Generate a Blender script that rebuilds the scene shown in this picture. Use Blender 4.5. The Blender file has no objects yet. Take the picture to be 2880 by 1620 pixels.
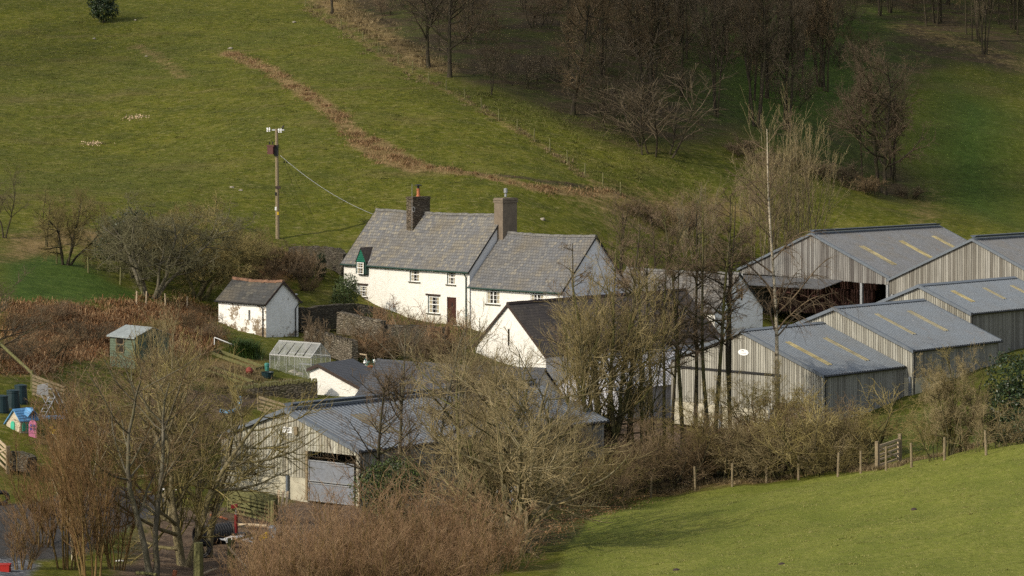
import bpy, math, random
import numpy as np
from mathutils import Vector, Matrix
SC = bpy.context.scene
COL = SC.collection
R = math.radians
# ------------------------------------------------------------------ camera
F, CX, HY, CH = 7600.0, 1440.0, 300.0, 20.0
cam_d = bpy.data.cameras.new('camera'); cam = bpy.data.objects.new('camera', cam_d); COL.objects.link(cam)
cam.location = (0, 0, CH); cam.rotation_euler = (R(90), 0, 0)
cam_d.sensor_width = 36; cam_d.lens = F / 2880 * 36; cam_d.shift_y = -(810 - HY) / 2880
cam_d.clip_start = 1; cam_d.clip_end = 3000
SC.camera = cam
SC.view_settings.view_transform = 'Standard'; SC.view_settings.look = 'None'
SC.view_settings.exposure = 0; SC.view_settings.gamma = 1
SC.cycles.sample_clamp_indirect = 1.0; SC.cycles.max_bounces = 5; SC.cycles.diffuse_bounces = 2; SC.cycles.glossy_bounces = 2
SC.cycles.transparent_max_bounces = 24; SC.cycles.transmission_bounces = 3
SC.cycles.use_denoising = False

def at(x, y, d):            # a sight line of the photograph at a chosen distance -> a point of the place
    return Vector(((x - CX) / F * d, d, CH - (y - HY) / F * d))

# ------------------------------------------------------------------ light
SUN_AZ = Vector((-0.81, -0.59)).normalized(); SUN_EL = R(32)
sun_dir = Vector((SUN_AZ.x * math.cos(SUN_EL), SUN_AZ.y * math.cos(SUN_EL), math.sin(SUN_EL)))
sl = bpy.data.lights.new('sun', 'SUN'); so = bpy.data.objects.new('sun', sl); COL.objects.link(so)
sl.energy = 3.45; sl.angle = R(0.6); sl.color = (1, 0.90, 0.73)
so.rotation_euler = sun_dir.to_track_quat('Z', 'Y').to_euler(); so.location = (-60, 40, 120)
W = bpy.data.worlds.new('World'); SC.world = W; W.use_nodes = True
wn = W.node_tree
sky = wn.nodes.new('ShaderNodeTexSky'); sky.sky_type = 'NISHITA'; sky.sun_disc = False
sky.sun_elevation = SUN_EL; sky.sun_rotation = math.atan2(SUN_AZ.x, SUN_AZ.y)
sky.air_density = 1.2; sky.dust_density = 2.0; sky.altitude = 150
bg = wn.nodes['Background']; bg.inputs[1].default_value = 0.165
hs = wn.nodes.new('ShaderNodeHueSaturation'); hs.inputs['Saturation'].default_value = .38   # thin bright cloud over the blue
wn.links.new(sky.outputs[0], hs.inputs['Color']); wn.links.new(hs.outputs[0], bg.inputs[0])

# ------------------------------------------------------------------ object helpers
def tag(o, label=None, cat=None, group=None, kind=None):
    if label: o['label'] = label
    if cat: o['category'] = cat
    if group: o['group'] = group
    if kind: o['kind'] = kind
    return o
def thing(name, label, cat, loc=(0, 0, 0), rz=0.0, group=None):
    o = bpy.data.objects.new(name, None); COL.objects.link(o)
    o.location = loc; o.rotation_euler = (0, 0, rz); o.empty_display_size = .3
    return tag(o, label, cat, group)

def np_mesh(name, V, Q, mats, T=None, uv=None, attrs=None, smooth=False, midx=None):
    """V (n,3); Q (m,4) quads and/or T (k,3) triangles"""
    me = bpy.data.meshes.new(name)
    V = np.asarray(V, np.float32)
    parts, starts, n = [], [], 0
    if Q is not None and len(Q):
        Q = np.asarray(Q, np.int32); parts.append(Q.ravel()); starts.append(np.arange(len(Q)) * 4); n = len(Q) * 4
    if T is not None and len(T):
        T = np.asarray(T, np.int32); parts.append(T.ravel()); starts.append(n + np.arange(len(T)) * 3)
    li = np.concatenate(parts); st = np.concatenate(starts).astype(np.int32)
    me.vertices.add(len(V)); me.vertices.foreach_set('co', V.ravel())
    me.loops.add(len(li)); me.loops.foreach_set('vertex_index', li)
    me.polygons.add(len(st)); me.polygons.foreach_set('loop_start', st)
    if smooth: me.polygons.foreach_set('use_smooth', np.ones(len(st), bool))
    for m in (mats if isinstance(mats, (list, tuple)) else [mats]): me.materials.append(m)
    if midx is not None: me.polygons.foreach_set('material_index', np.asarray(midx, np.int32))
    if attrs:
        for k, a in attrs.items():
            a = np.asarray(a, np.float32)
            if a.ndim == 1:
                at_ = me.attributes.new(k, 'FLOAT', 'POINT'); at_.data.foreach_set('value', a)
            else:
                at_ = me.attributes.new(k, 'FLOAT_COLOR', 'POINT')
                at_.data.foreach_set('color', np.concatenate([a, np.ones((len(a), 1), np.float32)], 1).ravel())
    me.update(calc_edges=True)
    if uv is not None:
        l = me.uv_layers.new(name='UVMap'); l.data.foreach_set('uv', np.asarray(uv, np.float32).ravel())
    return me
def link(name, me, parent=None, loc=None, rz=None):
    o = bpy.data.objects.new(name, me); COL.objects.link(o)
    if parent is not None: o.parent = parent
    if loc is not None: o.location = loc
    if rz is not None: o.rotation_euler = (0, 0, rz)
    return o

class MB:
    """collects faces; world coordinates unless built with an origin"""
    def __init__(s): s.v, s.f, s.uv, s.t, s.m, s.cur, s.tint = [], [], [], [], [], 0, 0.5
    def face(s, pts, uvs=None):
        b = len(s.v)
        for p in pts: s.v.append(tuple(p)); s.t.append(s.tint)
        s.f.append(tuple(range(b, b + len(pts)))); s.m.append(s.cur)
        if uvs is None:
            p0 = Vector(pts[0]); e = (Vector(pts[1]) - p0)
            e = e.normalized() if e.length > 1e-6 else Vector((1, 0, 0))
            n = e.cross(Vector(pts[-1]) - p0)
            n = n.normalized() if n.length > 1e-9 else Vector((0, 0, 1))
            g = n.cross(e); uvs = [((Vector(p) - p0).dot(e), (Vector(p) - p0).dot(g)) for p in pts]
        s.uv += list(uvs)
    def prism(s, bottom, top, caps=True):
        n = len(bottom)
        for i in range(n):
            j = (i + 1) % n; s.face([bottom[i], bottom[j], top[j], top[i]])
        if caps: s.face(list(top)); s.face(list(reversed(bottom)))
    def slab(s, a, b, c, d, off):
        """quad a,b,c,d with thickness vector off"""
        o = Vector(off); q = [Vector(p) for p in (a, b, c, d)]; r = [p + o for p in q]
        s.face(q); s.face(r[::-1])
        for i in range(4):
            j = (i + 1) % 4; s.face([q[j], q[i], r[i], r[j]])
    def box(s, c, sx, sy, sz, ex=(1, 0, 0), ey=(0, 1, 0), ez=(0, 0, 1)):
        c = Vector(c); ex = Vector(ex) * sx / 2; ey = Vector(ey) * sy / 2; ez = Vector(ez) * sz / 2
        lo = [c - ex - ey - ez, c + ex - ey - ez, c + ex + ey - ez, c - ex + ey - ez]
        s.prism(lo, [p + ez * 2 for p in lo])
    def bar(s, p, q, w, h=None, up=(0, 0, 1)):
        p, q = Vector(p), Vector(q); d = q - p; L = d.length
        if L < 1e-6: return
        d /= L; u = Vector(up)
        if abs(d.dot(u)) > .98: u = Vector((0, 1, 0))
        x = d.cross(u).normalized(); y = x.cross(d).normalized()
        s.box((p + q) / 2, w, L, (h or w), x, d, y)
    def tube(s, pts, rad, n=6, caps=True):
        pts = [Vector(p) for p in pts]
        rr = rad if isinstance(rad, (list, tuple)) else [rad] * len(pts)
        rings = []
        for i, p in enumerate(pts):
            d = (pts[min(i + 1, len(pts) - 1)] - pts[max(i - 1, 0)]).normalized()
            u = Vector((0, 0, 1)) if abs(d.z) < .9 else Vector((1, 0, 0))
            x = d.cross(u).normalized(); y = x.cross(d)
            rings.append([p + (x * math.cos(2 * math.pi * k / n) + y * math.sin(2 * math.pi * k / n)) * rr[i] for k in range(n)])
        for a, b in zip(rings, rings[1:]):
            for k in range(n): s.face([a[k], a[(k + 1) % n], b[(k + 1) % n], b[k]])
        if caps: s.face(rings[0][::-1]); s.face(rings[-1])
    def lathe(s, c, prof, n=14):
        c = Vector(c)
        rings = [[c + Vector((r * math.cos(2 * math.pi * k / n), r * math.sin(2 * math.pi * k / n), z)) for k in range(n)] for r, z in prof]
        for a, b in zip(rings, rings[1:]):
            for k in range(n): s.face([a[k], a[(k + 1) % n], b[(k + 1) % n], b[k]])
        s.face(rings[0][::-1]); s.face(rings[-1])
    def build(s, name, mats, parent=None, smooth=False, merge=True):
        org = parent.matrix_world.translation if parent is not None else Vector((0, 0, 0))
        off = Vector((0, 0, 0)); p = parent
        while p is not None: off += Vector(p.location); p = p.parent
        me = bpy.data.meshes.new(name)
        me.from_pydata([(x - off.x, y - off.y, z - off.z) for x, y, z in s.v], [], s.f)
        for m in (mats if isinstance(mats, (list, tuple)) else [mats]): me.materials.append(m)
        me.polygons.foreach_set('material_index', s.m)
        l = me.uv_layers.new(name='UVMap'); l.data.foreach_set('uv', np.array(s.uv, np.float32).ravel())
        a = me.attributes.new('tint', 'FLOAT', 'POINT'); a.data.foreach_set('value', s.t)
        if smooth: me.polygons.foreach_set('use_smooth', [True] * len(s.f))
        me.update(); o = link(name, me, parent)
        return o

# ------------------------------------------------------------------ materials
class N:
    def __init__(s, name, rough=.9, spec=.25):
        s.m = bpy.data.materials.new(name); s.m.use_nodes = True; s.t = s.m.node_tree
        s.b = s.t.nodes['Principled BSDF']; s.b.inputs['Roughness'].default_value = rough
        s.b.inputs['Specular IOR Level'].default_value = spec
    def n(s, typ, **kw):
        x = s.t.nodes.new('ShaderNode' + typ)
        for k, v in kw.items(): setattr(x, k, v)
        return x
    def put(s, sock, v):
        if isinstance(v, bpy.types.NodeSocket): s.t.links.new(v, sock)
        elif isinstance(v, (tuple, list)) and len(v) == 3 and sock.type == 'RGBA': sock.default_value = (*v, 1)
        else: sock.default_value = v
    def geo(s): return s.n('NewGeometry').outputs['Position']
    def obj(s): return s.n('TexCoord').outputs['Object']
    def uvc(s): return s.n('UVMap').outputs['UV']
    def attr(s, k, out='Fac'): x = s.n('Attribute'); x.attribute_name = k; return x.outputs[out]
    def rnd(s): return s.n('ObjectInfo').outputs['Random']
    def mapv(s, v, sc=(1, 1, 1), rot=(0, 0, 0)):
        x = s.n('Mapping'); s.put(x.inputs[0], v); x.inputs['Scale'].default_value = sc; x.inputs['Rotation'].default_value = rot; return x.outputs[0]
    def noise(s, v, scale, detail=4, rough=.55, out='Fac'):
        x = s.n('TexNoise'); s.put(x.inputs['Vector'], v); x.inputs['Scale'].default_value = scale
        x.inputs['Detail'].default_value = detail; x.inputs['Roughness'].default_value = rough; return x.outputs[out]
    def vor(s, v, scale, out='Distance', feature='F1'):
        x = s.n('TexVoronoi'); x.feature = feature; s.put(x.inputs['Vector'], v); x.inputs['Scale'].default_value = scale; return x.outputs[out]
    def ramp(s, f, stops, interp='LINEAR'):
        x = s.n('ValToRGB'); x.color_ramp.interpolation = interp; e = x.color_ramp.elements
        while len(e) < len(stops): e.new(.5)
        for i, (p, c) in enumerate(stops):
            e[i].position = p; e[i].color = (c, c, c, 1) if isinstance(c, (int, float)) else (*c, 1)
        s.put(x.inputs[0], f); return x.outputs[0]
    def mix(s, f, a, b, typ='MIX'):
        x = s.n('Mix', data_type='RGBA', blend_type=typ); s.put(x.inputs[0], f); s.put(x.inputs[6], a); s.put(x.inputs[7], b); return x.outputs[2]
    def math(s, op, a, b=0.0, c=None, clamp=False):
        x = s.n('Math', operation=op); x.use_clamp = clamp; s.put(x.inputs[0], a); s.put(x.inputs[1], b)
        if c is not None: s.put(x.inputs[2], c)
        return x.outputs[0]
    def sep(s, v): x = s.n('SeparateXYZ'); s.put(x.inputs[0], v); return x.outputs
    def bump(s, h, strength=.5, dist=.05):
        x = s.n('Bump'); s.put(x.inputs['Height'], h); x.inputs['Strength'].default_value = strength; x.inputs['Distance'].default_value = dist
        s.t.links.new(x.outputs[0], s.b.inputs['Normal'])
    def col(s, c): s.put(s.b.inputs['Base Color'], c); return s.m
    def hsv(s, c, v, sat=1.0):
        x = s.n('HueSaturation'); s.put(x.inputs['Color'], c); s.put(x.inputs['Value'], v); s.put(x.inputs['Saturation'], sat); return x.outputs[0]

def plain(name, c, rough=.7, metal=0.0, var=.12, scale=6, spec=.3):
    n = N(name, rough, spec); n.b.inputs['Metallic'].default_value = metal
    f = n.noise(n.obj(), scale, 5)
    a = tuple(max(0, k * (1 - var)) for k in c); b = tuple(min(1, k * (1 + var)) for k in c)
    n.bump(f, .15, .01)
    return n.col(n.ramp(f, [(.3, a), (.7, b)]))

def m_white(name, stone=0.0, base=(.86, .84, .79), cell=(3.2, 3.2, 6.5)):
    n = N(name, .9, .15); p = n.obj()
    big = n.noise(p, .9, 5); fine = n.noise(p, 9, 5)
    c = n.ramp(fine, [(.25, tuple(k * .9 for k in base)), (.6, base)])
    c = n.mix(n.ramp(big, [(.52, 0.0), (.75, .28)]), c, (.55, .52, .45))
    cells = n.vor(n.mapv(p, cell), 1.0, 'Distance', 'DISTANCE_TO_EDGE')
    crack = n.ramp(cells, [(.02, 1.0), (.10, 0.0)])
    h = n.math('ADD', n.math('MULTIPLY', n.ramp(cells, [(0, 0.0), (.2, 1.0)]), .6), n.math('MULTIPLY', n.noise(p, 5, 5), .8))
    if stone:
        cellc = n.vor(n.mapv(p, cell), 1.0, 'Color')
        sc = n.ramp(n.sep(cellc)[0], [(0, (.16, .12, .08)), (.5, (.26, .20, .13)), (1, (.33, .28, .22))])
        # limewash worn away: most round the low corner, least high up
        zz = n.sep(p)[2]
        wear = n.math('ADD', n.noise(p, 1.1, 4), n.math('MULTIPLY', n.noise(p, 7, 4), .45))
        wear = n.math('ADD', wear, n.math('MULTIPLY', zz, -.055))
        f = n.ramp(wear, [(.86 - stone * .22, 0.0), (.92 - stone * .22, 1.0)])
        c = n.mix(f, c, sc)
        c = n.mix(n.math('MULTIPLY', crack, n.ramp(wear, [(.6, 0.0), (.8, .6)])), c, (.16, .135, .10))
    else:
        c = n.mix(n.math('MULTIPLY', crack, n.math('MULTIPLY', n.ramp(n.noise(p, 2.5, 4), [(.42, 0.0), (.65, 1.0)]), .4)), c, (.5, .46, .38))
    zz2 = n.sep(p)[2]
    st = n.noise(n.mapv(p, (2.2, 2.2, .22)), 1.0, 5, .7)
    c = n.mix(n.ramp(st, [(.56, 0.0), (.74, .35)]), c, (.50, .46, .37))
    low = n.ramp(n.math('ADD', zz2, n.math('MULTIPLY', n.noise(p, 1.6, 4), .9)), [(.25, .75), (.95, 0.0)])
    c = n.mix(low, c, (.40, .37, .27))
    n.bump(h, .35, .03)
    return n.col(c)

def m_slate(name, cols, row=.26, wid=.30, moss=.3, rust=0.0):
    n = N(name, .75, .3); uv = n.uvc()
    uvw = n.n('VectorMath', operation='ADD'); n.put(uvw.inputs[0], uv)
    wob = n.n('VectorMath', operation='SCALE'); n.put(wob.inputs[0], n.noise(uv, 1.3, 3, out='Color')); wob.inputs['Scale'].default_value = .03
    n.put(uvw.inputs[1], wob.outputs[0])
    b = n.n('TexBrick'); n.put(b.inputs['Vector'], uvw.outputs[0])
    b.inputs['Scale'].default_value = 1; b.inputs['Brick Width'].default_value = wid; b.inputs['Row Height'].default_value = row
    b.inputs['Mortar Size'].default_value = .016; b.inputs['Mortar Smooth'].default_value = .1; b.inputs['Bias'].default_value = 0
    n.put(b.inputs['Color1'], (0, 0, 0)); n.put(b.inputs['Color2'], (1, 1, 1)); n.put(b.inputs['Mortar'], (.5, .5, .5))
    b.offset = .5
    st = [(i / (len(cols) - 1), c) for i, c in enumerate(cols)]
    c = n.ramp(b.outputs['Color'], st)
    c = n.mix(n.ramp(n.noise(uv, 5, 5), [(.35, 0.0), (.75, .5)]), c, n.hsv(c, 1.35, .8), 'MIX')
    c = n.mix(n.ramp(n.noise(uv, .35, 4), [(.45, 0.0), (.7, moss)]), c, (.15, .125, .085))
    if rust:
        c = n.mix(n.ramp(n.noise(uv, .55, 5, .7), [(.69, 0.0), (.72, rust)]), c, (.30, .13, .06))
    edge = n.math('MULTIPLY', b.outputs['Fac'], .75)
    c = n.mix(edge, c, (.035, .033, .03))
    # each course lips over the one below
    y = n.sep(uvw.outputs[0])[1]
    fr = n.math('FRACT', n.math('DIVIDE', y, row))
    n.bump(n.math('SUBTRACT', n.math('MULTIPLY', n.math('SUBTRACT', 1.0, fr), 1.0), b.outputs['Fac']), .6, .03)
    return n.col(c)

def m_stone(name, cols, scale=(3.4, 3.4, 10), moss=.4):
    n = N(name, .95, .15); p = n.obj()
    wob = n.n('VectorMath', operation='ADD'); n.put(wob.inputs[0], n.mapv(p, scale))
    w2 = n.n('VectorMath', operation='SCALE'); n.put(w2.inputs[0], n.noise(p, 2.2, 3, out='Color')); w2.inputs['Scale'].default_value = .8
    n.put(wob.inputs[1], w2.outputs[0]); v = wob.outputs[0]
    e = n.vor(v, 1.0, 'Distance', 'DISTANCE_TO_EDGE'); cc = n.sep(n.vor(v, 1.0, 'Color'))[0]
    c = n.ramp(cc, [(i / (len(cols) - 1), k) for i, k in enumerate(cols)])
    c = n.mix(n.ramp(n.noise(p, 9, 5), [(.35, 0.0), (.8, .5)]), c, n.hsv(c, 1.6, .8))
    c = n.mix(n.ramp(e, [(.02, .8), (.10, 0.0)]), c, (.03, .025, .018))
    c = n.mix(n.ramp(n.noise(p, 1.0, 5), [(.5, 0.0), (.7, moss)]), c, (.07, .075, .025))
    n.bump(n.ramp(e, [(0, 0.0), (.22, 1.0)]), .9, .08)
    return n.col(c)

def m_board(name, cols, streak=.5):
    """weathered vertical boards, each with its own tint"""
    n = N(name, .85, .2); p = n.obj(); t = n.attr('tint')
    g = n.noise(n.mapv(p, (9, 9, .35)), 1.0, 5, .65)
    c = n.ramp(t, [(i / (len(cols) - 1), k) for i, k in enumerate(cols)])
    c = n.mix(n.ramp(g, [(.38, streak), (.62, 0.0)]), c, n.hsv(c, .42, .9))
    c = n.mix(n.ramp(n.noise(p, .5, 4), [(.5, 0.0), (.75, .35)]), c, n.hsv(c, .6, 1.1))
    kn = n.vor(n.mapv(p, (8, 8, 2.2)), 1.0)
    c = n.mix(n.ramp(kn, [(.06, .7), (.12, 0.0)]), c, (.05, .035, .02))
    n.bump(g, .3, .01)
    return n.col(c)

def m_sheet(name, c, dirt=.25, metal=0.0, rough=.5):
    n = N(name, rough, .35); p = n.obj(); n.b.inputs['Metallic'].default_value = metal
    f = n.noise(p, .55, 6, .65); g = n.noise(p, 6, 5); uv = n.uvc()
    k = n.ramp(g, [(.3, tuple(q * .84 for q in c)), (.7, tuple(q * 1.1 for q in c))])
    k = n.mix(n.ramp(f, [(.42, 0.0), (.72, dirt * 1.3)]), k, (.15, .135, .11))
    st = n.noise(n.mapv(p, (1.6, 1.6, .15)), 1.0, 5, .7); k = n.mix(n.ramp(st, [(.5, 0.0), (.7, dirt)]), k, n.hsv(k, .6))
    k = n.mix(n.ramp(n.noise(p, 1.1, 5, .7), [(.62, 0.0), (.72, dirt * 1.4)]), k, (.20, .12, .07))
    sp = n.vor(p, 1.1); k = n.mix(n.ramp(sp, [(.04, .35), (.07, 0.0)]), k, (.4, .38, .34))
    k = n.mix(n.ramp(n.attr('tint'), [(.05, .62), (.42, 0.0)]), k, n.hsv(k, .45))      # shade painted into the troughs so the ribs stand out
    return n.col(k)

M = {}
M['wash'] = m_white('whitewash', 0, (.80, .78, .73))
M['wash_stone'] = m_white('worn_limewash', .92, cell=(4.5, 4.5, 10))
M['wash_thin'] = m_white('thin_limewash', .55, (.84, .84, .83), (5, 5, 10))
M['wash_skylit'] = m_white('skylit_limewash', 0, (.88, .885, .90))  # sky fill on the shaded gable put into a whiter, bluer wash
M['render_grey'] = m_white('patchy_render', .34, (.80, .80, .81))
M['slate_house'] = m_slate('house_slate', [(.098, .099, .104), (.15, .147, .145), (.118, .12, .127), (.185, .172, .148), (.132, .134, .14), (.23, .205, .155), (.152, .148, .145)], .29, .27, .7, .9)
M['slate_wing'] = m_slate('wing_slate', [(.092, .094, .10), (.135, .133, .134), (.112, .114, .12), (.165, .156, .14), (.125, .127, .133), (.205, .183, .145)], .28, .27, .7)
M['slate_dark'] = m_slate('dark_slate', [(.040, .033, .030), (.062, .050, .045), (.05, .042, .04), (.08, .066, .056)], .26, .3, .35)
M['slate_old'] = m_slate('old_slate', [(.09, .085, .08), (.16, .15, .14), (.12, .115, .11), (.22, .2, .17)], .28, .34, .5)
M['slate_shed'] = m_slate('mossy_slate', [(.042, .042, .04), (.062, .062, .06), (.052, .053, .053), (.10, .092, .075)], .28, .36, .8)
M['slate_new'] = m_slate('new_slate', [(.058, .063, .075), (.068, .073, .086), (.062, .068, .08)], .2, .25, .05)
M['stone'] = m_stone('rubble_stone', [(.05, .042, .032), (.10, .085, .062), (.075, .066, .052), (.14, .12, .09)])
M['stone_pale'] = m_stone('pale_rubble', [(.11, .09, .065), (.18, .148, .108), (.14, .118, .086), (.22, .19, .145)], moss=.2)
M['brick_dark'] = m_stone('chimney_stone', [(.10, .075, .052), (.17, .13, .092), (.13, .10, .075), (.22, .18, .13)], (3.5, 3.5, 9), .3)
M['render_brown'] = plain('brown_render', (.17, .135, .10), .9, 0, .2, 3)
M['board_b1'] = m_board('pale_boards', [(.37, .35, .265), (.48, .46, .365), (.28, .25, .19), (.53, .515, .43), (.33, .30, .23), (.46, .43, .335)], .65)
M['board_b2'] = m_board('olive_boards', [(.31, .295, .245), (.41, .395, .335), (.25, .235, .195), (.45, .435, .375), (.35, .335, .28)], .6)
M['board_grey'] = m_board('grey_boards', [(.17, .16, .148), (.25, .238, .222), (.12, .108, .10), (.30, .29, .27), (.205, .192, .178)], .6)
M['board_grey2'] = m_board('silver_boards', [(.23, .215, .185), (.32, .305, .265), (.17, .155, .13), (.37, .355, .315), (.27, .25, .215)], .6)
M['board_dark'] = m_board('side_boards', [(.26, .25, .22), (.34, .33, .30), (.21, .20, .18), (.38, .37, .33)], .5)
M['concrete'] = plain('concrete_panel', (.42, .39, .30), .9, 0, .18, 2)
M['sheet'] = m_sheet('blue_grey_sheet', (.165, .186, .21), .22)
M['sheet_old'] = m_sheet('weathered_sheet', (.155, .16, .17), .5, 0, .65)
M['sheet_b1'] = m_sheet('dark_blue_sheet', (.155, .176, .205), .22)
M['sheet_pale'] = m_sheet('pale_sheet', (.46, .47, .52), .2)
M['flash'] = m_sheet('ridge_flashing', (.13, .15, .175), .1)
M['rooflight'] = plain('yellowed_rooflight', (.32, .265, .13), .6, 0, .4, 1.6)
M['rooflight_brown'] = plain('mossy_rooflight', (.15, .12, .065), .6, 0, .3, 3)
M['black'] = plain('black_paint', (.018, .018, .018), .5)
M['dark'] = plain('dark_recess', (.01, .009, .008), .95)
M['green_paint'] = plain('dark_green_paint', (.02, .05, .04), .5)
M['green_board'] = plain('green_boarding', (.012, .12, .075), .55)
M['white_paint'] = plain('white_paint', (.82, .82, .8), .45, 0, .04)
M['brown_door'] = plain('brown_door_paint', (.055, .022, .015), .5)
M['wood'] = plain('bare_timber', (.21, .165, .10), .85, 0, .3, 9)
M['wood_moss'] = plain('mossy_timber', (.13, .125, .05), .9, 0, .35, 7)
M['wood_pale'] = plain('pale_timber', (.42, .33, .22), .85, 0, .25, 9)
M['barge'] = plain('brown_bargeboard', (.045, .03, .024), .7)
M['terracotta'] = plain('terracotta', (.36, .13, .06), .8, 0, .25, 5)
M['ridge_red'] = plain('red_ridge_tile', (.19, .105, .065), .85, 0, .5, 2.2)
M['ridge_grey'] = plain('grey_ridge_tile', (.14, .135, .125), .85, 0, .35, 4)
M['steel'] = plain('galvanised_steel', (.30, .31, .32), .5, .3, .15)
M['maroon'] = plain('maroon_cladding', (.085, .042, .036), .8, 0, .5, 1.5)
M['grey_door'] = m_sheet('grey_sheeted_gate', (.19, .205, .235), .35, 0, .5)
def m_glass():
    n = N('window_glass', .08, .5); n.col(n.ramp(n.noise(n.obj(), 1.2, 3), [(.35, (.012, .012, .014)), (.65, (.05, .045, .035))])); return n.m
M['glass'] = m_glass()
# ------------------------------------------------------------------ terrain
CTRL = [  # photo sight line, distance: where each place on the ground is
 (2880,1620,86),(2500,1620,88),(2200,1620,93),(1900,1620,98),(1660,1620,104),(1640,1520,122),(2490,1310,141),(2880,1240,127),(1830,1400,145),(2100,1366,144),
 (2600,1450,112),(2200,1480,116),(2880,1400,104),(2300,1340,143),(2700,1275,134),
 (250,1620,108),(0,1620,104),(0,1420,120),(61,1215,138),(560,1620,112),(900,1620,108),(1200,1620,106),(1465,1560,112),
 (870,1400,137),(640,1385,146),(720,1440,131),(665,1480,124),(300,1400,128),(400,1300,138),(250,1250,140),(1727,1345,150),(1300,1420,140),(1500,1400,142),
 (1980,1255,158),(2186,1228,157),(2317,1196,165),(1888,1215,172),(2450,1180,165),(2567,1085,174),(2730,1010,182),(2880,1020,175),(2760,1150,160),(2600,1180,158),(2450,1240,150),
 (890,1058,177),(760,1040,178),(500,1060,168),(325,1022,160),(60,1140,143),(200,1100,148),(600,1130,165),(755,955,190),(640,905,196),(850,930,193),(820,1140,161),(740,1190,157),(560,1220,152),
 (1320,912,200),(1100,900,206),(980,940,194),(1050,985,187),(1200,1000,184),(1330,1020,180),(940,1010,184),
 (1537,1060,187),(1740,1110,190),(1640,1160,170),(1990,1000,203),(2172,985,215),(2420,960,226),(2300,950,240),(2650,930,228),(2880,940,220),
 (960,838,207),(883,740,216),(780,672,224),(700,760,208),(1100,660,226),(1440,615,230),(1560,600,236),(1750,560,246),(2100,620,256),(2300,640,258),(2600,612,264),(2880,650,266),
 (560,690,212),(420,832,194),(300,775,197),(0,800,186),(150,720,206),(0,905,174),(200,900,178),(420,920,180),(0,1010,158),(120,1040,154),(0,650,212),(180,640,216),
 (0,560,226),(400,600,224),(400,420,262),(800,330,266),(1200,400,256),(1500,520,242),(1740,480,258),
 (0,300,282),(0,0,345),(800,0,350),(1100,200,292),(1440,310,272),(1610,325,276),(1840,430,264),(2115,350,284),(2490,545,280),(2880,400,300),(2880,150,345),(2100,100,335),(1500,60,325),(2650,300,312),(500,200,300),
 (1440,-250,420),(0,-300,430),(2880,-200,430),(-500,500,240),(-500,100,330),(-400,1000,160),(-400,1500,112),(3300,600,290),(3300,200,350),(3300,1100,160),(3300,1500,92),
]
EXTRA = [(0, 8, 17.6), (0, 30, 12.2), (0, 60, 6.0), (-25, 60, 5.5), (25, 60, 8), (60, 100, 12), (-60, 100, 6), (-90, 200, 22), (90, 200, 18), (0, 520, 82), (-120, 500, 86), (120, 500, 84), (-140, 330, 48), (140, 330, 46), (0, 700, 110), (-200, 700, 115), (200, 700, 115), (-30, 10, 17), (30, 10, 17.5)]
_cp = np.array([tuple(at(*c)) for c in CTRL] + EXTRA)
_C2 = 6.0
def _phi(r2): return np.sqrt(r2 + _C2 * _C2)
_n = len(_cp)
_A = np.zeros((_n + 3, _n + 3)); _d2 = ((_cp[:, None, :2] - _cp[None, :, :2]) ** 2).sum(-1)
_A[:_n, :_n] = _phi(_d2) - np.eye(_n) * 1.2
_A[:_n, _n] = 1; _A[:_n, _n + 1:] = _cp[:, :2]; _A[_n:, :_n] = _A[:_n, _n:].T
_w = np.linalg.solve(_A, np.concatenate([_cp[:, 2], np.zeros(3)]))
def hz(X, Y):
    X = np.asarray(X, float); Y = np.asarray(Y, float); sh = X.shape; x, y = X.ravel(), Y.ravel()
    out = np.empty(len(x))
    for i in range(0, len(x), 20000):
        a, b = x[i:i + 20000], y[i:i + 20000]
        r2 = (a[:, None] - _cp[None, :, 0]) ** 2 + (b[:, None] - _cp[None, :, 1]) ** 2
        out[i:i + 20000] = _phi(r2) @ _w[:_n] + _w[_n] + a * _w[_n + 1] + b * _w[_n + 2]
    out += .10 * np.sin(x * .9 + 1.3 * np.sin(y * .31)) * np.sin(y * .55 + 1.1 * np.sin(x * .23)) + .05 * np.sin(x * 2.1 + y * 1.3) * np.sin(y * 1.7 - x * .6)
    return out.reshape(sh)
def gz(x, y): return float(hz(np.array([x]), np.array([y]))[0])
def ground(px, py, dmin=70.0):
    """where the sight line through a photo pixel meets the ground"""
    d = np.arange(dmin, 430, .4); X = (px - CX) / F * d; Z = CH - (py - HY) / F * d
    below = Z < hz(X, d); i = int(np.argmax(below)) if below.any() else len(d) - 1
    D = d[i]; return Vector(((px - CX) / F * D, D, gz((px - CX) / F * D, D)))
def onground(px, d):
    X = (px - CX) / F * d; return Vector((X, d, gz(X, d)))

def seg_dist(P, poly, closed=False):
    d = np.full(len(P), 1e9); n = len(poly)
    for i in range(n if closed else n - 1):
        a, b = poly[i], poly[(i + 1) % n]; ab = b - a; t = np.clip(((P - a) @ ab) / max(1e-9, ab @ ab), 0, 1)
        d = np.minimum(d, np.hypot(*(P - a - t[:, None] * ab).T))
    return d
def inside(P, poly):
    x, y = P.T; r = np.zeros(len(P), bool); n = len(poly)
    for i in range(n):
        (x1, y1), (x2, y2) = poly[i], poly[(i + 1) % n]
        c = ((y1 > y) != (y2 > y)); r ^= c & (x < (x2 - x1) * (y - y1) / (y2 - y1 + 1e-12) + x1)
    return r
def gpoly(pts): return np.array([tuple(ground(*p)[:2]) if len(p) == 2 else tuple(onground(p[0], p[2])[:2]) for p in pts])
def area(P, pts, soft=2.0):
    poly = gpoly(pts); d = seg_dist(P, poly, True); s = np.where(inside(P, poly), d, -d)
    return np.clip(.5 + s / (2 * soft), 0, 1)
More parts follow.
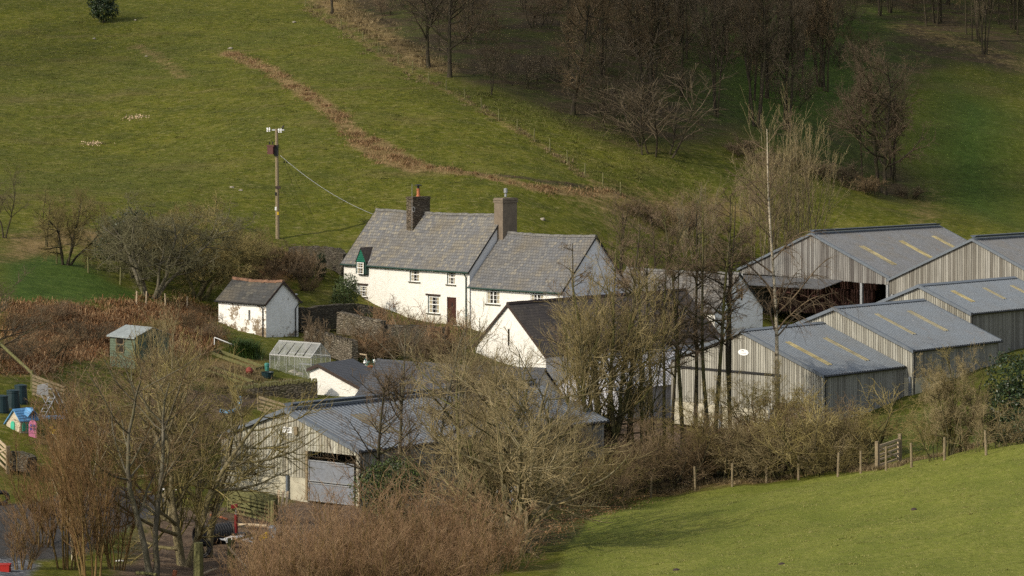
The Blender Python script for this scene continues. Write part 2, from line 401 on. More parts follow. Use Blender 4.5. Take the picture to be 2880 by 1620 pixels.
def strip(P, pts, w, soft=1.5):
    d = seg_dist(P, gpoly(pts)); return np.clip(1 - (d - w) / soft, 0, 1)

DITCH = [(640,150),(760,195),(900,290),(980,360),(1060,420),(1140,465),(1260,480),(1380,500),(1500,530),(1640,545),(1740,548)]
FENCE_UP = [(860,20),(960,80),(1020,118),(1065,150),(1120,180),(1160,205),(1205,232),(1255,255),(1307,282),(1354,308),(1403,340),(1455,370),(1502,398),(1547,430),(1596,462),(1645,495),(1695,524),(1745,550)]
WOOD = [(900,-40),(960,40),(1100,130),(1230,200),(1330,240),(1450,270),(1560,330),(1700,400),(1850,430),(2000,400),(2120,370),(2240,440),(2330,470),(2480,560),(2620,560),(2560,470),(2300,330),(2500,260),(2700,180),(2880,210),(2950,-60)]
BRACKEN = [(0,960),(0,850),(120,850),(260,870),(400,850),(560,850),(600,880),(590,940),(640,960),(560,1010),(420,1000),(250,1010),(120,1060),(0,1060)]
def build_terrain():
    xs = np.unique(np.concatenate([np.linspace(-260, -80, 24), np.arange(-80, 80.01, .7), np.linspace(80, 260, 24)]))
    ys = np.unique(np.concatenate([np.linspace(0, 76, 22), np.arange(76, 240, .7), np.arange(240, 400, 1.0), np.linspace(400, 900, 40)]))
    X, Y = np.meshgrid(xs, ys); Z = hz(X, Y)
    nx, ny = len(xs), len(ys)
    V = np.stack([X.ravel(), Y.ravel(), Z.ravel()], 1)
    i = (np.arange(ny - 1)[:, None] * nx + np.arange(nx - 1)[None]).ravel()
    Q = np.stack([i, i + 1, i + nx + 1, i + nx], 1)
    P = V[:, :2]
    dry = .78 * strip(P, DITCH, .3, 1.6)
    dry = np.maximum(dry, .55 * strip(P, FENCE_UP, .2, 1.0))
    dry = np.maximum(dry, strip(P, [(1030,400),(1120,455),(1180,475)], .8, 1.8))
    dry = np.maximum(dry, .75 * area(P, [(850,0),(960,70),(1130,175),(1230,215),(1300,200),(1100,90),(980,0)], 2.5))
    dry = np.maximum(dry, .7 * area(P, [(0,660),(120,640),(400,640),(560,690),(420,700),(200,700),(0,740)], 2))
    dry = np.maximum(dry, .5 * strip(P, [(380,130),(450,165),(520,215)], .4, 2))
    dry = np.maximum(dry, .55 * area(P, [(1560,560),(1700,500),(1900,520),(2150,560),(2300,600),(2100,660),(1700,640)], 4))
    dry = np.maximum(dry, .6 * area(P, [(2560,560),(2640,540),(2660,620),(2560,640)], 3))
    dry = np.maximum(dry, .42 * strip(P, [(2570,85),(2720,130),(2880,190)], 2, 5))
    dry = np.maximum(dry, .7 * strip(P, [(1830,1392),(2000,1365),(2190,1350),(2380,1315),(2560,1300),(2720,1262),(2880,1225)], .4, 1.3))
    dry = np.maximum(dry, .8 * area(P, [(560,1000),(740,1010),(760,1060),(640,1100),(560,1080)], 1.5))
    litter_bank_shade = area(P, WOOD, 5)
    litter_bank_shade = np.maximum(litter_bank_shade, area(P, [(1560,1230),(1800,1200),(2150,1230),(2330,1230),(2420,1200),(2440,1300),(2200,1330),(1830,1385),(1640,1460),(1480,1560),(1350,1620),(1150,1480),(1250,1330)], 3))
    litter_bank_shade = np.maximum(litter_bank_shade, .95 * strip(P, [(1010,402),(1060,440),(1130,470),(1200,478),(1330,486),(1450,500),(1560,518),(1690,538)], .35, .7))  # dark strip painted for the ditch bank's shadow and soil edge
    track = area(P, [(-60,1420),(60,1418),(150,1395),(330,1370),(480,1400),(470,1450),(330,1500),(250,1560),(130,1580),(-60,1570)], 1.2)
    mud = area(P, [(430,1440),(760,1430),(900,1400),(1100,1430),(1000,1560),(800,1640),(300,1640),(380,1540)], 2.0)
    mud = np.maximum(mud, area(P, [(1000,0,130),(2050,0,160),(2500,0,232),(2900,0,215),(2600,0,182),(1900,0,205),(1500,0,184),(1350,0,176)], 4))
    mud = np.maximum(mud, .8 * area(P, [(360,1090),(560,1100),(700,1110),(780,1100),(760,1140),(640,1200),(380,1200)], 1.5))
    mud = np.maximum(mud, .9 * strip(P, [(2470,1330),(2440,1355)], .6, 1.0))
    lush = area(P, [(0,740),(120,715),(220,740),(330,800),(450,850),(520,860),(400,880),(280,850),(150,850),(0,850)], 2.0)
    lush = np.maximum(lush, .8 * area(P, [(2640,210),(2880,330),(2900,660),(2600,560),(2560,420)], 6))
    lush = np.maximum(lush, .7 * area(P, [(1900,20),(2500,20),(2560,300),(2300,480),(1950,320)], 8))
    lush = np.maximum(lush, .5 * area(P, [(2430,1190),(2640,1120),(2880,1150),(2880,1230),(2480,1300)], 2))
    near = area(P, [(1560,1660),(1575,1600),(1600,1530),(1670,1455),(1830,1400),(2100,1368),(2490,1318),(2880,1242),(2980,1220),(3500,1140),(4600,1000),(4600,1640)], .7)
    near = np.maximum(near, np.clip((86 - P[:, 1]) / 6, 0, 1))
    brk = area(P, BRACKEN, 2.5) * .85
    brk = np.maximum(brk, .7 * area(P, [(640,790),(720,700),(950,720),(930,760),(830,800),(850,860),(760,880)], 2))
    dark = np.clip((P[:, 1] - 290) / 80, 0, 1) * .3  # cloud shade over the far slope, painted into the grass colour
    grav = area(P, [(-60,1600),(-60,1570),(60,1568),(110,1590),(60,1640),(-60,1650)], .7)
    grav = np.maximum(grav, .6 * area(P, [(290,1555),(400,1520),(440,1545),(330,1580)], .8))
    n = N('terrain_ground', .95, .1); p = n.geo()
    m1 = n.sep(n.attr('m1', 'Color')); m2 = n.sep(n.attr('m2', 'Color')); m3 = n.sep(n.attr('m3', 'Color'))
    big = n.noise(p, .045, 5, .6); mid = n.noise(n.mapv(p, (.8, 1.3, 1)), .22, 5, .65); fin = n.noise(p, 1.3, 5, .7); gr = n.noise(p, 5.5, 4, .75)
    g = n.ramp(fin, [(.25, (.053, .064, .006)), (.48, (.094, .102, .010)), (.64, (.136, .13, .019)), (.8, (.19, .158, .042))])
    g = n.mix(n.ramp(mid, [(.34, .75), (.50, 0.0)]), g, (.062, .071, .013))
    g = n.mix(n.ramp(mid, [(.54, 0.0), (.72, .6)]), g, (.17, .15, .04))
    g = n.mix(n.ramp(big, [(.38, .55), (.56, 0.0)]), g, (.072, .084, .015))
    g = n.mix(n.ramp(n.noise(n.mapv(p, (.5, 1.2, 1), (0, 0, .5)), .11, 4, .6), [(.56, 0.0), (.68, .5)]), g, (.135, .105, .04))
    g = n.mix(n.ramp(gr, [(.30, .5), (.5, 0.0)]), g, n.hsv(g, .5, 1.0))
    g = n.mix(n.ramp(gr, [(.55, 0.0), (.75, .45)]), g, n.hsv(g, 1.5, .9))
    tus = n.noise(n.mapv(p, (.75, 1.5, 1)), 2.1, 3, .6)
    g = n.mix(n.ramp(tus, [(.34, .6), (.47, 0.0)]), g, n.hsv(g, .52, 1.1))
    g = n.mix(n.ramp(tus, [(.56, 0.0), (.68, .55)]), g, (.235, .20, .085))
    def blend(c, mask, k, amount=.9, w=.12, nz=None):
        nz = nz if nz is not None else n.math('ADD', n.math('MULTIPLY', fin, .6), n.math('MULTIPLY', mid, .4))
        f = n.math('ADD', mask, n.math('MULTIPLY', n.math('SUBTRACT', nz, .5), amount))
        return n.mix(n.ramp(f, [(.5 - w, 0.0), (.5 + w, 1.0)]), c, k)
    nf = n.noise(n.mapv(p, (1.2, .55, 1)), 3.2, 6, .75)
    near_c = n.ramp(nf, [(.25, (.112, .132, .018)), (.5, (.172, .185, .034)), (.66, (.228, .222, .058)), (.8, (.31, .28, .11))])
    near_c = n.mix(n.ramp(n.noise(n.mapv(p, (.5, .2, 1)), .5, 4, .6), [(.38, .6), (.6, 0.0)]), near_c, (.115, .140, .022))
    near_c = n.mix(n.ramp(gr, [(.3, .5), (.5, 0.0)]), near_c, n.hsv(near_c, .55, 1.0))
    lush_c = n.ramp(fin, [(.3, (.030, .056, .008)), (.55, (.058, .094, .015)), (.75, (.10, .125, .03))])
    dry_c = n.ramp(fin, [(.25, (.10, .066, .025)), (.5, (.19, .132, .056)), (.75, (.30, .22, .105))])
    lit_c = n.ramp(fin, [(.25, (.028, .021, .011)), (.5, (.062, .046, .025)), (.75, (.105, .078, .042))])
    lit_c = n.mix(n.ramp(mid, [(.44, 0.0), (.58, .8)]), lit_c, n.ramp(fin, [(.3, (.032, .042, .008)), (.7, (.075, .08, .02))]))
    brk_c = n.ramp(fin, [(.25, (.09, .045, .018)), (.5, (.18, .095, .043)), (.78, (.28, .175, .09))])
    mud_c = n.ramp(fin, [(.25, (.075, .050, .032)), (.5, (.14, .098, .067)), (.75, (.21, .155, .11))])
    trk_c = n.ramp(n.math('ADD', n.math('MULTIPLY', gr, .5), n.math('MULTIPLY', fin, .5)), [(.3, (.045, .043, .042)), (.6, (.075, .072, .07))])
    sp = n.vor(p, 7.0, 'Color'); gra_c = n.ramp(n.sep(sp)[0], [(0, (.06, .064, .074)), (.6, (.125, .13, .145)), (1, (.29, .295, .31))])
    c = blend(g, m3[1], n.hsv(g, .62, 1.05), .5, .4)  # far grass darkened by the painted shade mask
    c = blend(c, m1[1], lit_c, 1.1, .22)
    c = blend(c, m2[1], lush_c, .8, .3)
    c = blend(c, m1[0], dry_c, 1.6, .2)
    c = blend(c, m3[0], brk_c, .9, .15)
    c = blend(c, m2[0], mud_c, .8, .15)
    c = blend(c, m1[2], trk_c, .5, .12)
    c = blend(c, m3[2], gra_c, .6, .15)
    c = blend(c, m2[2], near_c, .3, .12)
    hgt = n.math('ADD', n.math('MULTIPLY', fin, 1.0), n.math('MULTIPLY', gr, .6))
    n.bump(hgt, .8, .16)
    me = np_mesh('terrain', V, Q, n.col(c), smooth=True, attrs={'m1': np.stack([dry, litter_bank_shade, track], 1), 'm2': np.stack([mud, lush, near], 1), 'm3': np.stack([brk, dark, grav], 1)})
    o = link('terrain', me); tag(o, kind='structure')
build_terrain()
# ------------------------------------------------------------------ buildings
def unit(x, y): return Vector((x, y, 0)).normalized()
U0, V0 = unit(-.73, .683), unit(.687, .727)
UP = Vector((0, 0, 1))
def reach(p, d, px):
    """how far along d from p until the sight line column px is met"""
    k = (px - CX) / F; return (k * p.y - p.x) / (d.x - k * d.y)
def zat(p, py): return CH - (py - HY) / F * p.y
rs = random.Random(7)

def corr_slab(mb, e0, e1, r1, r0, pitch=.26, amp=.035, thick=.03):
    """corrugated sheet from eave e0-e1 up to ridge r0-r1 (ribs run down the slope)"""
    e0, e1, r0, r1 = map(Vector, (e0, e1, r0, r1)); L = (e1 - e0).length; k = max(2, int(L / pitch))
    nrm = (e1 - e0).cross(r0 - e0).normalized()
    if nrm.z < 0: nrm = -nrm
    prof = [(0, 0), (.35, 0), (.5, 1), (.85, 1)]
    rows = []
    for i in range(k):
        for t, h in prof: rows.append(((i + t) / k, h))
    rows.append((1, 0))
    pe = [e0.lerp(e1, t) + nrm * amp * h for t, h in rows]; pr = [r0.lerp(r1, t) + nrm * amp * h for t, h in rows]
    for i in range(len(rows) - 1):
        mb.tint = .1 if rows[i][1] == 0 and rows[i + 1][1] == 0 else .75  # trough faces carry the painted shade tint
        mb.face([pe[i], pe[i + 1], pr[i + 1], pr[i]])
    mb.tint = .6; d = nrm * -thick
    mb.face([e1 + d, e0 + d, r0 + d, r1 + d])
    for a, b in ((e0, e1), (e1, r1), (r1, r0), (r0, e0)): mb.face([a, a + d, b + d, b])

def boards(mb, p0, p1, ztop, zbot, nrm, pitch=.185, gap=.032, th=.028, holes=()):
    """vertical boards from p0 to p1; ztop(s) and zbot(s) give heights at distance s"""
    p0, p1 = Vector(p0), Vector(p1); L = (p1 - p0).length; d = (p1 - p0) / L; k = max(1, int(L / pitch)); w = L / k
    for i in range(k):
        a, b = i * w + gap / 2, (i + 1) * w - gap / 2; m = (a + b) / 2
        mb.tint = .12 + .76 * rs.random()
        lo = zbot(m) - rs.random() * .05
        spans = [(lo, None)]
        for h0, h1, z0, z1 in holes:
            if h0 < m < h1:
                spans = [(lo, z0)] if z1 > ztop(m) - .05 else ([(z1, None)] if z0 <= lo + .05 else [(lo, z0), (z1, None)])
        for s0, s1 in spans:
            A = p0 + d * a; B = p0 + d * b; ta, tb = (ztop(a), ztop(b)) if s1 is None else (s1, s1)
            bot = [Vector((A.x, A.y, s0)), Vector((B.x, B.y, s0)), Vector((B.x, B.y, s0)) + nrm * th, Vector((A.x, A.y, s0)) + nrm * th]
            top = [Vector((A.x, A.y, ta)), Vector((B.x, B.y, tb)), Vector((B.x, B.y, tb)) + nrm * th, Vector((A.x, A.y, ta)) + nrm * th]
            mb.prism(bot, top)
    mb.tint = .5

class Barn:
    """gable in plane of u facing -v; Rc = right eave corner of the near gable, ridge runs along v"""
    def __init__(s, Rc, wr, wl, rise, length, base, u=U0, v=V0):
        s.R, s.u, s.v, s.wr, s.wl, s.rise, s.len, s.base = Rc, u, v, wr, wl, rise, length, base
        s.lz = Rc.z + rise - rise * wl / wr          # left eave height, same pitch both sides
    def pt(s, a, b, z):                              # a along u from the right eave, b along v
        q = s.R + s.u * a + s.v * b; return Vector((q.x, q.y, z))
    def roofz(s, a):
        return s.R.z + s.rise * a / s.wr if a <= s.wr else s.R.z + s.rise - s.rise * (a - s.wr) / s.wr
    def w(s): return s.wr + s.wl

def barn_from_px(R3, xA, yA, xL, xEnd, base, u=U0, v=V0, end_on='ridge'):
    wr = reach(R3, u, xA); A = R3 + u * wr; rise = zat(A, yA) - R3.z
    tot = reach(R3, u, xL)
    p = A if end_on == 'ridge' else R3
    return Barn(R3, wr, tot - wr, rise, reach(p, v, xEnd), base, u, v)

def metal_roof(b, root, mat, ov=.18, lights=(), lmat=None, ridge=True, both=True, vent=False):
    mb = MB(); W = b.w(); k = b.rise / b.wr
    za, zr = b.R.z - k * ov, b.R.z + b.rise
    e0, e1 = b.pt(-ov, -ov, za), b.pt(-ov, b.len + ov, za); r0, r1 = b.pt(b.wr, -ov, zr), b.pt(b.wr, b.len + ov, zr)
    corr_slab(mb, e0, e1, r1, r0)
    zl = b.lz - k * ov
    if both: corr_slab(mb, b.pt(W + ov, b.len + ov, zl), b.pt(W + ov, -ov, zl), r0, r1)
    ro = mb.build('roof', mat, root)
    fl = MB(); h = .05
    for sgn, e in ((0, 1), (1, 1)):
        # verge flashings on the near and far gables
        bb = -ov - .02 if sgn == 0 else b.len + ov + .02
        for a0, a1, z0, z1 in ((-ov, b.wr, za, zr), (W + ov, b.wr, zl, zr)):
            fl.slab(b.pt(a0, bb, z0 + .045), b.pt(a1, bb, z1 + .045), b.pt(a1, bb, z1 - .16), b.pt(a0, bb, z0 - .16), b.v * (-.03 if sgn == 0 else .03))
            q = b.v * (.16 if sgn == 0 else -.16)
            fl.slab(b.pt(a0, bb, z0 + .048), b.pt(a1, bb, z1 + .048), b.pt(a1, bb, z1 + .048) + q, b.pt(a0, bb, z0 + .048) + q, UP * .012)
    if ridge:
        for s_ in (-1, 1):
            c0, c1 = b.pt(b.wr, -ov, zr + .07), b.pt(b.wr, b.len + ov, zr + .07)
            d = b.u * s_ * .28 - UP * .28 * k
            fl.slab(c0, c1, c1 + d, c0 + d, UP * .012)
    if vent:
        for s_ in (-1, 1):
            for b0, b1 in ((0, b.len),):
                c0, c1 = b.pt(b.wr + s_ * .06, b0, zr + .1), b.pt(b.wr + s_ * .06, b1, zr + .1)
                fl.slab(c0, c1, c1 + b.u * s_ * .22 + UP * .16, c0 + b.u * s_ * .22 + UP * .16, UP * .015)
    fl.build('ridge_flashing', M['flash'], ro)
    for (b0, b1, a0, a1) in lights:
        lb = MB(); z0, z1 = b.R.z + k * a0 + .03, b.R.z + k * a1 + .03
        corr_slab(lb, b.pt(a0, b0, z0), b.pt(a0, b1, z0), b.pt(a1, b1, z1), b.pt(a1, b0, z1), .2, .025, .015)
        lb.build('rooflight', lmat or M['rooflight'], ro)
    return ro
def gutter(b, root, mat, ov=.18, z=None):
    mb = MB(); k = b.rise / b.wr; za = b.R.z - k * ov - .06
    p0, p1 = b.pt(-ov - .05, -ov, za), b.pt(-ov - .05, b.len + ov, za)
    mb.tube([p0, p1], .06, 6); mb.tube([p0 + b.v * .3, p0 + b.v * .3 + b.u * .2 - UP * .25, Vector((*(p0 + b.v * .3 + b.u * .2).xy, b.base))], .045, 6)
    return mb.build('gutter', mat, root)
def board_barn(name, label, b, bmat, rmat, side, bottom, lights, lmat=None, conc=True, vent=False, holes=(), group=None):
    root = thing(name, label, 'barn', b.pt(b.w() / 2, b.len / 2, b.base), 0, group)
    W = b.w(); zb = bottom
    mb = MB(); boards(mb, b.pt(0, 0, 0), b.pt(W, 0, 0), lambda s: b.roofz(s) - .03, lambda s: zb, -b.v, holes=holes)
    mb.build('gable_boarding', bmat, root)
    mb = MB(); boards(mb, b.pt(0, 0, 0), b.pt(0, b.len, 0), lambda s: b.R.z - .05, lambda s: zb, -b.u)
    mb.build('side_boarding', side, root)
    mb = MB(); boards(mb, b.pt(W, 0, 0), b.pt(W, b.len, 0), lambda s: b.lz - .05, lambda s: zb, b.u)
    boards(mb, b.pt(0, b.len, 0), b.pt(W, b.len, 0), lambda s: b.roofz(s) - .03, lambda s: zb, b.v)
    mb.build('rear_boarding', side, root)
    if conc:
        mb = MB(); t = .12; B = b.base - .8
        hs = sorted((h0, h1) for h0, h1, z0, z1 in holes if z0 <= zb + .05)
        a = 0.0; sp = []
        for h0, h1 in hs: sp.append((a, h0)); a = h1
        sp.append((a, W))
        for a0, a1 in sp:
            if a1 - a0 > .05: mb.slab(b.pt(a0, 0, B), b.pt(a1, 0, B), b.pt(a1, 0, zb), b.pt(a0, 0, zb), b.v * t)
        mb.slab(b.pt(0, t, B), b.pt(0, b.len, B), b.pt(0, b.len, zb), b.pt(0, t, zb), b.u * t)
        mb.slab(b.pt(W, t, B), b.pt(W, b.len, B), b.pt(W, b.len, zb), b.pt(W, t, zb), -b.u * t)
        mb.build('concrete_wall', M['concrete'], root)
    fr = MB()
    nb = max(2, int(W / 4) + 1)
    for i in range(nb):
        a = .15 + (W - .3) * i / (nb - 1)
        if any(h0 - .1 < a < h1 + .1 for h0, h1, _, _ in holes): continue
        fr = MB(); fr.bar(b.pt(a, -.09, b.base - .8), b.pt(a, -.09, zb + .05), .14, .12, b.v); fr.build('steel_post', M['flash'], root)
    metal_roof(b, root, rmat, lights=lights, lmat=lmat, vent=vent)
    gutter(b, root, M['black'])
    return root

# --- foreground barn, pale boards, sheeted gate
b1 = barn_from_px(at(1010, 1264, 135), 808, 1150, 622, 1500, .15, unit(-.80, .60), unit(.70, .714))
A0 = reach(b1.R, b1.u, 1001); A1 = reach(b1.R, b1.u, 870)
zt, zm = zat(b1.pt(A1, 0, 0), 1268), zat(b1.pt(A1, 0, 0), 1352)
ground_b1 = .15
def lights_of(b, spec):   # (fraction along length, width m, from fraction of slope, to)
    return [(b.len * f, b.len * f + w, b.wr * a, b.wr * c) for f, w, a, c in spec]
barn1 = board_barn('timber_barn', 'pale boarded barn with a white notice and grey sheeted gate in its gable', b1, M['board_b1'], M['sheet_b1'], M['board_dark'], zat(b1.pt(2, 0, 0), 1350),
                   lights_of(b1, [(.16, 1.0, .25, .72), (.42, 1.0, .25, .72), (.68, 1.0, .25, .72)]), M['rooflight_brown'], True, True, holes=[(A0, A1, 0, zt)])
def sheet_gate():
    z0, z1, z2 = b1.base - .1, zm - .35, zat(b1.pt(A1, 0, 0), 1292)
    zs = zat(b1.pt((A0 + A1) / 2, 0, 0), 1359)
    for lo, hi, nm in ((z0, zs - .05, 'lower_gate'), (zs, z2, 'upper_gate')):
        mb = MB(); mb.slab(b1.pt(A0 + .03, -.06, lo), b1.pt(A1 - .03, -.06, lo), b1.pt(A1 - .03, -.06, hi), b1.pt(A0 + .03, -.06, hi), b1.v * .04)
        o = mb.build(nm, M['grey_door'], barn1)
        fb = MB()
        for a in (A0 + .06, A1 - .06): fb.bar(b1.pt(a, -.085, lo), b1.pt(a, -.085, hi), .05, .04, b1.v)
        for z in (lo + .03, hi - .03): fb.bar(b1.pt(A0 + .1, -.085, z), b1.pt(A1 - .1, -.085, z), .04, .05)
        fb.build('frame', M['steel'], o)
    mb = MB(); mb.bar(b1.pt(A1 + .06, -.07, z0), b1.pt(A1 + .06, -.07, zt), .16, .14, b1.v); mb.build('door_post', M['wood'], barn1)
    ab = MB(); c = b1.pt(reach(b1.R, b1.u, 836), -.05, zat(b1.R + b1.u * 4, 1212)); ab.box(c, .22, .16, .42, b1.u, b1.v); ab.build('lamp_box', M['wood'], barn1)
sheet_gate()
def notice():
    a1_, a0_ = reach(b1.R, b1.u, 797), reach(b1.R, b1.u, 823)
    p = b1.R + b1.u * a0_; zt_, zb_ = zat(p, 1202), zat(p, 1218)
    root = thing('notice_board', 'small white notice board with black slanted heading fixed to boarded gable', 'sign', b1.pt((a0_ + a1_) / 2, -.04, zb_))
    mb = MB(); mb.slab(b1.pt(a0_, -.06, zb_), b1.pt(a1_, -.06, zb_), b1.pt(a1_, -.06, zt_), b1.pt(a0_, -.06, zt_), b1.v * .02); mb.build('panel', M['white_paint'], root)
    h = zt_ - zb_; w = a1_ - a0_; mb = MB(); q = random.Random(3)
    for i in range(9):                                  # unreadable slanted heading
        x = a1_ - w * (.10 + .085 * i); zz = zb_ + h * .66
        mb.bar(b1.pt(x, -.066, zz), b1.pt(x - w * .035, -.066, zz + h * .2), w * .022, .006, b1.v)
        mb.bar(b1.pt(x, -.066, zz + h * (.02 + .16 * q.random())), b1.pt(x - w * .07, -.066, zz + h * (.02 + .16 * q.random())), w * .02, .006, b1.v)
    mb.build('heading', M['black'], root)
    for zf, x0, x1 in ((.44, .12, .78), (.22, .2, .7)):
        lb = MB(); lb.bar(b1.pt(a1_ - w * x0, -.065, zb_ + h * zf), b1.pt(a1_ - w * x1, -.065, zb_ + h * zf), .02, .006, b1.v); lb.build('text_line', M['steel'], root)
notice()

# --- the three stepped barns and the two big ones behind
def skew(b): return b
b2 = barn_from_px(at(2317, 1053, 165), 2088, 929, 1888, 2563, .5, end_on='eave')
bz2 = zat(b2.pt(3, 0, 0), 1156)
oval_a = reach(b2.R, b2.u, 2092)
barn2 = board_barn('timber_barn', 'boarded barn with a white oval plate, nearest of the three stepped barns', b2, M['board_b2'], M['sheet'], M['board_dark'], bz2, lights_of(b2, [(.18, .55, .15, .68), (.60, .55, .15, .68)]))
mb = MB(); a0 = reach(b2.R, b2.u, 2190); pz = zat(b2.pt(a0, 0, 0), 1060)
mb.tube([b2.pt(a0, -.12, .2), b2.pt(a0, -.12, pz)], .08, 8); mb.build('downpipe', M['white_paint'], barn2)
mb = MB(); mb.bar(b2.pt(a0 - .2, -.09, pz + .12), b2.pt(b2.w() - .5, -.09, pz + .12), .1, .12); mb.build('door_track', M['black'], barn2)
b3 = barn_from_px(at(2567, 982, 170.6), 2350, 865, 2200, 2807, 1.8, end_on='eave')
barn3 = board_barn('timber_barn', 'middle one of the three stepped barns, broad roof with two yellow rooflights', b3, M['board_b2'], M['sheet'], M['board_dark'], zat(b3.pt(0, 0, 0), 1062), lights_of(b3, [(.24, .5, .28, .78), (.62, .5, .28, .78)]))
b4 = barn_from_px(at(2730, 878, 181), 2587, 802, 2455, 2990, 3.0, end_on='eave')
barn4 = board_barn('timber_barn', 'uppermost of the three stepped barns, at the right edge with short rooflights', b4, M['board_b2'], M['sheet'], M['board_dark'], zat(b4.pt(0, 0, 0), 1000), lights_of(b4, [(.17, .5, .3, .72), (.5, .5, .3, .72), (.8, .5, .3, .72)]))
# open fronted pair
bA = barn_from_px(at(2500, 778, 226), 2284, 656, 2081, 2640, 2.0)
bA2 = barn_from_px(at(2975, 805, 212), 2737, 672, 2502, 2990, 2.0)
def open_barn(name, label, b, zb, lights, back=True):
    root = thing(name, label, 'barn', b.pt(b.w() / 2, b.len / 2, b.base))
    W = b.w(); mb = MB(); boards(mb, b.pt(0, 0, 0), b.pt(W, 0, 0), lambda s: b.roofz(s) - .03, zb, -b.v, .22, .03)
    mb.build('gable_boarding', M['board_grey'] if b is bA else M['board_grey2'], root)
    mb = MB(); low = lambda s: b.base - .5
    boards(mb, b.pt(W, 0, 0), b.pt(W, b.len, 0), lambda s: b.lz - .05, low, b.u, .18, .008)
    boards(mb, b.pt(0, b.len, 0), b.pt(W, b.len, 0), lambda s: b.roofz(s) - .03, low, b.v, .18, .008)
    boards(mb, b.pt(0, 1, 0), b.pt(0, b.len, 0), lambda s: b.R.z - .05, low, -b.u, .18, .008)
    mb.build('rear_boarding', M['board_dark'], root)
    metal_roof(b, root, M['sheet_old'], lights=lights, lmat=M['rooflight'], vent=True)
    fr = MB()
    for a in (.2, reach(b.R, b.u, 2421) if b is bA else W * .5, W - .2):
        fr = MB(); fr.bar(b.pt(a, .12, b.base - .5), b.pt(a, .12, zb(a) + .1), .22, .2, b.v); fr.build('steel_column', M['steel'], root)
    return root
zA = lambda s: zat(bA.pt(2, 0, 0), 797) + .02 * s
barnA = open_barn('open_barn', 'large open-fronted barn with weathered grey gable and low canopy across its opening', bA, zA, lights_of(bA, [(.16, .7, .22, .66), (.5, .7, .22, .72), (.8, .7, .35, .78)]))
barnA2 = open_barn('open_barn', 'grey boarded barn at the right edge behind the short-roofed barn', bA2, lambda s: 4.6, lights_of(bA2, [(.3, .7, .3, .7)]))
def canopy_and_hay():
    b = bA; W = b.w(); a1, a0 = reach(b.R, b.u, 2095), reach(b.R, b.u, 2372)
    z1, z0 = zat(b.pt(a1, -1, 0), 776), zat(b.pt(a1, -1, 0), 776)
    mb = MB()
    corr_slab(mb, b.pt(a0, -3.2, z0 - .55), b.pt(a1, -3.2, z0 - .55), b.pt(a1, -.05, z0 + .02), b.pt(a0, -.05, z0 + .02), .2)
    mb.build('canopy', M['sheet_old'], barnA)
    for i, (aa, d, hh) in enumerate(((W * .72, 3.2, 3.1), (W * .42, 4.2, 2.7))):
        root = thing('stack_of_bales', ['dark maroon stack of wrapped bales at the left inside the open barn', 'dark maroon stack of wrapped bales beside the steel column in the open barn'][i], 'bale stack', b.pt(aa, d, b.base), 0)
        q = random.Random(i + 5)
        for r_ in range(3):
            for c_ in range(4 - (r_ == 2)):
                m2 = MB(); ctr = b.pt(aa + (c_ - 1.5) * 1.3 + (r_ % 2) * .3, d + q.uniform(-.2, .2), b.base + .6 + r_ * 1.1)
                pr = [(.05, -.58), (.58, -.55), (.64, -.2), (.64, .3), (.58, .54), (.05, .57)]
                m2.lathe(ctr, pr, 12); m2.build('bale', M['maroon'], root, True)
canopy_and_hay()
def plate():
    p = b2.pt(oval_a, -.05, 0); z = zat(p, 991)
    root = thing('oval_plate', 'white oval plate with a small dark mark on the boarded barn gable', 'sign', b2.pt(oval_a, -.05, z))
    mb = MB(); ring = [b2.pt(oval_a + .42 * math.cos(t), -.055, z + .2 * math.sin(t)) for t in np.linspace(0, 2 * math.pi, 22)[:-1]]
    mb.prism(ring, [r + b2.v * .02 for r in ring]); mb.build('panel', M['white_paint'], root)
    mb = MB()
    for k, dx in enumerate((-.03, .03, .09)): mb.bar(b2.pt(oval_a + dx, -.06, z + .07), b2.pt(oval_a + dx + .04, -.06, z + .12), .03, .008, b2.v)
    mb.build('mark', M['black'], root)
    mb = MB(); mb.bar(b2.pt(oval_a - .2, -.06, z - .07), b2.pt(oval_a + .2, -.06, z - .05), .02, .006, b2.v); mb.build('text_line', M['steel'], root)
plate()
# low pale-roofed shed behind the alders
b5 = barn_from_px(at(1740, 1092, 172), 1655, 1003, 1560, 1985, 0.0)
def shed5():
    root = thing('metal_shed', 'pale metal-roofed shed behind the alder trunks, left of the oval plate barn', 'shed', b5.pt(b5.w() / 2, b5.len / 2, b5.base))
    mb = MB(); W = b5.w(); B = b5.base - .8
    g = [b5.pt(0, 0, B), b5.pt(W, 0, B), b5.pt(W, 0, b5.lz - .03), b5.pt(b5.wr, 0, b5.R.z + b5.rise - .05), b5.pt(0, 0, b5.R.z - .03)]
    mb.face(g); mb.face([p + b5.v * b5.len for p in g][::-1])
    for i in (1, 4, 2, 3): pass
    mb.face([g[4], g[0], g[0] + b5.v * b5.len, g[4] + b5.v * b5.len]); mb.face([g[1], g[2], g[2] + b5.v * b5.len, g[1] + b5.v * b5.len])
    mb.build('wall', M['sheet_pale'], root)
    metal_roof(b5, root, M['sheet_pale'])
shed5()

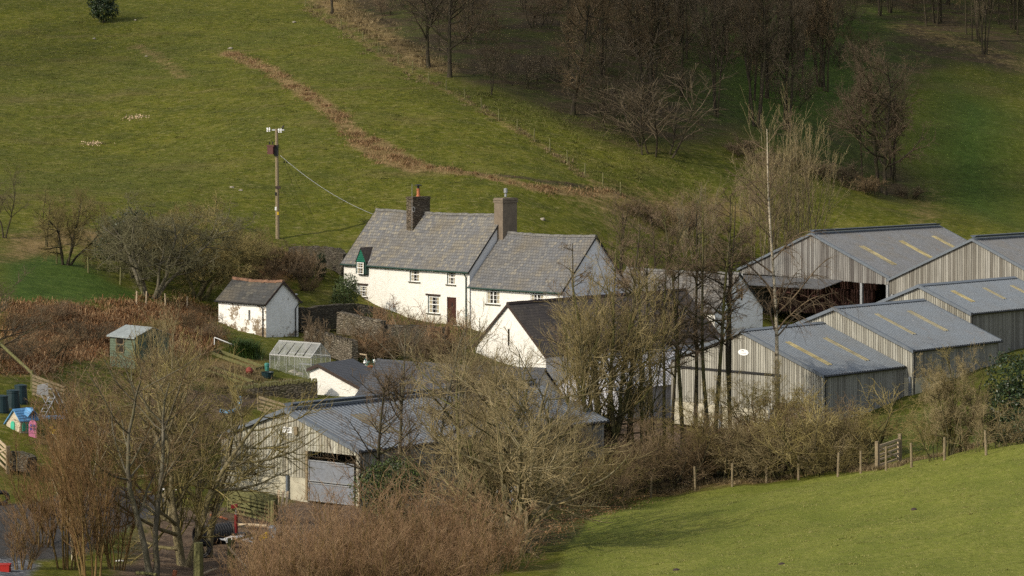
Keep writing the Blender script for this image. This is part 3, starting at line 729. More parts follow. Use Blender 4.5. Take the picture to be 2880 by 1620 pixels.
# ---------------------------------------------------------------- stone houses
def ridge_tiles(p0, p1, mat, parent, w=.16, step=.45):
    mb = MB(); d = (p1 - p0); L = d.length; d /= L; k = int(L / step); s = d.cross(UP).normalized(); q = random.Random(k)
    for i in range(k):
        a, b = p0 + d * (L * i / k + .008), p0 + d * (L * (i + 1) / k - .008); zz = UP * q.uniform(-.008, .012); mb.tint = q.random()
        pa = [a + s * w - UP * .13 + zz, a + s * w * .5 + UP * .03 + zz, a - s * w * .5 + UP * .03 + zz, a - s * w - UP * .13 + zz]
        pb = [p + (b - a) for p in pa]; mb.prism(pa, pb)
    return mb.build('ridge_tiles', mat, parent)

def sash(root, P, hor, nrm, a0, a1, z0, z1, rec=.12, cols=3, rows=4, sill=True, style='sash', green=True):
    """window in a wall: P(a,z) gives the wall plane point, hor along it, nrm outward"""
    f = MB(); t = .055
    def q(a, z, o): return P(a, z) - nrm * rec + nrm * o
    zm = (z0 + z1) / 2; am = (a0 + a1) / 2; wd = abs(a1 - a0)
    if green:
        g = MB()
        for a in (a0 + .03, a1 - .03): g.bar(q(a, z0, .0), q(a, z1, .0), .07, .1, nrm)
        g.bar(q(a0 + .07, z1 - .03, 0), q(a1 - .07, z1 - .03, 0), .1, .06)
        i0, i1 = a0 + .07, a1 - .07
    else: g = None; i0, i1 = a0, a1
    for a in (i0 + t / 2, i1 - t / 2): f.bar(q(a, z0, .03), q(a, z1 - .06, .03), t, .05, nrm)
    for z in (z0 + t / 2, z1 - .06 - t / 2): f.bar(q(i0 + t, z, .03), q(i1 - t, z, .03), .05, t)
    if style == 'sash': f.bar(q(i0 + t, zm, .035), q(i1 - t, zm, .035), .06, t * 1.1)
    else: f.bar(q(am, z0 + t, .035), q(am, z1 - .06 - t, .035), t * 1.4, .06, nrm)
    for k in range(1, cols):
        a = i0 + (i1 - i0) * k / cols
        if style != 'sash' and abs(a - am) < .05: continue
        f.bar(q(a, z0 + t, .03), q(a, z1 - .06 - t, .03), .026, .03, nrm)
    for k in range(1, rows):
        z = z0 + (z1 - .06 - z0) * k / rows
        if style == 'sash' and abs(z - zm) < .08: continue
        f.bar(q(i0 + t, z, .028), q(i1 - t, z, .028), .03, .026)
    w = f.build('window', M['white_paint'], root)
    if g: g.build('frame', M['green_paint'], w)
    p = MB(); p.face([q(i0, z0, 0), q(i1, z0, 0), q(i1, z1, 0), q(i0, z1, 0)]); p.build('pane', M['glass'], w)
    for s_ in (0, 1):                       # curtains drawn back
        c = MB(); e0 = i0 + .06 if s_ == 0 else i1 - .06; e1 = e0 + (.2 if s_ == 0 else -.2) * wd
        c.slab(q(e0, z0 + .06, .006), q(e1, z0 + .06, .006), q(e1, z1 - .12, .006), q(e0, z1 - .12, .006), nrm * .004); c.build('curtain', M['curtain'], w)
    if sill:
        s = MB(); d = 1 if a1 > a0 else -1
        s.slab(P(a0 - .1 * d, z0 - .09), P(a1 + .1 * d, z0 - .09), P(a1 + .1 * d, z0 - .01), P(a0 - .1 * d, z0 - .01), nrm * .09); s.build('sill', M['sill'], w)
    return w
M['curtain'] = plain('cream_curtain', (.35, .31, .22), .9)
M['sill'] = plain('stone_sill', (.09, .085, .06), .9)

def wall_holes(mb, P, L, z0, z1, holes, nrm, depth=.2):
    xs = sorted({0.0, L, *[h[0] for h in holes], *[h[1] for h in holes]}); zs = sorted({z0, z1, *[h[2] for h in holes], *[h[3] for h in holes]})
    for i in range(len(xs) - 1):
        for j in range(len(zs) - 1):
            cx, cz = (xs[i] + xs[i + 1]) / 2, (zs[j] + zs[j + 1]) / 2
            if any(h[0] < cx < h[1] and h[2] < cz < h[3] for h in holes): continue
            mb.face([P(xs[i], zs[j]), P(xs[i + 1], zs[j]), P(xs[i + 1], zs[j + 1]), P(xs[i], zs[j + 1])])
    for a0, a1, h0, h1 in holes:
        c = [P(a0, h0), P(a1, h0), P(a1, h1), P(a0, h1)]; d = [p - nrm * depth for p in c]
        for k in range(4): mb.face([c[k], c[(k + 1) % 4], d[(k + 1) % 4], d[k]])

class House:
    """long eave wall faces -v; Rc = near right eave corner, long side runs along u, gables along v"""
    def __init__(s, Rc, length, half, rise, base, u=U0, v=V0, back=None):
        s.R, s.L, s.h, s.rise, s.base, s.u, s.v = Rc, length, half, rise, base, u, v; s.back = back or half
    def pt(s, a, b, z): q = s.R + s.u * a + s.v * b; return Vector((q.x, q.y, z))
def house_px(R3, xL, xRidge, yRidge, base, u, v):
    L = reach(R3, u, xL); h = reach(R3, v, xRidge); p = R3 + v * h
    return House(R3, L, h, zat(p, yRidge) - R3.z, base, u, v)
def slate_roof(h, root, mat, ins=.0, th=.07, rmat=None):
    mb = MB(); zr = h.R.z + h.rise; zb = h.R.z + h.rise - h.rise * h.back / h.h
    e0, e1, r1, r0 = h.pt(0, 0, h.R.z), h.pt(h.L, 0, h.R.z), h.pt(h.L, h.h, zr), h.pt(0, h.h, zr)
    k0, k1 = h.pt(0, h.h + h.back, zb), h.pt(h.L, h.h + h.back, zb)
    nseg = 24; q = random.Random(int(h.L * 100)); sag = [0] + [q.uniform(-.03, .03) for _ in range(nseg - 1)] + [0]
    sag2 = [-.10 * math.sin(math.pi * i / nseg) + sag[i] for i in range(nseg + 1)]
    Ls, sl = (e1 - e0).length, (r0 - e0).length
    def row(a, b, sg, m=0): return [a.lerp(b, i / nseg) + UP * sg[i] for i in range(nseg + 1)]
    E, Rg, K = row(e0, e1, sag), row(r0, r1, sag2), row(k0, k1, sag)
    Mi = [a.lerp(b, .5) + UP * q.uniform(-.035, .01) for a, b in zip(E, Rg)]
    for i in range(nseg):
        u0, u1 = Ls * i / nseg, Ls * (i + 1) / nseg
        mb.face([E[i + 1], E[i], Mi[i], Mi[i + 1]], [(u1, 0), (u0, 0), (u0, sl / 2), (u1, sl / 2)])
        mb.face([Mi[i + 1], Mi[i], Rg[i], Rg[i + 1]], [(u1, sl / 2), (u0, sl / 2), (u0, sl), (u1, sl)])
        mb.face([Rg[i + 1], Rg[i], K[i], K[i + 1]], [(u1, sl), (u0, sl), (u0, 0), (u1, 0)])
    d = UP * -th
    for A, B in ((E[0], Mi[0]), (Mi[0], Rg[0]), (Rg[0], K[0]), (Mi[-1], E[-1]), (Rg[-1], Mi[-1]), (K[-1], Rg[-1])): mb.face([A, B, B + d, A + d])
    for i in range(nseg): mb.face([E[i], E[i + 1], E[i + 1] + d, E[i] + d]); mb.face([K[i + 1], K[i], K[i] + d, K[i + 1] + d])
    o = mb.build('roof', mat, root)
    mid = len(Rg) // 2
    if rmat:
        for i in range(0, nseg, 6): pass
        ridge_tiles(Rg[0] + UP * .05, Rg[-1] + UP * .05, rmat, o) if False else _ridge_poly(Rg, rmat, o)
    return o
def _ridge_poly(Rg, rmat, parent):
    mb = MB(); w = .17; q = random.Random(len(Rg))
    for i in range(len(Rg) - 1):
        p0, p1 = Rg[i], Rg[i + 1]; d = p1 - p0; s = d.cross(UP).normalized(); k = 2
        for j in range(k):
            a, b = p0 + d * (j / k + .012), p0 + d * ((j + 1) / k - .012); zz = UP * (.05 + q.uniform(-.01, .015))
            pa = [a + s * w - UP * .15 + zz, a + s * w * .5 + UP * .02 + zz, a - s * w * .5 + UP * .02 + zz, a - s * w - UP * .15 + zz]
            mb.prism(pa, [p + (b - a) for p in pa])
    mb.build('ridge_tiles', rmat, parent)
def house_walls(h, root, mats, holes, ins_e=.22, ins_g=.1, th=.07):
    """mats: (front, gable); returns P for the front wall plane"""
    k = h.rise / h.h; zf = h.R.z + k * ins_e - th - .02; B = h.base - 1.0
    def P(a, z): return h.pt(a, ins_e, z)
    L0, L1 = ins_g, h.L - ins_g
    def PF(a, z): return P(L1 - a, z)      # left to right as seen from the front
    mb = MB(); mb.cur = 0
    wall_holes(mb, PF, L1 - L0, B, zf, holes, -h.v)
    zr = h.R.z + h.rise - th - .03; tot = h.h + h.back; zb = h.R.z + h.rise - h.rise * h.back / h.h + k * ins_e - th - .02
    mb.cur = 1
    for a, flip in ((L0, False), (L1, True)):
        g = [h.pt(a, ins_e, B), h.pt(a, tot - ins_e, B), h.pt(a, tot - ins_e, zb), h.pt(a, h.h, zr), h.pt(a, ins_e, zf)]
        mb.face(g if not flip else g[::-1])
    mb.cur = 0
    mb.face([h.pt(L0, tot - ins_e, B), h.pt(L1, tot - ins_e, B), h.pt(L1, tot - ins_e, zb), h.pt(L0, tot - ins_e, zb)])
    o = mb.build('wall', list(mats), root)
    return PF, L1 - L0
def verge(h, root, mat, ends=(0, 1), ins=.02, th=.07, d=.16):
    zr = h.R.z + h.rise; zb = zr - h.rise * h.back / h.h
    for e in ends:
        a = -.02 if e == 0 else h.L + .02; off = h.u * (-.03 if e == 0 else .03)
        for b0, b1, z0, z1 in ((0, h.h, h.R.z, zr), (h.h + h.back, h.h, zb, zr)):
            mb = MB(); mb.slab(h.pt(a, b0, z0 - .005), h.pt(a, b1, z1 - .005), h.pt(a, b1, z1 - d), h.pt(a, b0, z0 - d), off); mb.build('bargeboard', mat, root)

# --- farmhouse and its lower wing
uh = unit(-.68, .733); vh = unit(.733, .68)
h1 = house_px(at(1317, 764, 200), 959, 1418, 604, 3.95, uh, vh)
farm = thing('farmhouse', 'tall white farmhouse with a long patched slate roof and small green dormer', 'house', h1.pt(h1.L / 2, h1.h, h1.base))
slate_roof(h1, farm, M['slate_house'], rmat=M['ridge_grey'])
L1h = h1.L - .2
def afr(h, px):   # distance from the left end of the front wall of a photo column
    p = h.pt(0, .22, 0); return h.L - .1 - reach(p, h.u, px)
def zfr(h, px, py):
    p = h.pt(0, .22, 0); return zat(p + h.u * reach(p, h.u, px), py)
def wrect(h, x0, x1, y0, y1):
    return (afr(h, x0), afr(h, x1), zfr(h, (x0 + x1) / 2, y1), zfr(h, (x0 + x1) / 2, y0))
W_up1 = wrect(h1, 1152, 1180, 752, 792); W_up2 = wrect(h1, 1257, 1281, 760, 800); W_low = wrect(h1, 1203, 1236, 832, 881)
W_dorm = wrect(h1, 1012, 1034, 727, 770); W_base = wrect(h1, 1008, 1033, 802, 834); D_rect = wrect(h1, 1257, 1283, 836, 914)
zf_ = h1.R.z + h1.rise / h1.h * .22 - .09
W_dorm = (W_dorm[0], W_dorm[1], W_dorm[2], zf_ - .001)
PF1, _ = house_walls(h1, farm, (M['wash'], M['render_grey']), [W_up1, W_up2, W_low, (W_dorm[0], W_dorm[1], W_dorm[2], zf_ - .05), W_base, D_rect])
for wr_, st in ((W_up1, 4), (W_up2, 4), (W_low, 4), (W_base, 4)):
    sash(farm, PF1, h1.u, -h1.v, wr_[0], wr_[1], wr_[2], wr_[3], .12, 3, 4)
sash(farm, PF1, h1.u, -h1.v, W_dorm[0], W_dorm[1], W_dorm[2], W_dorm[3] + .06, -.30, 2, 4)
def dormer():
    a0, a1 = W_dorm[0] - .12, W_dorm[1] + .14; zb = W_dorm[3] + .06; am = (a0 + a1) / 2
    k = h1.rise / h1.h; zt_ = zb + 1.0; n_ = -h1.v
    def q(a, b, z): return h1.pt(h1.L - .1 - a, b, z)
    root = farm; f0 = -.06
    mb = MB(); mb.face([q(a0, f0, zb), q(a1, f0, zb), q(am, f0, zt_)])
    rows = 6
    for i in range(rows):
        z = zb + (zt_ - zb) * (i + .5) / rows * .92; w_ = (1 - (i + .5) / rows) * (a1 - a0) / 2 * .95
        mb.slab(q(am - w_, f0, z - .07), q(am + w_, f0, z - .07), q(am + w_, f0, z + .05), q(am - w_, f0, z + .05), n_ * .03)
    dm = mb.build('dormer', M['green_board'], root)
    bt = (zt_ - h1.R.z) / k + .3; bl = (zb - h1.R.z) / k + .1
    r = MB()
    for e in (a0 - .03, a1 + .03):
        r.slab(q(e, f0 - .06, zb - .06), q(am, f0 - .06, zt_ + .06), q(am, bt, zt_ + .06), q(e, bl, zb - .06), UP * .05)
    r.build('dormer_roof', M['slate_dark'], dm)
    r = MB()
    r.slab(q(a1 + .05, .1, h1.R.z + k * .1 + .05), q(a1 + .20, .1, h1.R.z + k * .1 + .05), q(am + .24, bt, zt_ + .04), q(am + .1, bt, zt_ + .06), UP * .03)
    r.build('lead_flashing', M['steel'], dm)
    j = MB()
    for a in (W_dorm[0] - .08, W_dorm[1] + .08): j.slab(q(a - .06, .215, W_dorm[2]), q(a + .06, .215, W_dorm[2]), q(a + .06, .215, zb), q(a - .06, .215, zb), n_ * .29)
    j.build('dormer_cheek', M['green_paint'], dm)
dormer()
def door(h, PF, rect, root, mat):
    a0, a1, z0, z1 = rect; n_ = -h.v
    mb = MB(); mb.slab(PF(a0 + .05, z0) - n_ * .14, PF(a1 - .05, z0) - n_ * .14, PF(a1 - .05, z1 - .05) - n_ * .14, PF(a0 + .05, z1 - .05) - n_ * .14, n_ * .05)
    for i in range(5):
        a = a0 + .05 + (a1 - a0 - .1) * (i + .5) / 5; mb.bar(PF(a, z0 + .02) - n_ * .085, PF(a, z1 - .08) - n_ * .085, (a1 - a0) / 5.6, .02, h.v)
    d = mb.build('door', mat, root)
    f = MB()
    for a in (a0 + .025, a1 - .025): f.bar(PF(a, z0) - n_ * .1, PF(a, z1) - n_ * .1, .05, .1, h.v)
    f.bar(PF(a0 + .05, z1 - .025) - n_ * .1, PF(a1 - .05, z1 - .025) - n_ * .1, .1, .05); f.build('frame', mat, d)
    g = MB(); am = (a0 + a1) / 2; g.slab(PF(am - .05, z1 - .75) - n_ * .07, PF(am + .05, z1 - .75) - n_ * .07, PF(am + .05, z1 - .4) - n_ * .07, PF(am - .05, z1 - .4) - n_ * .07, n_ * .01); g.build('letter_slot', M['black'], d)
door(h1, PF1, D_rect, farm, M['brown_door'])
for wr_, e in ((W_low, .22), (W_base, .1)):
    mb = MB(); mb.slab(PF1(wr_[0] - e, wr_[3]), PF1(wr_[1] + .12, wr_[3]), PF1(wr_[1] + .12, wr_[3] + .13), PF1(wr_[0] - e, wr_[3] + .13), -h1.v * .04); mb.build('lintel', M['barge'], farm)
verge(h1, farm, M['black'], (0, 1))
def eave_gutter(h, root, mat, pipe=None, gap=None):
    mb = MB(); z = h.R.z - .09
    for g0, g1 in (((-.02, h.L + .02),) if not gap else ((-.02, gap[0]), (gap[1], h.L + .02))): mb.tube([h.pt(g0, -.04, z), h.pt((g0 + g1) / 2, -.04, z - .02), h.pt(g1, -.04, z)], .065, 6)
    for a in (pipe or []):
        mb.tube([h.pt(a, -.04, z), h.pt(a, -.04, z - .1), h.pt(a, .13, z - .35), h.pt(a, .13, h.base - .4)], .05, 6)
    mb.build('gutter', mat, root)
eave_gutter(h1, farm, M['green_paint'], [.42], (h1.L - .1 - W_dorm[1] - .16, h1.L - .1 - W_dorm[0] + .16))
def chimney(root, c, sx, sy, z0, z1, u, v, mat, cap=.06, capmat=None, bands=1):
    mb = MB(); mb.box(Vector((c.x, c.y, (z0 + z1) / 2)), sx, sy, z1 - z0, u, v); 
    o = mb.build('chimney', mat, root)
    k = MB()
    for i in range(bands):
        k.box(Vector((c.x, c.y, z1 - .03 - i * .16)), sx + cap * 2, sy + cap * 2, .12, u, v)
    k.box(Vector((c.x, c.y, z1 + .06)), sx + cap * .6, sy + cap * .6, .07, u, v)
    k.build('chimney_cap', capmat or mat, o); return o
# stone stack with its clay pot
def chim1():
    p = h1.R + h1.v * h1.h; a = reach(p, h1.u, 1186); c = p + h1.u * a; k = h1.rise / h1.h
    c = c - h1.v * .35; zr = h1.R.z + h1.rise
    o = chimney(farm, c, .78, 1.75, zr - 2.2, zat(c, 556), h1.u, h1.v, M['brick_dark'], .05)
    m = MB(); z = zat(c, 553); cc = Vector((c.x, c.y, z)) + h1.v * .0
    m.lathe(cc, [(.16, 0), (.17, .08), (.125, .14), (.12, .5), (.15, .55), (.15, .62), (.1, .62)], 12); m.build('chimney_pot', M['terracotta'], o, True)
    m = MB(); m.tube([cc + UP * .6, cc + UP * .86], .09, 8); m.lathe(cc + UP * .84, [(.02, .09), (.3, .02), (.3, .06), (.02, .12)], 12); m.build('cowl', M['black'], o)
    m = MB(); q = c - h1.v * .9 + h1.u * -.3
    m.tube([Vector((q.x, q.y, zr - 1.6)), Vector((q.x, q.y, z + 1.0))], .016, 5)
    for i in range(12):
        t0, t1 = math.pi * 2 * i / 12, math.pi * 2 * (i + 1) / 12; e = Vector((q.x, q.y, z - .95))
        m.bar(e - h1.u * (.2 + .14 * math.cos(t0)) + UP * .2 * math.sin(t0), e - h1.u * (.2 + .14 * math.cos(t1)) + UP * .2 * math.sin(t1), .02)
    m.build('aerial', M['steel'], o)
chim1()
def chim2():
    p = h1.R + h1.v * h1.h; c = p + h1.u * -.05 + h1.v * .1; zr = h1.R.z + h1.rise
    o = chimney(farm, c, .95, 1.45, zr - 3.2, zat(c, 560), h1.u, h1.v, M['render_brown'], .06, M['render_brown'], 2)
    m = MB(); z = zat(c, 553); cc = Vector((c.x, c.y, z))
    m.lathe(cc, [(.09, 0), (.09, .18), (.06, .19), (.06, .27), (.14, .28), (.14, .6), (.05, .63)], 12); m.build('flue_cowl', M['steel'], o, True)
chim2()
# wing
uw = unit(-.735, .678); vw = unit(.70, .714)
h2 = house_px(at(1579, 822, 193.5), 1316, 1677, 663, 3.2, uw, vw)
wing = thing('cottage_wing', 'lower slate-roofed white wing built against the tall chimney end of the farmhouse', 'house', h2.pt(h2.L / 2, h2.h, h2.base))
slate_roof(h2, wing, M['slate_wing'], rmat=M['ridge_grey'])
W2a = wrect(h2, 1368, 1405, 816, 855); W2b = wrect(h2, 1492, 1528, 825, 862)
zf2 = h2.R.z + h2.rise / h2.h * .22 - .09
W2a = (*W2a[:3], min(W2a[3], zf2 - .02)); W2b = (*W2b[:3], min(W2b[3], zf2 - .02))
PF2, _ = house_walls(h2, wing, (M['wash'], M['render_grey']), [W2a, W2b])
for w_ in (W2a, W2b): sash(wing, PF2, h2.u, -h2.v, w_[0], w_[1], w_[2], w_[3], .1, 4, 3, True, 'casement', False)
verge(h2, wing, M['black'], (0,)); eave_gutter(h2, wing, M['green_paint'])

# --- long range behind, white gable to the right
h4 = house_px(at(2008, 880, 213), 1690, 2081, 768, 2.0, unit(-.74, .673), unit(.70, .714))
rng4 = thing('stone_range', 'long low slate range ending in a shaded white gable before the open barn', 'outbuilding', h4.pt(h4.L / 2, h4.h, h4.base))
slate_roof(h4, rng4, M['slate_old'], rmat=M['ridge_grey']); house_walls(h4, rng4, (M['wash'], M['wash_skylit']), []); verge(h4, rng4, M['black'], (0,))
mb = MB(); p_ = h4.pt(.085, h4.h + .25, zat(h4.pt(0, h4.h, 0), 845)); mb.slab(p_, p_ + h4.v * .14, p_ + h4.v * .14 + UP * 1.0, p_ + UP * 1.0, -h4.u * .02); mb.build('slit_window', M['dark'], rng4)
# --- white gabled barn in front of the wing: ridge along v
def gabled(name, label, cat, b, wallmat, roofmat, barge, rmat=None, ov=.2, slits=(), sidewall=None):
    root = thing(name, label, cat, b.pt(b.w() / 2, b.len / 2, b.base)); W = b.w(); B = b.base - 1.0; k = b.rise / b.wr
    mb = MB(); i_ = .05
    g = [b.pt(i_, 0, B), b.pt(W - i_, 0, B), b.pt(W - i_, 0, b.lz - .06), b.pt(b.wr, 0, b.R.z + b.rise - .12), b.pt(i_, 0, b.R.z - .06)]
    mb.face(g); g2 = [p + b.v * b.len for p in g]; mb.face(g2[::-1])
    mb.cur = 1; mb.face([g[4], g[0], g2[0], g2[4]]); mb.face([g[1], g[2], g2[2], g2[1]]); mb.cur = 0
    mb.build('wall', [wallmat, sidewall or wallmat], root)
    r = MB(); zr = b.R.z + b.rise
    for a0, z0 in ((-ov, b.R.z - k * ov), (W + ov, b.lz - k * ov)):
        p = [b.pt(a0, -ov, z0), b.pt(a0, b.len + ov, z0), b.pt(b.wr, b.len + ov, zr), b.pt(b.wr, -ov, zr)]
        L, S = (p[1] - p[0]).length, (p[3] - p[0]).length
        f = p if a0 < 0 else [p[1], p[0], p[3], p[2]]
        r.face(f, [(0, 0), (L, 0), (L, S), (0, S)]); d = UP * -.06
        r.face([q + d for q in f][::-1])
        for i in range(4): r.face([f[(i + 1) % 4], f[i], f[i] + d, f[(i + 1) % 4] + d])
    ro = r.build('roof', roofmat, root)
    if barge:
        for a0, z0 in ((-ov, b.R.z - k * ov), (W + ov, b.lz - k * ov)):
            mb = MB(); mb.slab(b.pt(a0, -ov - .01, z0 - .02), b.pt(b.wr, -ov - .01, zr - .02), b.pt(b.wr, -ov - .01, zr - .24), b.pt(a0, -ov - .01, z0 - .24), -b.v * .035)
            mb.build('bargeboard', barge, root)
    if rmat: ridge_tiles(b.pt(b.wr, -ov, zr + .05), b.pt(b.wr, b.len + ov, zr + .05), rmat, ro)
    for px, y0, y1, w_ in slits:
        a = reach(b.R, b.u, px); z1, z0 = zat(b.pt(a, 0, 0), y0), zat(b.pt(a, 0, 0), y1); s = MB()
        s.slab(b.pt(a - w_ / 2, -.012, z0), b.pt(a + w_ / 2, -.012, z0), b.pt(a + w_ / 2, -.012, z1), b.pt(a - w_ / 2, -.012, z1), -b.v * .02); s.build('slit_window', M['dark'], root)
    return root, ro
b3h = barn_from_px(at(1537, 998, 186), 1430, 852, 1336, 1925, .6)
gabled('stone_barn', 'white stone barn with a slit in its gable and dark slate roof', 'barn', b3h, M['wash'], M['slate_dark'], M['barge'], M['barge'], .1, [(1431, 925, 972, .14)])
# --- small outbuilding: eave to the left, shaded gable to the right
ho = house_px(at(746, 854, 189), 606, 797, 790, 3.4, unit(-.72, .694), unit(.70, .714))
outb = thing('stone_outbuilding', 'small worn whitewashed stone outbuilding with red ridge tiles and a slit window', 'outbuilding', ho.pt(ho.L / 2, ho.h, ho.base))
slate_roof(ho, outb, M['slate_shed'], rmat=M['ridge_red'])
PFo, _ = house_walls(ho, outb, (M['wash_stone'], M['wash_thin']), [(lambda r: (r[0], r[1], r[2], r[3]))(wrect(ho, 699, 705, 872, 901))], .18, .12)
r_ = wrect(ho, 699, 705, 872, 901); mb = MB(); mb.face([PFo(r_[0], r_[2]) + ho.v * .19, PFo(r_[1], r_[2]) + ho.v * .19, PFo(r_[1], r_[3]) + ho.v * .19, PFo(r_[0], r_[3]) + ho.v * .19]); mb.build('slit_window', M['dark'], outb)
verge(ho, outb, M['barge'], (0,), d=.2); eave_gutter(ho, outb, M['black'], [.42])
mb = MB(); z_ = ho.R.z - .05; q_ = ho.h * 2
mb.tube([ho.pt(-.1, q_ + .03, z_), ho.pt(-.02, q_ - .25, z_ - .1), ho.pt(.03, q_ - .5, z_ - .45), ho.pt(.03, q_ - .5, ho.base - .4)], .05, 6); mb.build('downpipe', M['black'], outb)
# --- L-shaped dark slated range
u5, v5 = unit(-.86, .51), unit(.51, .86)
rR = at(1535, 1038, 163); hm = House(Vector((0, 0, 0)), 1, 3.5, 2.75, .2, u5, v5)
Lm = reach(rR, u5, 1062); hm = House(Vector((*(rR - v5 * 3.5).xy, rR.z - 2.75)), Lm, 3.5, 2.75, .1, u5, v5, 2.2)
rng5 = thing('slate_range', 'low white range with smooth dark slate roofs meeting in a valley behind the near barn', 'outbuilding', hm.pt(hm.L / 2, hm.h, hm.base))
slate_roof(hm, rng5, M['slate_new'], rmat=M['slate_new']); house_walls(hm, rng5, (M['wash'], M['wash']), [])
bw = Barn(at(1008, 1083, 168.2), 1, 1, 0, 0, .9, u5, v5)
wr_ = reach(bw.R, u5, 897); Aw = bw.R + u5 * wr_; rise_ = zat(Aw, 1022) - bw.R.z; wl_ = reach(bw.R, u5, 871) - wr_
bw = Barn(bw.R, wr_, wl_, rise_, reach(Aw, v5, 992), .9, u5, v5)
def wing5():
    b = bw; W = b.w(); B = b.base - 1.2; k = b.rise / b.wr; ov = .14
    mb = MB(); g = [b.pt(-.6, 0, B), b.pt(W, 0, B), b.pt(W, 0, b.lz - .06), b.pt(b.wr, 0, b.R.z + b.rise - .1), b.pt(-.6, 0, b.R.z - .6 * k - .06)]
    mb.face(g); g2 = [p + b.v * b.len for p in g]; mb.face(g2[::-1]); mb.face([g[1], g[2], g2[2], g2[1]]); mb.face([g[4], g[0], g2[0], g2[4]])
    mb.build('gable_wall', M['wash'], rng5)
    r = MB(); zr = b.R.z + b.rise
    for a0, z0 in ((-.6, b.R.z - k * .6), (W + ov, b.lz - k * ov)):
        p = [b.pt(a0, -ov, z0), b.pt(a0, b.len, z0), b.pt(b.wr, b.len, zr), b.pt(b.wr, -ov, zr)]; L, S = (p[1] - p[0]).length, (p[3] - p[0]).length
        r.face(p, [(0, 0), (L, 0), (L, S), (0, S)]); d = UP * -.06; r.face([q + d for q in p][::-1])
        for i in range(4): r.face([p[(i + 1) % 4], p[i], p[i] + d, p[(i + 1) % 4] + d])
    r.build('gable_roof', M['slate_new'], rng5)
    for a0, z0 in ((-.2, b.R.z - k * .2), (W + ov, b.lz - k * ov)):
        mb = MB(); mb.slab(b.pt(a0, -ov - .01, z0 - .02), b.pt(b.wr, -ov - .01, zr - .02), b.pt(b.wr, -ov - .01, zr - .22), b.pt(a0, -ov - .01, z0 - .22), -b.v * .03); mb.build('bargeboard', M['barge'], rng5)
wing5()
# ------------------------------------------------------------------ plants: bare branching trees
def norm(v): return v / np.maximum(np.linalg.norm(v, axis=-1, keepdims=True), 1e-9)
def grow(p0, d0, L, r0, r1, P, wander, trop, rng, droop=0.0):
    n = len(p0); pts = np.empty((n, P, 3)); pts[:, 0] = p0; d = norm(d0); st = (L / (P - 1))[:, None]
    for i in range(1, P):
        d = norm(d + rng.normal(0, wander, (n, 3)) + np.array([0, 0, trop - droop * i / P])); pts[:, i] = pts[:, i - 1] + d * st
    s = np.linspace(0, 1, P)[None]; rad = r0[:, None] * (1 - s) ** .85 + r1 * (1 - (1 - s) ** .85)
    return pts, rad
def sprout(pts, rad, plen, lv, rng):
    n, P, _ = pts.shape; k = lv['k']
    if isinstance(k, float):       # branches per metre of parent
        cnt = np.maximum(1, (plen * k).astype(int)); idx = np.repeat(np.arange(n), cnt)
    else: idx = np.repeat(np.arange(n), k)
    m = len(idx); t = lv['t0'] + (lv['t1'] - lv['t0']) * rng.random_sample(m) ** lv.get('tp', 1.0)
    f = t * (P - 1); i0 = np.minimum(f.astype(int), P - 2); fr = (f - i0)[:, None]
    a, b = pts[idx, i0], pts[idx, i0 + 1]; p = a + (b - a) * fr; T = norm(b - a)
    pr = rad[idx, i0] * (1 - fr[:, 0]) + rad[idx, i0 + 1] * fr[:, 0]
    rv = rng.normal(0, 1, (m, 3)); rv -= T * (rv * T).sum(1, keepdims=True); rv = norm(rv)
    ang = np.radians(rng.normal(lv['ang'], lv.get('asd', 10), m))[:, None]
    d = np.cos(ang) * T + np.sin(ang) * rv
    d[:, 2] += lv.get('lift', 0.0)
    L = plen[idx] * lv['len'] * (1 - lv.get('taper', .5) * t) * rng.uniform(1 - lv.get('lsd', .35), 1 + lv.get('lsd', .35), m)
    L = np.maximum(L, lv.get('minl', .08))
    r0 = np.minimum(pr * lv.get('rr', .62), .9 * pr); r0 = np.maximum(r0, lv['tip'])
    q, rd = grow(p, d, L, r0, lv['tip'], lv['P'], lv['wander'], lv['trop'], rng, lv.get('droop', 0))
    return q, rd, L
def tubes(pts, rad, s):
    n, P, _ = pts.shape
    T = np.empty_like(pts); T[:, 1:-1] = pts[:, 2:] - pts[:, :-2]; T[:, 0] = pts[:, 1] - pts[:, 0]; T[:, -1] = pts[:, -1] - pts[:, -2]; T = norm(T)
    ref = np.where(np.abs(T[:, :1, 2:3]) > .85, np.array([1., 0, 0]), np.array([0, 0, 1.])); ref = np.broadcast_to(ref, T.shape)
    X = norm(np.cross(T, ref)); Y = np.cross(X, T)
    a = np.arange(s) * 2 * np.pi / s
    V = pts[:, :, None] + (X[:, :, None] * np.cos(a)[None, None, :, None] + Y[:, :, None] * np.sin(a)[None, None, :, None]) * rad[:, :, None, None]
    b = (np.arange(n)[:, None, None] * P + np.arange(P - 1)[None, :, None]) * s; j = np.arange(s)[None, None]; j2 = (j + 1) % s
    Q = np.stack(np.broadcast_arrays(b + j, b + j2, b + s + j2, b + s + j), -1).reshape(-1, 4)
    return V.reshape(-1, 3), Q
def blobs(tips, size, rng, per=1):
    """little buds, cones and catkins at twig ends: crossed diamonds"""
    c = np.repeat(tips, per, 0) + rng.normal(0, size * .8, (len(tips) * per, 3)); m = len(c)
    u = norm(rng.normal(0, 1, (m, 3))); v = norm(np.cross(u, rng.normal(0, 1, (m, 3)))); s = size * rng.uniform(.6, 1.3, (m, 1))
    V = np.stack([c - u * s, c + v * s * .55, c + u * s, c - v * s * .55], 1).reshape(-1, 3)
    return V, np.arange(m * 4).reshape(-1, 4)
def join(parts):
    Vs, Qs, n = [], [], 0
    for V, Q in parts: Vs.append(V); Qs.append(Q + n); n += len(V)
    return np.concatenate(Vs), np.concatenate(Qs)

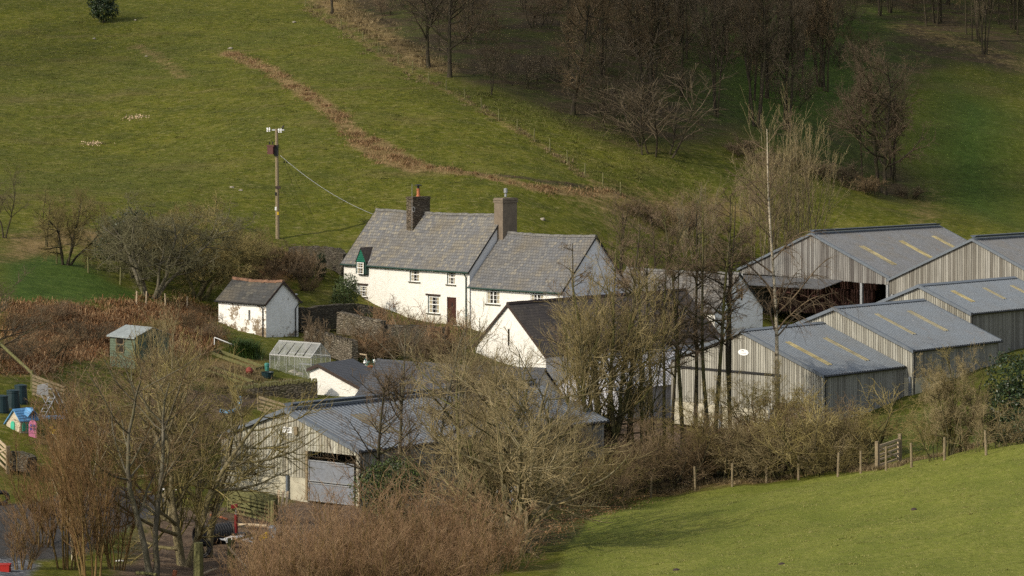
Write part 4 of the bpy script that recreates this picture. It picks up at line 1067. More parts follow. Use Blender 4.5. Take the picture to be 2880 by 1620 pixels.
def make_tree(sp, seed):
    rng = np.random.RandomState(seed); st = sp['stem']; n = st.get('n', 1); H = sp['H']
    if n == 1: base = np.zeros((1, 3)); az = rng.uniform(0, 6.28, 1)
    else:
        az = np.arange(n) * 2.4 + rng.uniform(-.5, .5, n); rr = st.get('spread', .3) * np.sqrt(rng.random_sample(n)); base = np.stack([rr * np.cos(az), rr * np.sin(az), np.zeros(n)], 1)
    lean = np.radians(rng.uniform(*st.get('lean', (0, 5)), n)); d = np.stack([np.sin(lean) * np.cos(az), np.sin(lean) * np.sin(az), np.cos(lean)], 1)
    if 'dir' in st: d = norm(d + np.array(st['dir']))
    base[:, 2] -= .25
    L = H * rng.uniform(st.get('lmin', .9), 1.0, n); r0 = np.full(n, st['r']) * rng.uniform(.7, 1.05, n)
    pts, rad = grow(base, d, L, r0, st.get('tip', .02), st.get('P', 14), st.get('wander', .04), st.get('trop', .03), rng)
    rad[:, 0] *= 1.35
    tr, cr, tips = [tubes(pts, rad, st.get('sides', 7))], [], []
    cur = (pts, rad, L)
    for i, lv in enumerate(sp['lv']):
        if lv.get('from') == 'stem': cur = (pts, rad, L)
        q, rd, l = sprout(*cur, lv, rng)
        (tr if lv.get('trunk') else cr).append(tubes(q, rd, lv.get('s', 3)))
        if lv.get('keep'):                # also let the parents carry the next level's twigs
            pass
        cur = (q, rd, l)
        if i == len(sp['lv']) - 1: tips = q[:, -1]
    bl = None
    if sp.get('bud'):
        sel = tips[rng.random_sample(len(tips)) < sp['bud'][1]]; bl = blobs(sel, sp['bud'][0], rng)
    return join(tr), join(cr), bl
def m_bark(name, cols, moss=(.10, .11, .03), mf=.5, sc=(6, 6, 1.5)):
    n = N(name, .95, .1); p = n.obj(); a = n.noise(n.mapv(p, sc), 1.0, 5, .65)
    c = n.ramp(a, [(.3, cols[0]), (.5, cols[1]), (.7, cols[2])])
    c = n.mix(n.ramp(n.noise(p, .8, 4), [(.42, 0.0), (.62, mf)]), c, moss)
    n.bump(a, .5, .03); return n.col(c)
def m_twig(name, c0, c1, c2):
    n = N(name, .9, .12); p = n.obj()
    k = n.ramp(n.noise(p, 1.1, 4, .6), [(.3, c0), (.5, c1), (.7, c2)])
    v = n.math('ADD', n.math('MULTIPLY', n.rnd(), .35), .82)
    return n.col(n.hsv(k, v))
TW = {
 'goldtan': m_twig('golden_tan_twig', (.21, .16, .065), (.35, .275, .125), (.49, .40, .21)),
 'olive': m_twig('olive_twig', (0.12, 0.098, 0.035), (0.2, 0.16, 0.062), (0.3, 0.245, 0.11)),
 'tan': m_twig('tan_twig', (0.14, 0.11, 0.052), (0.235, 0.185, 0.095), (0.34, 0.275, 0.155)),
 'brown': m_twig('brown_twig', (0.085, 0.058, 0.03), (0.15, 0.105, 0.057), (0.23, 0.168, 0.1)),
 'red': m_twig('red_brown_twig', (0.16, 0.094, 0.05), (0.265, 0.165, 0.092), (0.37, 0.26, 0.15)),
 'purple': m_twig('alder_twig', (0.1, 0.07, 0.043), (0.165, 0.12, 0.075), (0.24, 0.18, 0.115)),
 'gold': m_twig('golden_twig', (.19, .145, .07), (.29, .225, .115), (.38, .305, .17)),
 'orange': m_twig('orange_osier', (.14, .08, .038), (.22, .13, .06), (.29, .195, .10)),
 'dark': m_twig('shaded_twig', (.075, .058, .036), (.125, .097, .062), (.185, .145, .095)),
 'grey': m_twig('grey_lichen_twig', (0.085, 0.08, 0.042), (0.14, 0.13, 0.07), (0.2, 0.18, 0.105)),
}
BK = {
 'moss': m_bark('mossy_bark', ((.035, .03, .018), (.075, .065, .035), (.13, .115, .07)), (.11, .11, .03), .75),
 'dark': m_bark('dark_bark', ((.022, .018, .013), (.045, .036, .026), (.075, .06, .045)), (.07, .072, .025), .45),
 'grey': m_bark('grey_bark', ((.06, .052, .038), (.125, .11, .08), (.21, .19, .145)), (.12, .115, .05), .45),
 'pale': m_bark('pale_bark', ((.20, .17, .11), (.32, .275, .19), (.44, .39, .29)), (.2, .17, .08), .3),
 'limb': m_bark('tan_limb_bark', ((.10, .08, .045), (.20, .165, .10), (.33, .28, .18)), (.13, .12, .04), .5),
 'orange': m_bark('osier_bark', ((.09, .055, .022), (.16, .10, .04), (.22, .15, .07)), (.13, .12, .04), .4),
}
def m_birch():
    n = N('birch_bark', .8, .2); p = n.obj(); z = n.sep(p)[2]
    band = n.noise(n.mapv(p, (1.5, 1.5, 7)), 1.0, 4, .6); c = n.ramp(band, [(.36, (.09, .075, .055)), (.43, (.33, .28, .20)), (.7, (.47, .41, .31))])
    low = n.ramp(n.math('ADD', z, n.math('MULTIPLY', band, 2.5)), [(.0, 0.0), (1, 1.0)])
    f = n.n('MapRange'); n.put(f.inputs['Value'], n.math('ADD', z, n.math('MULTIPLY', band, 3.0))); f.inputs['From Min'].default_value = 3.0; f.inputs['From Max'].default_value = 6.5
    c = n.mix(f.outputs[0], (.13, .105, .065), c); return n.col(c)
BK['birch'] = m_birch()
M['bud'] = plain('red_brown_bud', (.10, .05, .032), .8, 0, .3, 3)
M['cone'] = plain('alder_cone', (.075, .048, .036), .85, 0, .3, 3)

def L_(k, t0, t1, ang, ln, P, wander, trop, tip, **kw): return dict(k=k, t0=t0, t1=t1, ang=ang, len=ln, P=P, wander=wander, trop=trop, tip=tip, **kw)
SPEC = {
 # broad open crown from a short bole, long limbs turned up at the ends
 'spread': dict(H=9, stem=dict(r=.20, n=3, spread=.25, lean=(4, 26), P=14, wander=.06, trop=.02, lmin=.75, tip=.03), lv=[
    L_(13, .10, .95, 62, .66, 11, .085, .05, .014, trunk=1, s=5, taper=.5, tp=.9), L_(9, .15, 1, 46, .46, 8, .11, .07, .009, s=4, taper=.4), L_(8, .2, 1, 42, .5, 6, .13, .06, .0055, taper=.3)]),
 # sheaf of ascending stems, bare below
 'sheaf': dict(H=13, stem=dict(r=.15, n=6, spread=.8, lean=(1, 12), P=14, wander=.035, trop=.02, lmin=.8, tip=.025), lv=[
    L_(13, .30, .98, 42, .34, 9, .075, .09, .012, trunk=1, s=4, taper=.45), L_(7, .15, 1, 38, .5, 7, .10, .07, .008, taper=.3), L_(5, .2, 1, 34, .52, 5, .12, .06, .0062, taper=.2)]),
 'alder': dict(H=14, stem=dict(r=.15, n=1, lean=(0, 3), P=18, wander=.018, trop=.02, tip=.02), lv=[
    L_(27, .34, .98, 60, .22, 7, .07, .04, .010, trunk=1, s=4, taper=.7, lsd=.45), L_(8, .2, 1, 46, .44, 5, .12, .03, .008, taper=.3), L_(7, .2, 1, 45, .48, 4, .14, .02, .0062, taper=.2)], bud=(.024, .12)),
 'alder_low': dict(H=9, stem=dict(r=.115, n=1, lean=(0, 5), P=16, wander=.035, trop=.02, tip=.018), lv=[
    L_(30, .16, .97, 58, .38, 8, .08, .06, .010, trunk=1, s=4, taper=.6, lsd=.4), L_(8, .2, 1, 45, .45, 5, .13, .04, .007, taper=.3), L_(6, .2, 1, 45, .45, 4, .15, .03, .005, taper=.2)], bud=(.024, .3)),
 'alder_pair': dict(H=14, stem=dict(r=.15, n=2, spread=.5, lean=(2, 6), P=18, wander=.02, trop=.03, tip=.02), lv=[
    L_(22, .38, .98, 60, .2, 7, .07, .04, .010, trunk=1, s=4, taper=.65, lsd=.45), L_(8, .2, 1, 46, .44, 5, .12, .03, .008, taper=.3), L_(7, .2, 1, 45, .48, 4, .14, .02, .0062, taper=.2)], bud=(.024, .12)),
 'birch': dict(H=16, stem=dict(r=.17, n=1, lean=(2, 3), P=18, wander=.014, trop=.01, tip=.02), lv=[
    L_(24, .30, .98, 50, .30, 11, .05, .10, .010, s=4, taper=.6, droop=.30, lsd=.35), L_(10, .2, 1, 50, .36, 6, .10, -.03, .006, taper=.3, droop=.25), L_(7, .15, 1, 40, .5, 5, .09, -.10, .0045, taper=.2)]),
 'hawthorn': dict(H=5.2, stem=dict(r=.13, n=5, spread=.35, lean=(8, 42), P=10, wander=.13, trop=.02, lmin=.7, tip=.03), lv=[
    L_(10, .25, 1, 55, .5, 7, .17, .03, .013, trunk=1, s=4, taper=.3), L_(10, .15, 1, 58, .45, 5, .2, .03, .008, taper=.2), L_(9, .15, 1, 60, .42, 4, .22, .02, .006, taper=.2), L_(2, .2, 1, 55, .5, 3, .2, 0, .005, taper=.2)]),
 'sparse': dict(H=8, stem=dict(r=.12, n=2, spread=.15, lean=(3, 16), P=12, wander=.08, trop=.04, lmin=.8, tip=.02), lv=[
    L_(11, .28, .95, 48, .44, 8, .10, .07, .011, trunk=1, s=4, taper=.4), L_(8, .2, 1, 45, .45, 6, .14, .05, .007, taper=.3), L_(7, .2, 1, 48, .45, 4, .17, .04, .005, taper=.2)]),
 'thicket': dict(H=3.2, stem=dict(r=.02, n=50, spread=1.15, lean=(2, 34), P=7, wander=.08, trop=.04, lmin=.45, tip=.005, sides=4), lv=[
    L_(7, .15, 1, 34, .42, 5, .13, .06, .0048, taper=.4), L_(6, .15, 1, 36, .45, 4, .16, .05, .0038, taper=.3)]),
 'osier': dict(H=6.5, stem=dict(r=.05, n=9, spread=.5, lean=(3, 20), P=10, wander=.06, trop=.03, lmin=.5, tip=.012, sides=5), lv=[
    L_(10, .15, .97, 26, .42, 7, .06, .08, .007, trunk=1, taper=.4), L_(8, .1, 1, 24, .5, 5, .08, .08, .005, taper=.3), L_(3, .1, 1, 22, .5, 4, .08, .08, .004, taper=.2)]),
 'scrub': dict(H=2.6, stem=dict(r=.03, n=14, spread=.8, lean=(4, 45), P=7, wander=.12, trop=.05, lmin=.5, tip=.009, sides=4), lv=[
    L_(8, .2, 1, 46, .5, 5, .15, .05, .007, taper=.3), L_(8, .15, 1, 48, .48, 4, .18, .04, .0048, taper=.2), L_(2, .2, 1, 50, .5, 3, .2, 0, .004, taper=.2)]),
 'whips': dict(H=11, stem=dict(r=.06, n=9, spread=1.5, lean=(1, 9), P=12, wander=.03, trop=.03, lmin=.7, tip=.012, sides=5), lv=[
    L_(13, .25, .97, 26, .34, 6, .07, .07, .011, trunk=1, taper=.5), L_(8, .1, 1, 28, .46, 5, .10, .06, .0075, taper=.3)]),
 # woodland, seen from far
 'wood_tall': dict(H=17, stem=dict(r=.19, n=1, lean=(0, 4), P=14, wander=.025, trop=.02, tip=.03), lv=[
    L_(26, .22, .98, 50, .30, 8, .09, .07, .02, trunk=1, s=4, taper=.55), L_(9, .2, 1, 45, .48, 5, .13, .05, .015, taper=.3), L_(9, .2, 1, 45, .46, 4, .15, .03, .0115, taper=.2)]),
 'wood_fork': dict(H=17, stem=dict(r=.22, n=3, spread=.5, lean=(2, 13), P=14, wander=.045, trop=.035, lmin=.8, tip=.03), lv=[
    L_(13, .3, .97, 50, .32, 8, .1, .06, .018, trunk=1, s=4, taper=.5), L_(9, .2, 1, 48, .48, 5, .14, .04, .015, taper=.3), L_(8, .2, 1, 46, .46, 4, .16, .03, .0115, taper=.2)]),
 'wood_oak': dict(H=15, stem=dict(r=.32, n=1, lean=(0, 4), P=12, wander=.05, trop=.02, tip=.05), lv=[
    L_(18, .18, .95, 62, .52, 9, .13, .06, .022, trunk=1, s=5, taper=.55), L_(10, .2, 1, 48, .46, 6, .16, .05, .016, taper=.3), L_(11, .2, 1, 48, .46, 4, .18, .03, .0115, taper=.2)]),
 'wood_under': dict(H=4.5, stem=dict(r=.05, n=7, spread=1.0, lean=(3, 35), P=8, wander=.1, trop=.04, lmin=.6, tip=.014, sides=4), lv=[
    L_(9, .2, 1, 48, .5, 5, .15, .05, .013, taper=.3), L_(8, .2, 1, 48, .48, 4, .18, .03, .011, taper=.2)]),
 'scrub_far': dict(H=2.6, stem=dict(r=.04, n=14, spread=.8, lean=(4, 45), P=7, wander=.12, trop=.05, lmin=.5, tip=.014, sides=4), lv=[
    L_(9, .15, 1, 46, .5, 5, .15, .05, .013, taper=.3), L_(9, .15, 1, 48, .48, 4, .18, .04, .010, taper=.2)]),
}
_proto = {}
def proto(kind, seed):
    k = (kind, seed)
    if k not in _proto:
        (tv, tq), (cv, cq), bl = make_tree(SPEC[kind], seed)
        _proto[k] = (tv, tq, cv, cq, bl, {})
    return _proto[k]
def tree(kind, seed, loc, H, label, cat='tree', twig='brown', bark='dark', name='bare_tree', rz=None, group=None, bud=None, wide=1.0):
    tv, tq, cv, cq, bl, cache = proto(kind, seed); key = (twig, bark)
    if key not in cache:
        a = np_mesh('trunk', tv, tq, BK[bark], smooth=True)
        if bl is not None:
            V, Q = join([(cv, cq), bl]); mi = np.zeros(len(Q), np.int32); mi[len(cq):] = 1
            b = np_mesh('crown', V, Q, [TW[twig], bud or M['cone']], midx=mi)
        else: b = np_mesh('crown', cv, cq, TW[twig])
        cache[key] = (a, b)
    a, b = cache[key]
    rz = (seed * 1.7 + loc[0] * .7) % 6.28 if rz is None else rz
    t = thing(name, label, cat, loc, rz, group); s = H / SPEC[kind]['H']; t.scale = (s * wide, s * wide, s)
    for nm, me in (('stems' if SPEC[kind]['stem'].get('n', 1) > 5 else 'trunk', a), ('crown', b)): link(nm, me, t)
    return t
def hpx(base, ytop): return (base.z - (CH - (ytop - HY) / F * base.y))*-1   # height that reaches a photo row

# leafy bushes
def leaf_mesh(name, lobes, n, size, mat, seed, flat=.0):
    rng = np.random.RandomState(seed); lob = np.array(lobes, float); w = lob[:, 3] ** 2 * lob[:, 4]; w /= w.sum()
    i = rng.choice(len(lob), n, p=w); u = norm(rng.normal(0, 1, (n, 3))); rr = rng.uniform(.62, 1.0, (n, 1)) ** .6
    bumpy = 1 + .16 * np.sin(u[:, :1] * 7 + i[:, None]) * np.sin(u[:, 1:2] * 6 + 1.3 * i[:, None]) + .12 * np.sin(u[:, 2:3] * 11 + u[:, :1] * 9)
    c = lob[i, :3] + u * rr * bumpy * np.stack([lob[i, 3], lob[i, 3], lob[i, 4]], 1)
    c[:, 2] = np.maximum(c[:, 2], .02)
    nrm = norm(u + rng.normal(0, .6, (n, 3))); a = norm(np.cross(nrm, rng.normal(0, 1, (n, 3)))); b = np.cross(nrm, a)
    s = size * rng.uniform(.6, 1.3, (n, 1))
    V = np.stack([c - a * s, c - b * s * .5 , c + a * s, c + b * s * .5], 1).reshape(-1, 3)
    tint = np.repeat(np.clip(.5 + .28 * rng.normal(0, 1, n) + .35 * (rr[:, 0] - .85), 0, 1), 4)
    return np_mesh(name, V, np.arange(n * 4).reshape(-1, 4), mat, attrs={'tint': tint})
def m_leaf(name, cols, rough=.55):
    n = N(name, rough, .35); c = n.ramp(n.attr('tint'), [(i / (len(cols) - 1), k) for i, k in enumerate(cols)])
    c = n.mix(n.ramp(n.noise(n.obj(), 1.3, 4), [(.42, .6), (.6, 0.0)]), c, n.hsv(c, .45)); return n.col(c)
LF = {
 'holly': m_leaf('holly_leaf', [(.010, .020, .008), (.024, .044, .015), (.05, .08, .028)], .4),
 'ivy': m_leaf('ivy_leaf', [(.015, .03, .006), (.045, .075, .012), (.11, .13, .03)]),
 'bay': m_leaf('bay_leaf', [(.02, .04, .01), (.055, .085, .02), (.12, .155, .045)]),
 'cypress': m_leaf('cypress_leaf', [(.008, .018, .006), (.02, .038, .012), (.04, .06, .02)], .8),
 'grey': m_leaf('grey_leaf', [(.08, .09, .055), (.15, .16, .10), (.24, .25, .17)]),
 'rush': m_leaf('green_rush_leaf', [(.02, .045, .008), (.045, .09, .015), (.09, .14, .03)]),
}
def bush(loc, lobes, n, size, leaf, label, name='evergreen_bush', cat='bush', seed=1, stem=True):
    t = thing(name, label, cat, loc)
    link('foliage', leaf_mesh('foliage', lobes, n, size, LF[leaf], seed), t)
    if stem:
        mb = MB(); top = max(l[2] for l in lobes); q = random.Random(seed); l0 = Vector(loc)
        mb.tube([l0 - UP * .3, l0 + UP * top * .5, l0 + UP * top + Vector((q.uniform(-.1, .1), 0, 0))], [.11, .08, .03], 6); mb.build('stem', BK['dark'], t)
    return t
# blades: dead grass, bracken, rushes
def blades(name, label, pts, mat, h, w, seed, lean=.6, cat='grass', clump=0, ret=False, curl=.5):
    """pts (n,2): where each blade stands"""
    rng = np.random.RandomState(seed); n = len(pts); z = hz(pts[:, 0], pts[:, 1])
    b = np.concatenate([pts, z[:, None] - .03], 1); az = rng.uniform(0, 6.28, n); ln = rng.uniform(.1, lean, n)
    d = np.stack([np.cos(az) * ln, np.sin(az) * ln, np.ones(n)], 1); d = norm(d); hh = (h * rng.uniform(.5, 1.25, n))[:, None]
    sd = norm(np.stack([-np.sin(az + rng.normal(0, .7, n)), np.cos(az), np.zeros(n)], 1)) * (w * rng.uniform(.6, 1.3, n))[:, None]
    m = b + d * hh * .6; t = m + norm(d + np.stack([np.cos(az), np.sin(az), -np.ones(n)], 1) * curl) * hh * .5
    V = np.stack([b - sd, b + sd, m + sd * .7, m - sd * .7, t], 1).reshape(-1, 3); k = np.arange(n) * 5
    Q = np.stack([k, k + 1, k + 2, k + 3], 1); T = np.stack([k + 3, k + 2, k + 4], 1)
    me = np_mesh(name, V, Q, mat, T=T, attrs={'tint': np.repeat(rng.random_sample(n), 5)})
    o = link(name, me); tag(o, label, cat, kind='stuff'); return o
def m_blade(name, cols):
    n = N(name, .9, .1); c = n.ramp(n.attr('tint'), [(i / (len(cols) - 1), k) for i, k in enumerate(cols)])
    c = n.mix(n.ramp(n.noise(n.geo(), .7, 4), [(.4, .5), (.62, 0.0)]), c, n.hsv(c, .55)); return n.col(c)
def scatter_poly(pts, n, seed, soft=.0):
    poly = gpoly(pts); rng = np.random.RandomState(seed); lo, hi = poly.min(0), poly.max(0); out = np.empty((0, 2))
    while len(out) < n:
        P = lo + (hi - lo) * rng.random_sample((n * 2, 2)); out = np.concatenate([out, P[inside(P, poly)]])
    P = out[:n]; return P + rng.normal(0, soft, P.shape) if soft else P
def clumps(P, k, r, seed):
    rng = np.random.RandomState(seed); c = P[rng.choice(len(P), k)]; i = rng.randint(0, k, len(P)); s = r * rng.uniform(.3, 1.4, k); return c[i] + rng.normal(0, 1, (len(P), 2)) * s[i][:, None]
def scatter_line(pts, n, seed, w):
    poly = gpoly(pts); rng = np.random.RandomState(seed); sl = np.linalg.norm(np.diff(poly, axis=0), axis=1); i = rng.choice(len(sl), n, p=sl / sl.sum())
    t = rng.random_sample((n, 1)); return poly[i] + (poly[i + 1] - poly[i]) * t + rng.normal(0, w, (n, 2))
# ------------------------------------------------------------------ planting
def B(x, y): return ground(x, y)
def put(kind, seed, x, y, ytop, label, d=None, **kw):
    b = onground(x, d) if d else ground(x, y)
    return tree(kind, seed, b, hpx(b, ytop), label, **kw)
# valley trees in front of the farm
put('spread', 11, 1465, 1556, 1035, 'wide bare tree with upturned pale branches beside the red thicket', twig='tan', bark='limb', wide=1.2)
put('sheaf', 3, 1715, 1345, 735, 'tall olive bare tree of many ascending stems before the white gabled barn', twig='goldtan', bark='moss', wide=1.15)
put('sheaf', 8, 1800, 1330, 840, 'olive mossy tree just right of the tallest sheaf of stems', twig='goldtan', bark='moss', wide=.6)
put('spread', 17, 1690, 1320, 990, 'low mossy tree with level branches under the olive sheaf tree', d=152, twig='olive', bark='moss', wide=1.0)
for i, (x, yt, d, s, k) in enumerate([(1869, 610, 157, 1, 'alder'), (1889, 650, 159, 2, 'alder'), (1922, 520, 158, 3, 'alder'), (1956, 565, 160, 4, 'alder'), (1994, 495, 159, 1, 'alder_pair'), (2053, 520, 160, 5, 'alder_pair'), (1806, 600, 156, 4, 'alder'), (1640, 640, 152, 2, 'alder'), (1702, 600, 155, 5, 'alder'), (1764, 560, 153, 3, 'alder'), (1838, 575, 157, 1, 'alder')]):
    put(k, s, x, 0, yt, ['slim alder just left of the alder row, before the dark slate roof', 'short slim alder at the left of the alder row', 'tall straight alder with a fork halfway, left in the row', 'slender single alder in the middle of the row', 'tallest pair of straight alder trunks in the middle of the row', 'pair of alder trunks nearest the oval plate', 'straight alder rising through the right side of the olive sheaf tree', 'slim alder rising before the gable end of the cottage wing', 'slim alder rising through the top of the olive sheaf tree', 'tall alder rising over the dark slate roof, left of its ridge end', 'tall alder rising over the ridge end of the dark slate roof'][i], d=d, twig='purple', bark='dark' if i % 2 else 'moss', name='alder_tree', group='alders in front of the stepped barns')
put('alder_low', 14, 1290, 1300, 900, 'thin tan tree left of the gabled barn, in front of the low slate range', d=141, twig='tan', bark='grey', name='alder_tree')
put('alder_low', 17, 1395, 1300, 960, 'thin tan tree before the right slope of the near barn roof', d=140, twig='tan', bark='moss', name='alder_tree')
put('spread', 27, 1330, 1450, 1010, 'tan bare tree in front of the far end of the near barn roof', d=122, twig='tan', bark='moss', wide=1.0)
put('birch', 6, 2186, 1226, 330, 'tall white-barked birch with arching branches before the oval plate barn', twig='purple', bark='birch', name='birch_tree', rz=2.0)
for i, (x, yt, d, s, w) in enumerate([(2130, 385, 244, 2, .9), (2190, 300, 246, 5, .8), (2255, 330, 248, 7, .8)]):
    put('whips', s, x, 660, yt, ['left clump of pale golden whips behind the slate range', 'tallest clump of pale golden whips behind the birch top', 'right clump of pale whips beside the open barn ridge'][i], d=d, twig='gold', bark='limb', name='golden_birch', wide=w)
put('whips', 9, 1960, 640, 520, 'low greyish clump of whips behind the slate range roof', d=240, twig='tan', bark='grey', name='golden_birch', wide=1.3)
put('alder_low', 4, 1116, 1290, 905, 'alder with pale trunk in front of the near barn roof, left of two', d=128, twig='purple', bark='grey', name='alder_tree')
put('alder_low', 9, 1218, 1300, 880, 'alder with forked top in front of the near barn roof, right of two', d=129, twig='purple', bark='grey', name='alder_tree')
put('alder_low', 12, 1075, 1290, 1010, 'small dark alder over the evergreen ivy bush', d=126, twig='purple', bark='dark', name='alder_tree', wide=1.3)
put('alder_low', 15, 1335, 1330, 880, 'thin twiggy tree with reddish tips before the farmhouse wing', d=146, twig='brown', bark='grey', wide=.9)
put('sparse', 21, 1290, 1320, 930, 'sparse young tree left of the gabled barn slit', d=143, twig='tan', bark='moss', wide=1.0)
put('sparse', 22, 1420, 1340, 985, 'sparse leggy tree before the white gabled barn', d=145, twig='brown', bark='moss', wide=1.1)
put('spread', 31, 1560, 1360, 1080, 'mossy spreading tree behind the wide bare tree', d=144, twig='brown', bark='moss')
# left foreground
put('sparse', 5, 428, 1640, 1000, 'grey-trunked forked tree standing by the track at the lower left', d=109, twig='brown', bark='grey', wide=1.35)
put('spread', 41, 520, 1640, 905, 'large green-mossed tree left of the near barn', d=113, twig='olive', bark='limb', wide=.85)
put('sparse', 44, 585, 1560, 1040, 'mossy tree with branches reaching over the near barn gable', d=116, twig='olive', bark='limb', wide=1.5)
put('sheaf', 47, 470, 1500, 900, 'tan twiggy tree below the green garden shed', d=124, twig='tan', bark='limb', wide=.75)
put('osier', 2, 255, 1610, 1140, 'bright orange osier bush with long whips at the lower left', d=107, twig='orange', bark='orange', name='osier_bush', cat='bush', wide=.95)
put('osier', 9, 330, 1620, 1230, 'orange osier stems right of the biggest osier bush', d=110, twig='orange', bark='orange', name='osier_bush', cat='bush', wide=.9)
put('osier', 5, 190, 1600, 1110, 'tall orange osier left of the biggest osier bush', d=109, twig='orange', bark='orange', name='osier_bush', cat='bush', wide=.9)
put('osier', 6, 120, 1560, 1230, 'smaller orange osier below the playhouse', d=114, twig='orange', bark='orange', name='osier_bush', cat='bush', wide=1.2)
put('osier', 8, 60, 1600, 1420, 'low reddish osier leaning over the asphalt track', d=108, twig='red', bark='orange', name='osier_bush', cat='bush', wide=1.6)
put('sparse', 51, 205, 1560, 1120, 'thin white-stemmed birch sapling inside the orange osiers', d=112, twig='orange', bark='pale', name='birch_tree', wide=.8)
put('thicket', 4, 470, 1130, 960, 'brown leafless thicket right of the green shed', d=160, twig='brown', bark='dark', name='thicket', cat='bush', wide=1.5)
put('scrub', 6, 330, 1230, 1040, 'purple-brown scrub in front of the green shed', d=142, twig='purple', bark='dark', name='thicket', cat='bush', wide=1.9)
put('scrub', 8, 430, 1280, 1060, 'brown scrub below the vegetable garden', d=138, twig='brown', bark='moss', name='thicket', cat='bush', wide=1.8)
put('scrub', 10, 250, 1280, 1130, 'dense brown scrub above the orange osiers', d=136, twig='brown', bark='dark', name='thicket', cat='bush', wide=1.6)
put('scrub', 3, 600, 1240, 1090, 'olive scrub beside the mossy retaining wall', d=150, twig='olive', bark='moss', name='thicket', cat='bush', wide=1.5)
# red thicket across the bottom centre
for i, (x, yt, d, s, w) in enumerate([(800, 1440, 104, 1, 1.35), (930, 1370, 106, 2, 1.3), (1060, 1345, 107, 3, 1.3), (1180, 1330, 108, 1, 1.3), (1290, 1370, 107, 2, 1.25), (1390, 1420, 106, 3, 1.2), (870, 1460, 99, 3, 1.3), (1010, 1450, 99, 1, 1.3), (1150, 1450, 99, 2, 1.3), (1300, 1480, 99, 3, 1.2), (740, 1500, 99, 2, 1.1)]):
    put('thicket', s, x, 1640, yt, ['red-brown willow thicket clump at the left end by the mossy gate posts', 'red-brown thicket clump under the grey sheeted gate', 'red-brown thicket clump below the evergreen ivy bush', 'tallest red-brown thicket clump in the bottom centre', 'red-brown thicket clump left of the wide bare tree', 'red-brown thicket clump at the foot of the wide bare tree', 'front red-brown clump, second from the left at the bottom edge', 'front red-brown clump in the middle left of the bottom edge', 'front red-brown clump in the middle of the bottom edge', 'front red-brown clump nearest the green field', 'low red-brown clump beside the mossy gate post'][i], d=d, twig='red', bark='orange', name='willow_thicket', cat='bush', group='red-brown thicket along the bottom', wide=w)
_fx = [1640, 1830, 1956, 2059, 2156, 2246, 2356, 2470, 2564, 2656, 2774, 2905]; _fd = [ground(x, y).y for x, y in ((1640, 1440), (1830, 1402), (1956, 1381), (2059, 1369), (2156, 1360), (2246, 1350), (2356, 1342), (2470, 1320), (2564, 1316), (2656, 1297), (2774, 1282), (2905, 1258))]
def fd(x): return float(np.interp(x, _fx, _fd))
# hedge line along the near fence
hl = [(1640, 1235, 147, 'scrub', 'brown', 1.2), (1760, 1250, 150, 'scrub', 'olive', 1.2), (1850, 1200, 152, 'hawthorn', 'olive', .8), (1935, 1230, 150, 'scrub', 'brown', 1.3), (2030, 1190, 152, 'scrub', 'olive', 1.3), (2160, 1050, 149, 'hawthorn', 'olive', .8), (2260, 1110, 153, 'scrub', 'tan', 1.4), (2350, 1080, 156, 'scrub', 'olive', 1.5), (2372, 1110, 153, 'scrub', 'tan', .9), (2668, 1000, 148, 'hawthorn', 'tan', .6), (2650, 1080, 150, 'scrub', 'olive', .8), (2705, 960, 147, 'sparse', 'olive', 1.0), (2790, 1060, 146, 'scrub', 'tan', 1.2)]
lab = ['brown scrub at the left end of the near fence', 'olive scrub behind the near fence below the sheaf tree', 'small olive hawthorn behind the near fence under the alders', 'brown scrub behind the near fence left of the birch', 'olive-brown scrub behind the near fence just left of the birch foot', 'dark forked hawthorn standing by the birch foot', 'pale tan scrub right of the birch foot', 'olive-grey scrub against the shaded barn side', 'pale scrub left of the wooden field gate', 'dense hawthorn above the wooden field gate', 'olive scrub right of the wooden field gate', 'small twisted tree with a dark trunk right of the field gate', 'pale scrub beside the evergreen at the right edge']
for i, (x, yt, d, k, tw, w) in enumerate(hl):
    put(k, i % 4 + 1, x, 0, yt, lab[i], d=fd(x) + (3.2, 4.6, 6.0)[i % 3] + (3 if 2380 < x < 2600 else 0), twig=tw, bark='moss' if tw != 'purple' else 'dark', name='hedge_bush' if k != 'sparse' else 'bare_tree', cat='bush' if k != 'sparse' else 'tree', wide=w)
b = onground(2840, 132); bush(b, [(0, 0, 1.5, 1.3, 1.6), (.2, -.2, .7, 1.5, 1.0), (.9, .3, 1.2, 1.1, 1.3), (-.2, .2, 3.1, .95, 1.4), (.9, .4, 3.0, 1.0, 1.4)], 9500, .075, 'holly', 'dark evergreen bush at the right edge above the near fence', seed=4)
b = onground(1070, 124); bush(b, [(0, 0, 2.6, 1.0, 1.1), (.8, .2, 3.0, .9, .9), (-.6, 0, 2.2, .8, .9), (1.5, .2, 2.5, .9, 1.0), (.3, -.2, 1.5, 1.1, 1.1)], 7000, .06, 'ivy', 'glossy green ivy-covered bush at the corner of the near barn', seed=7)
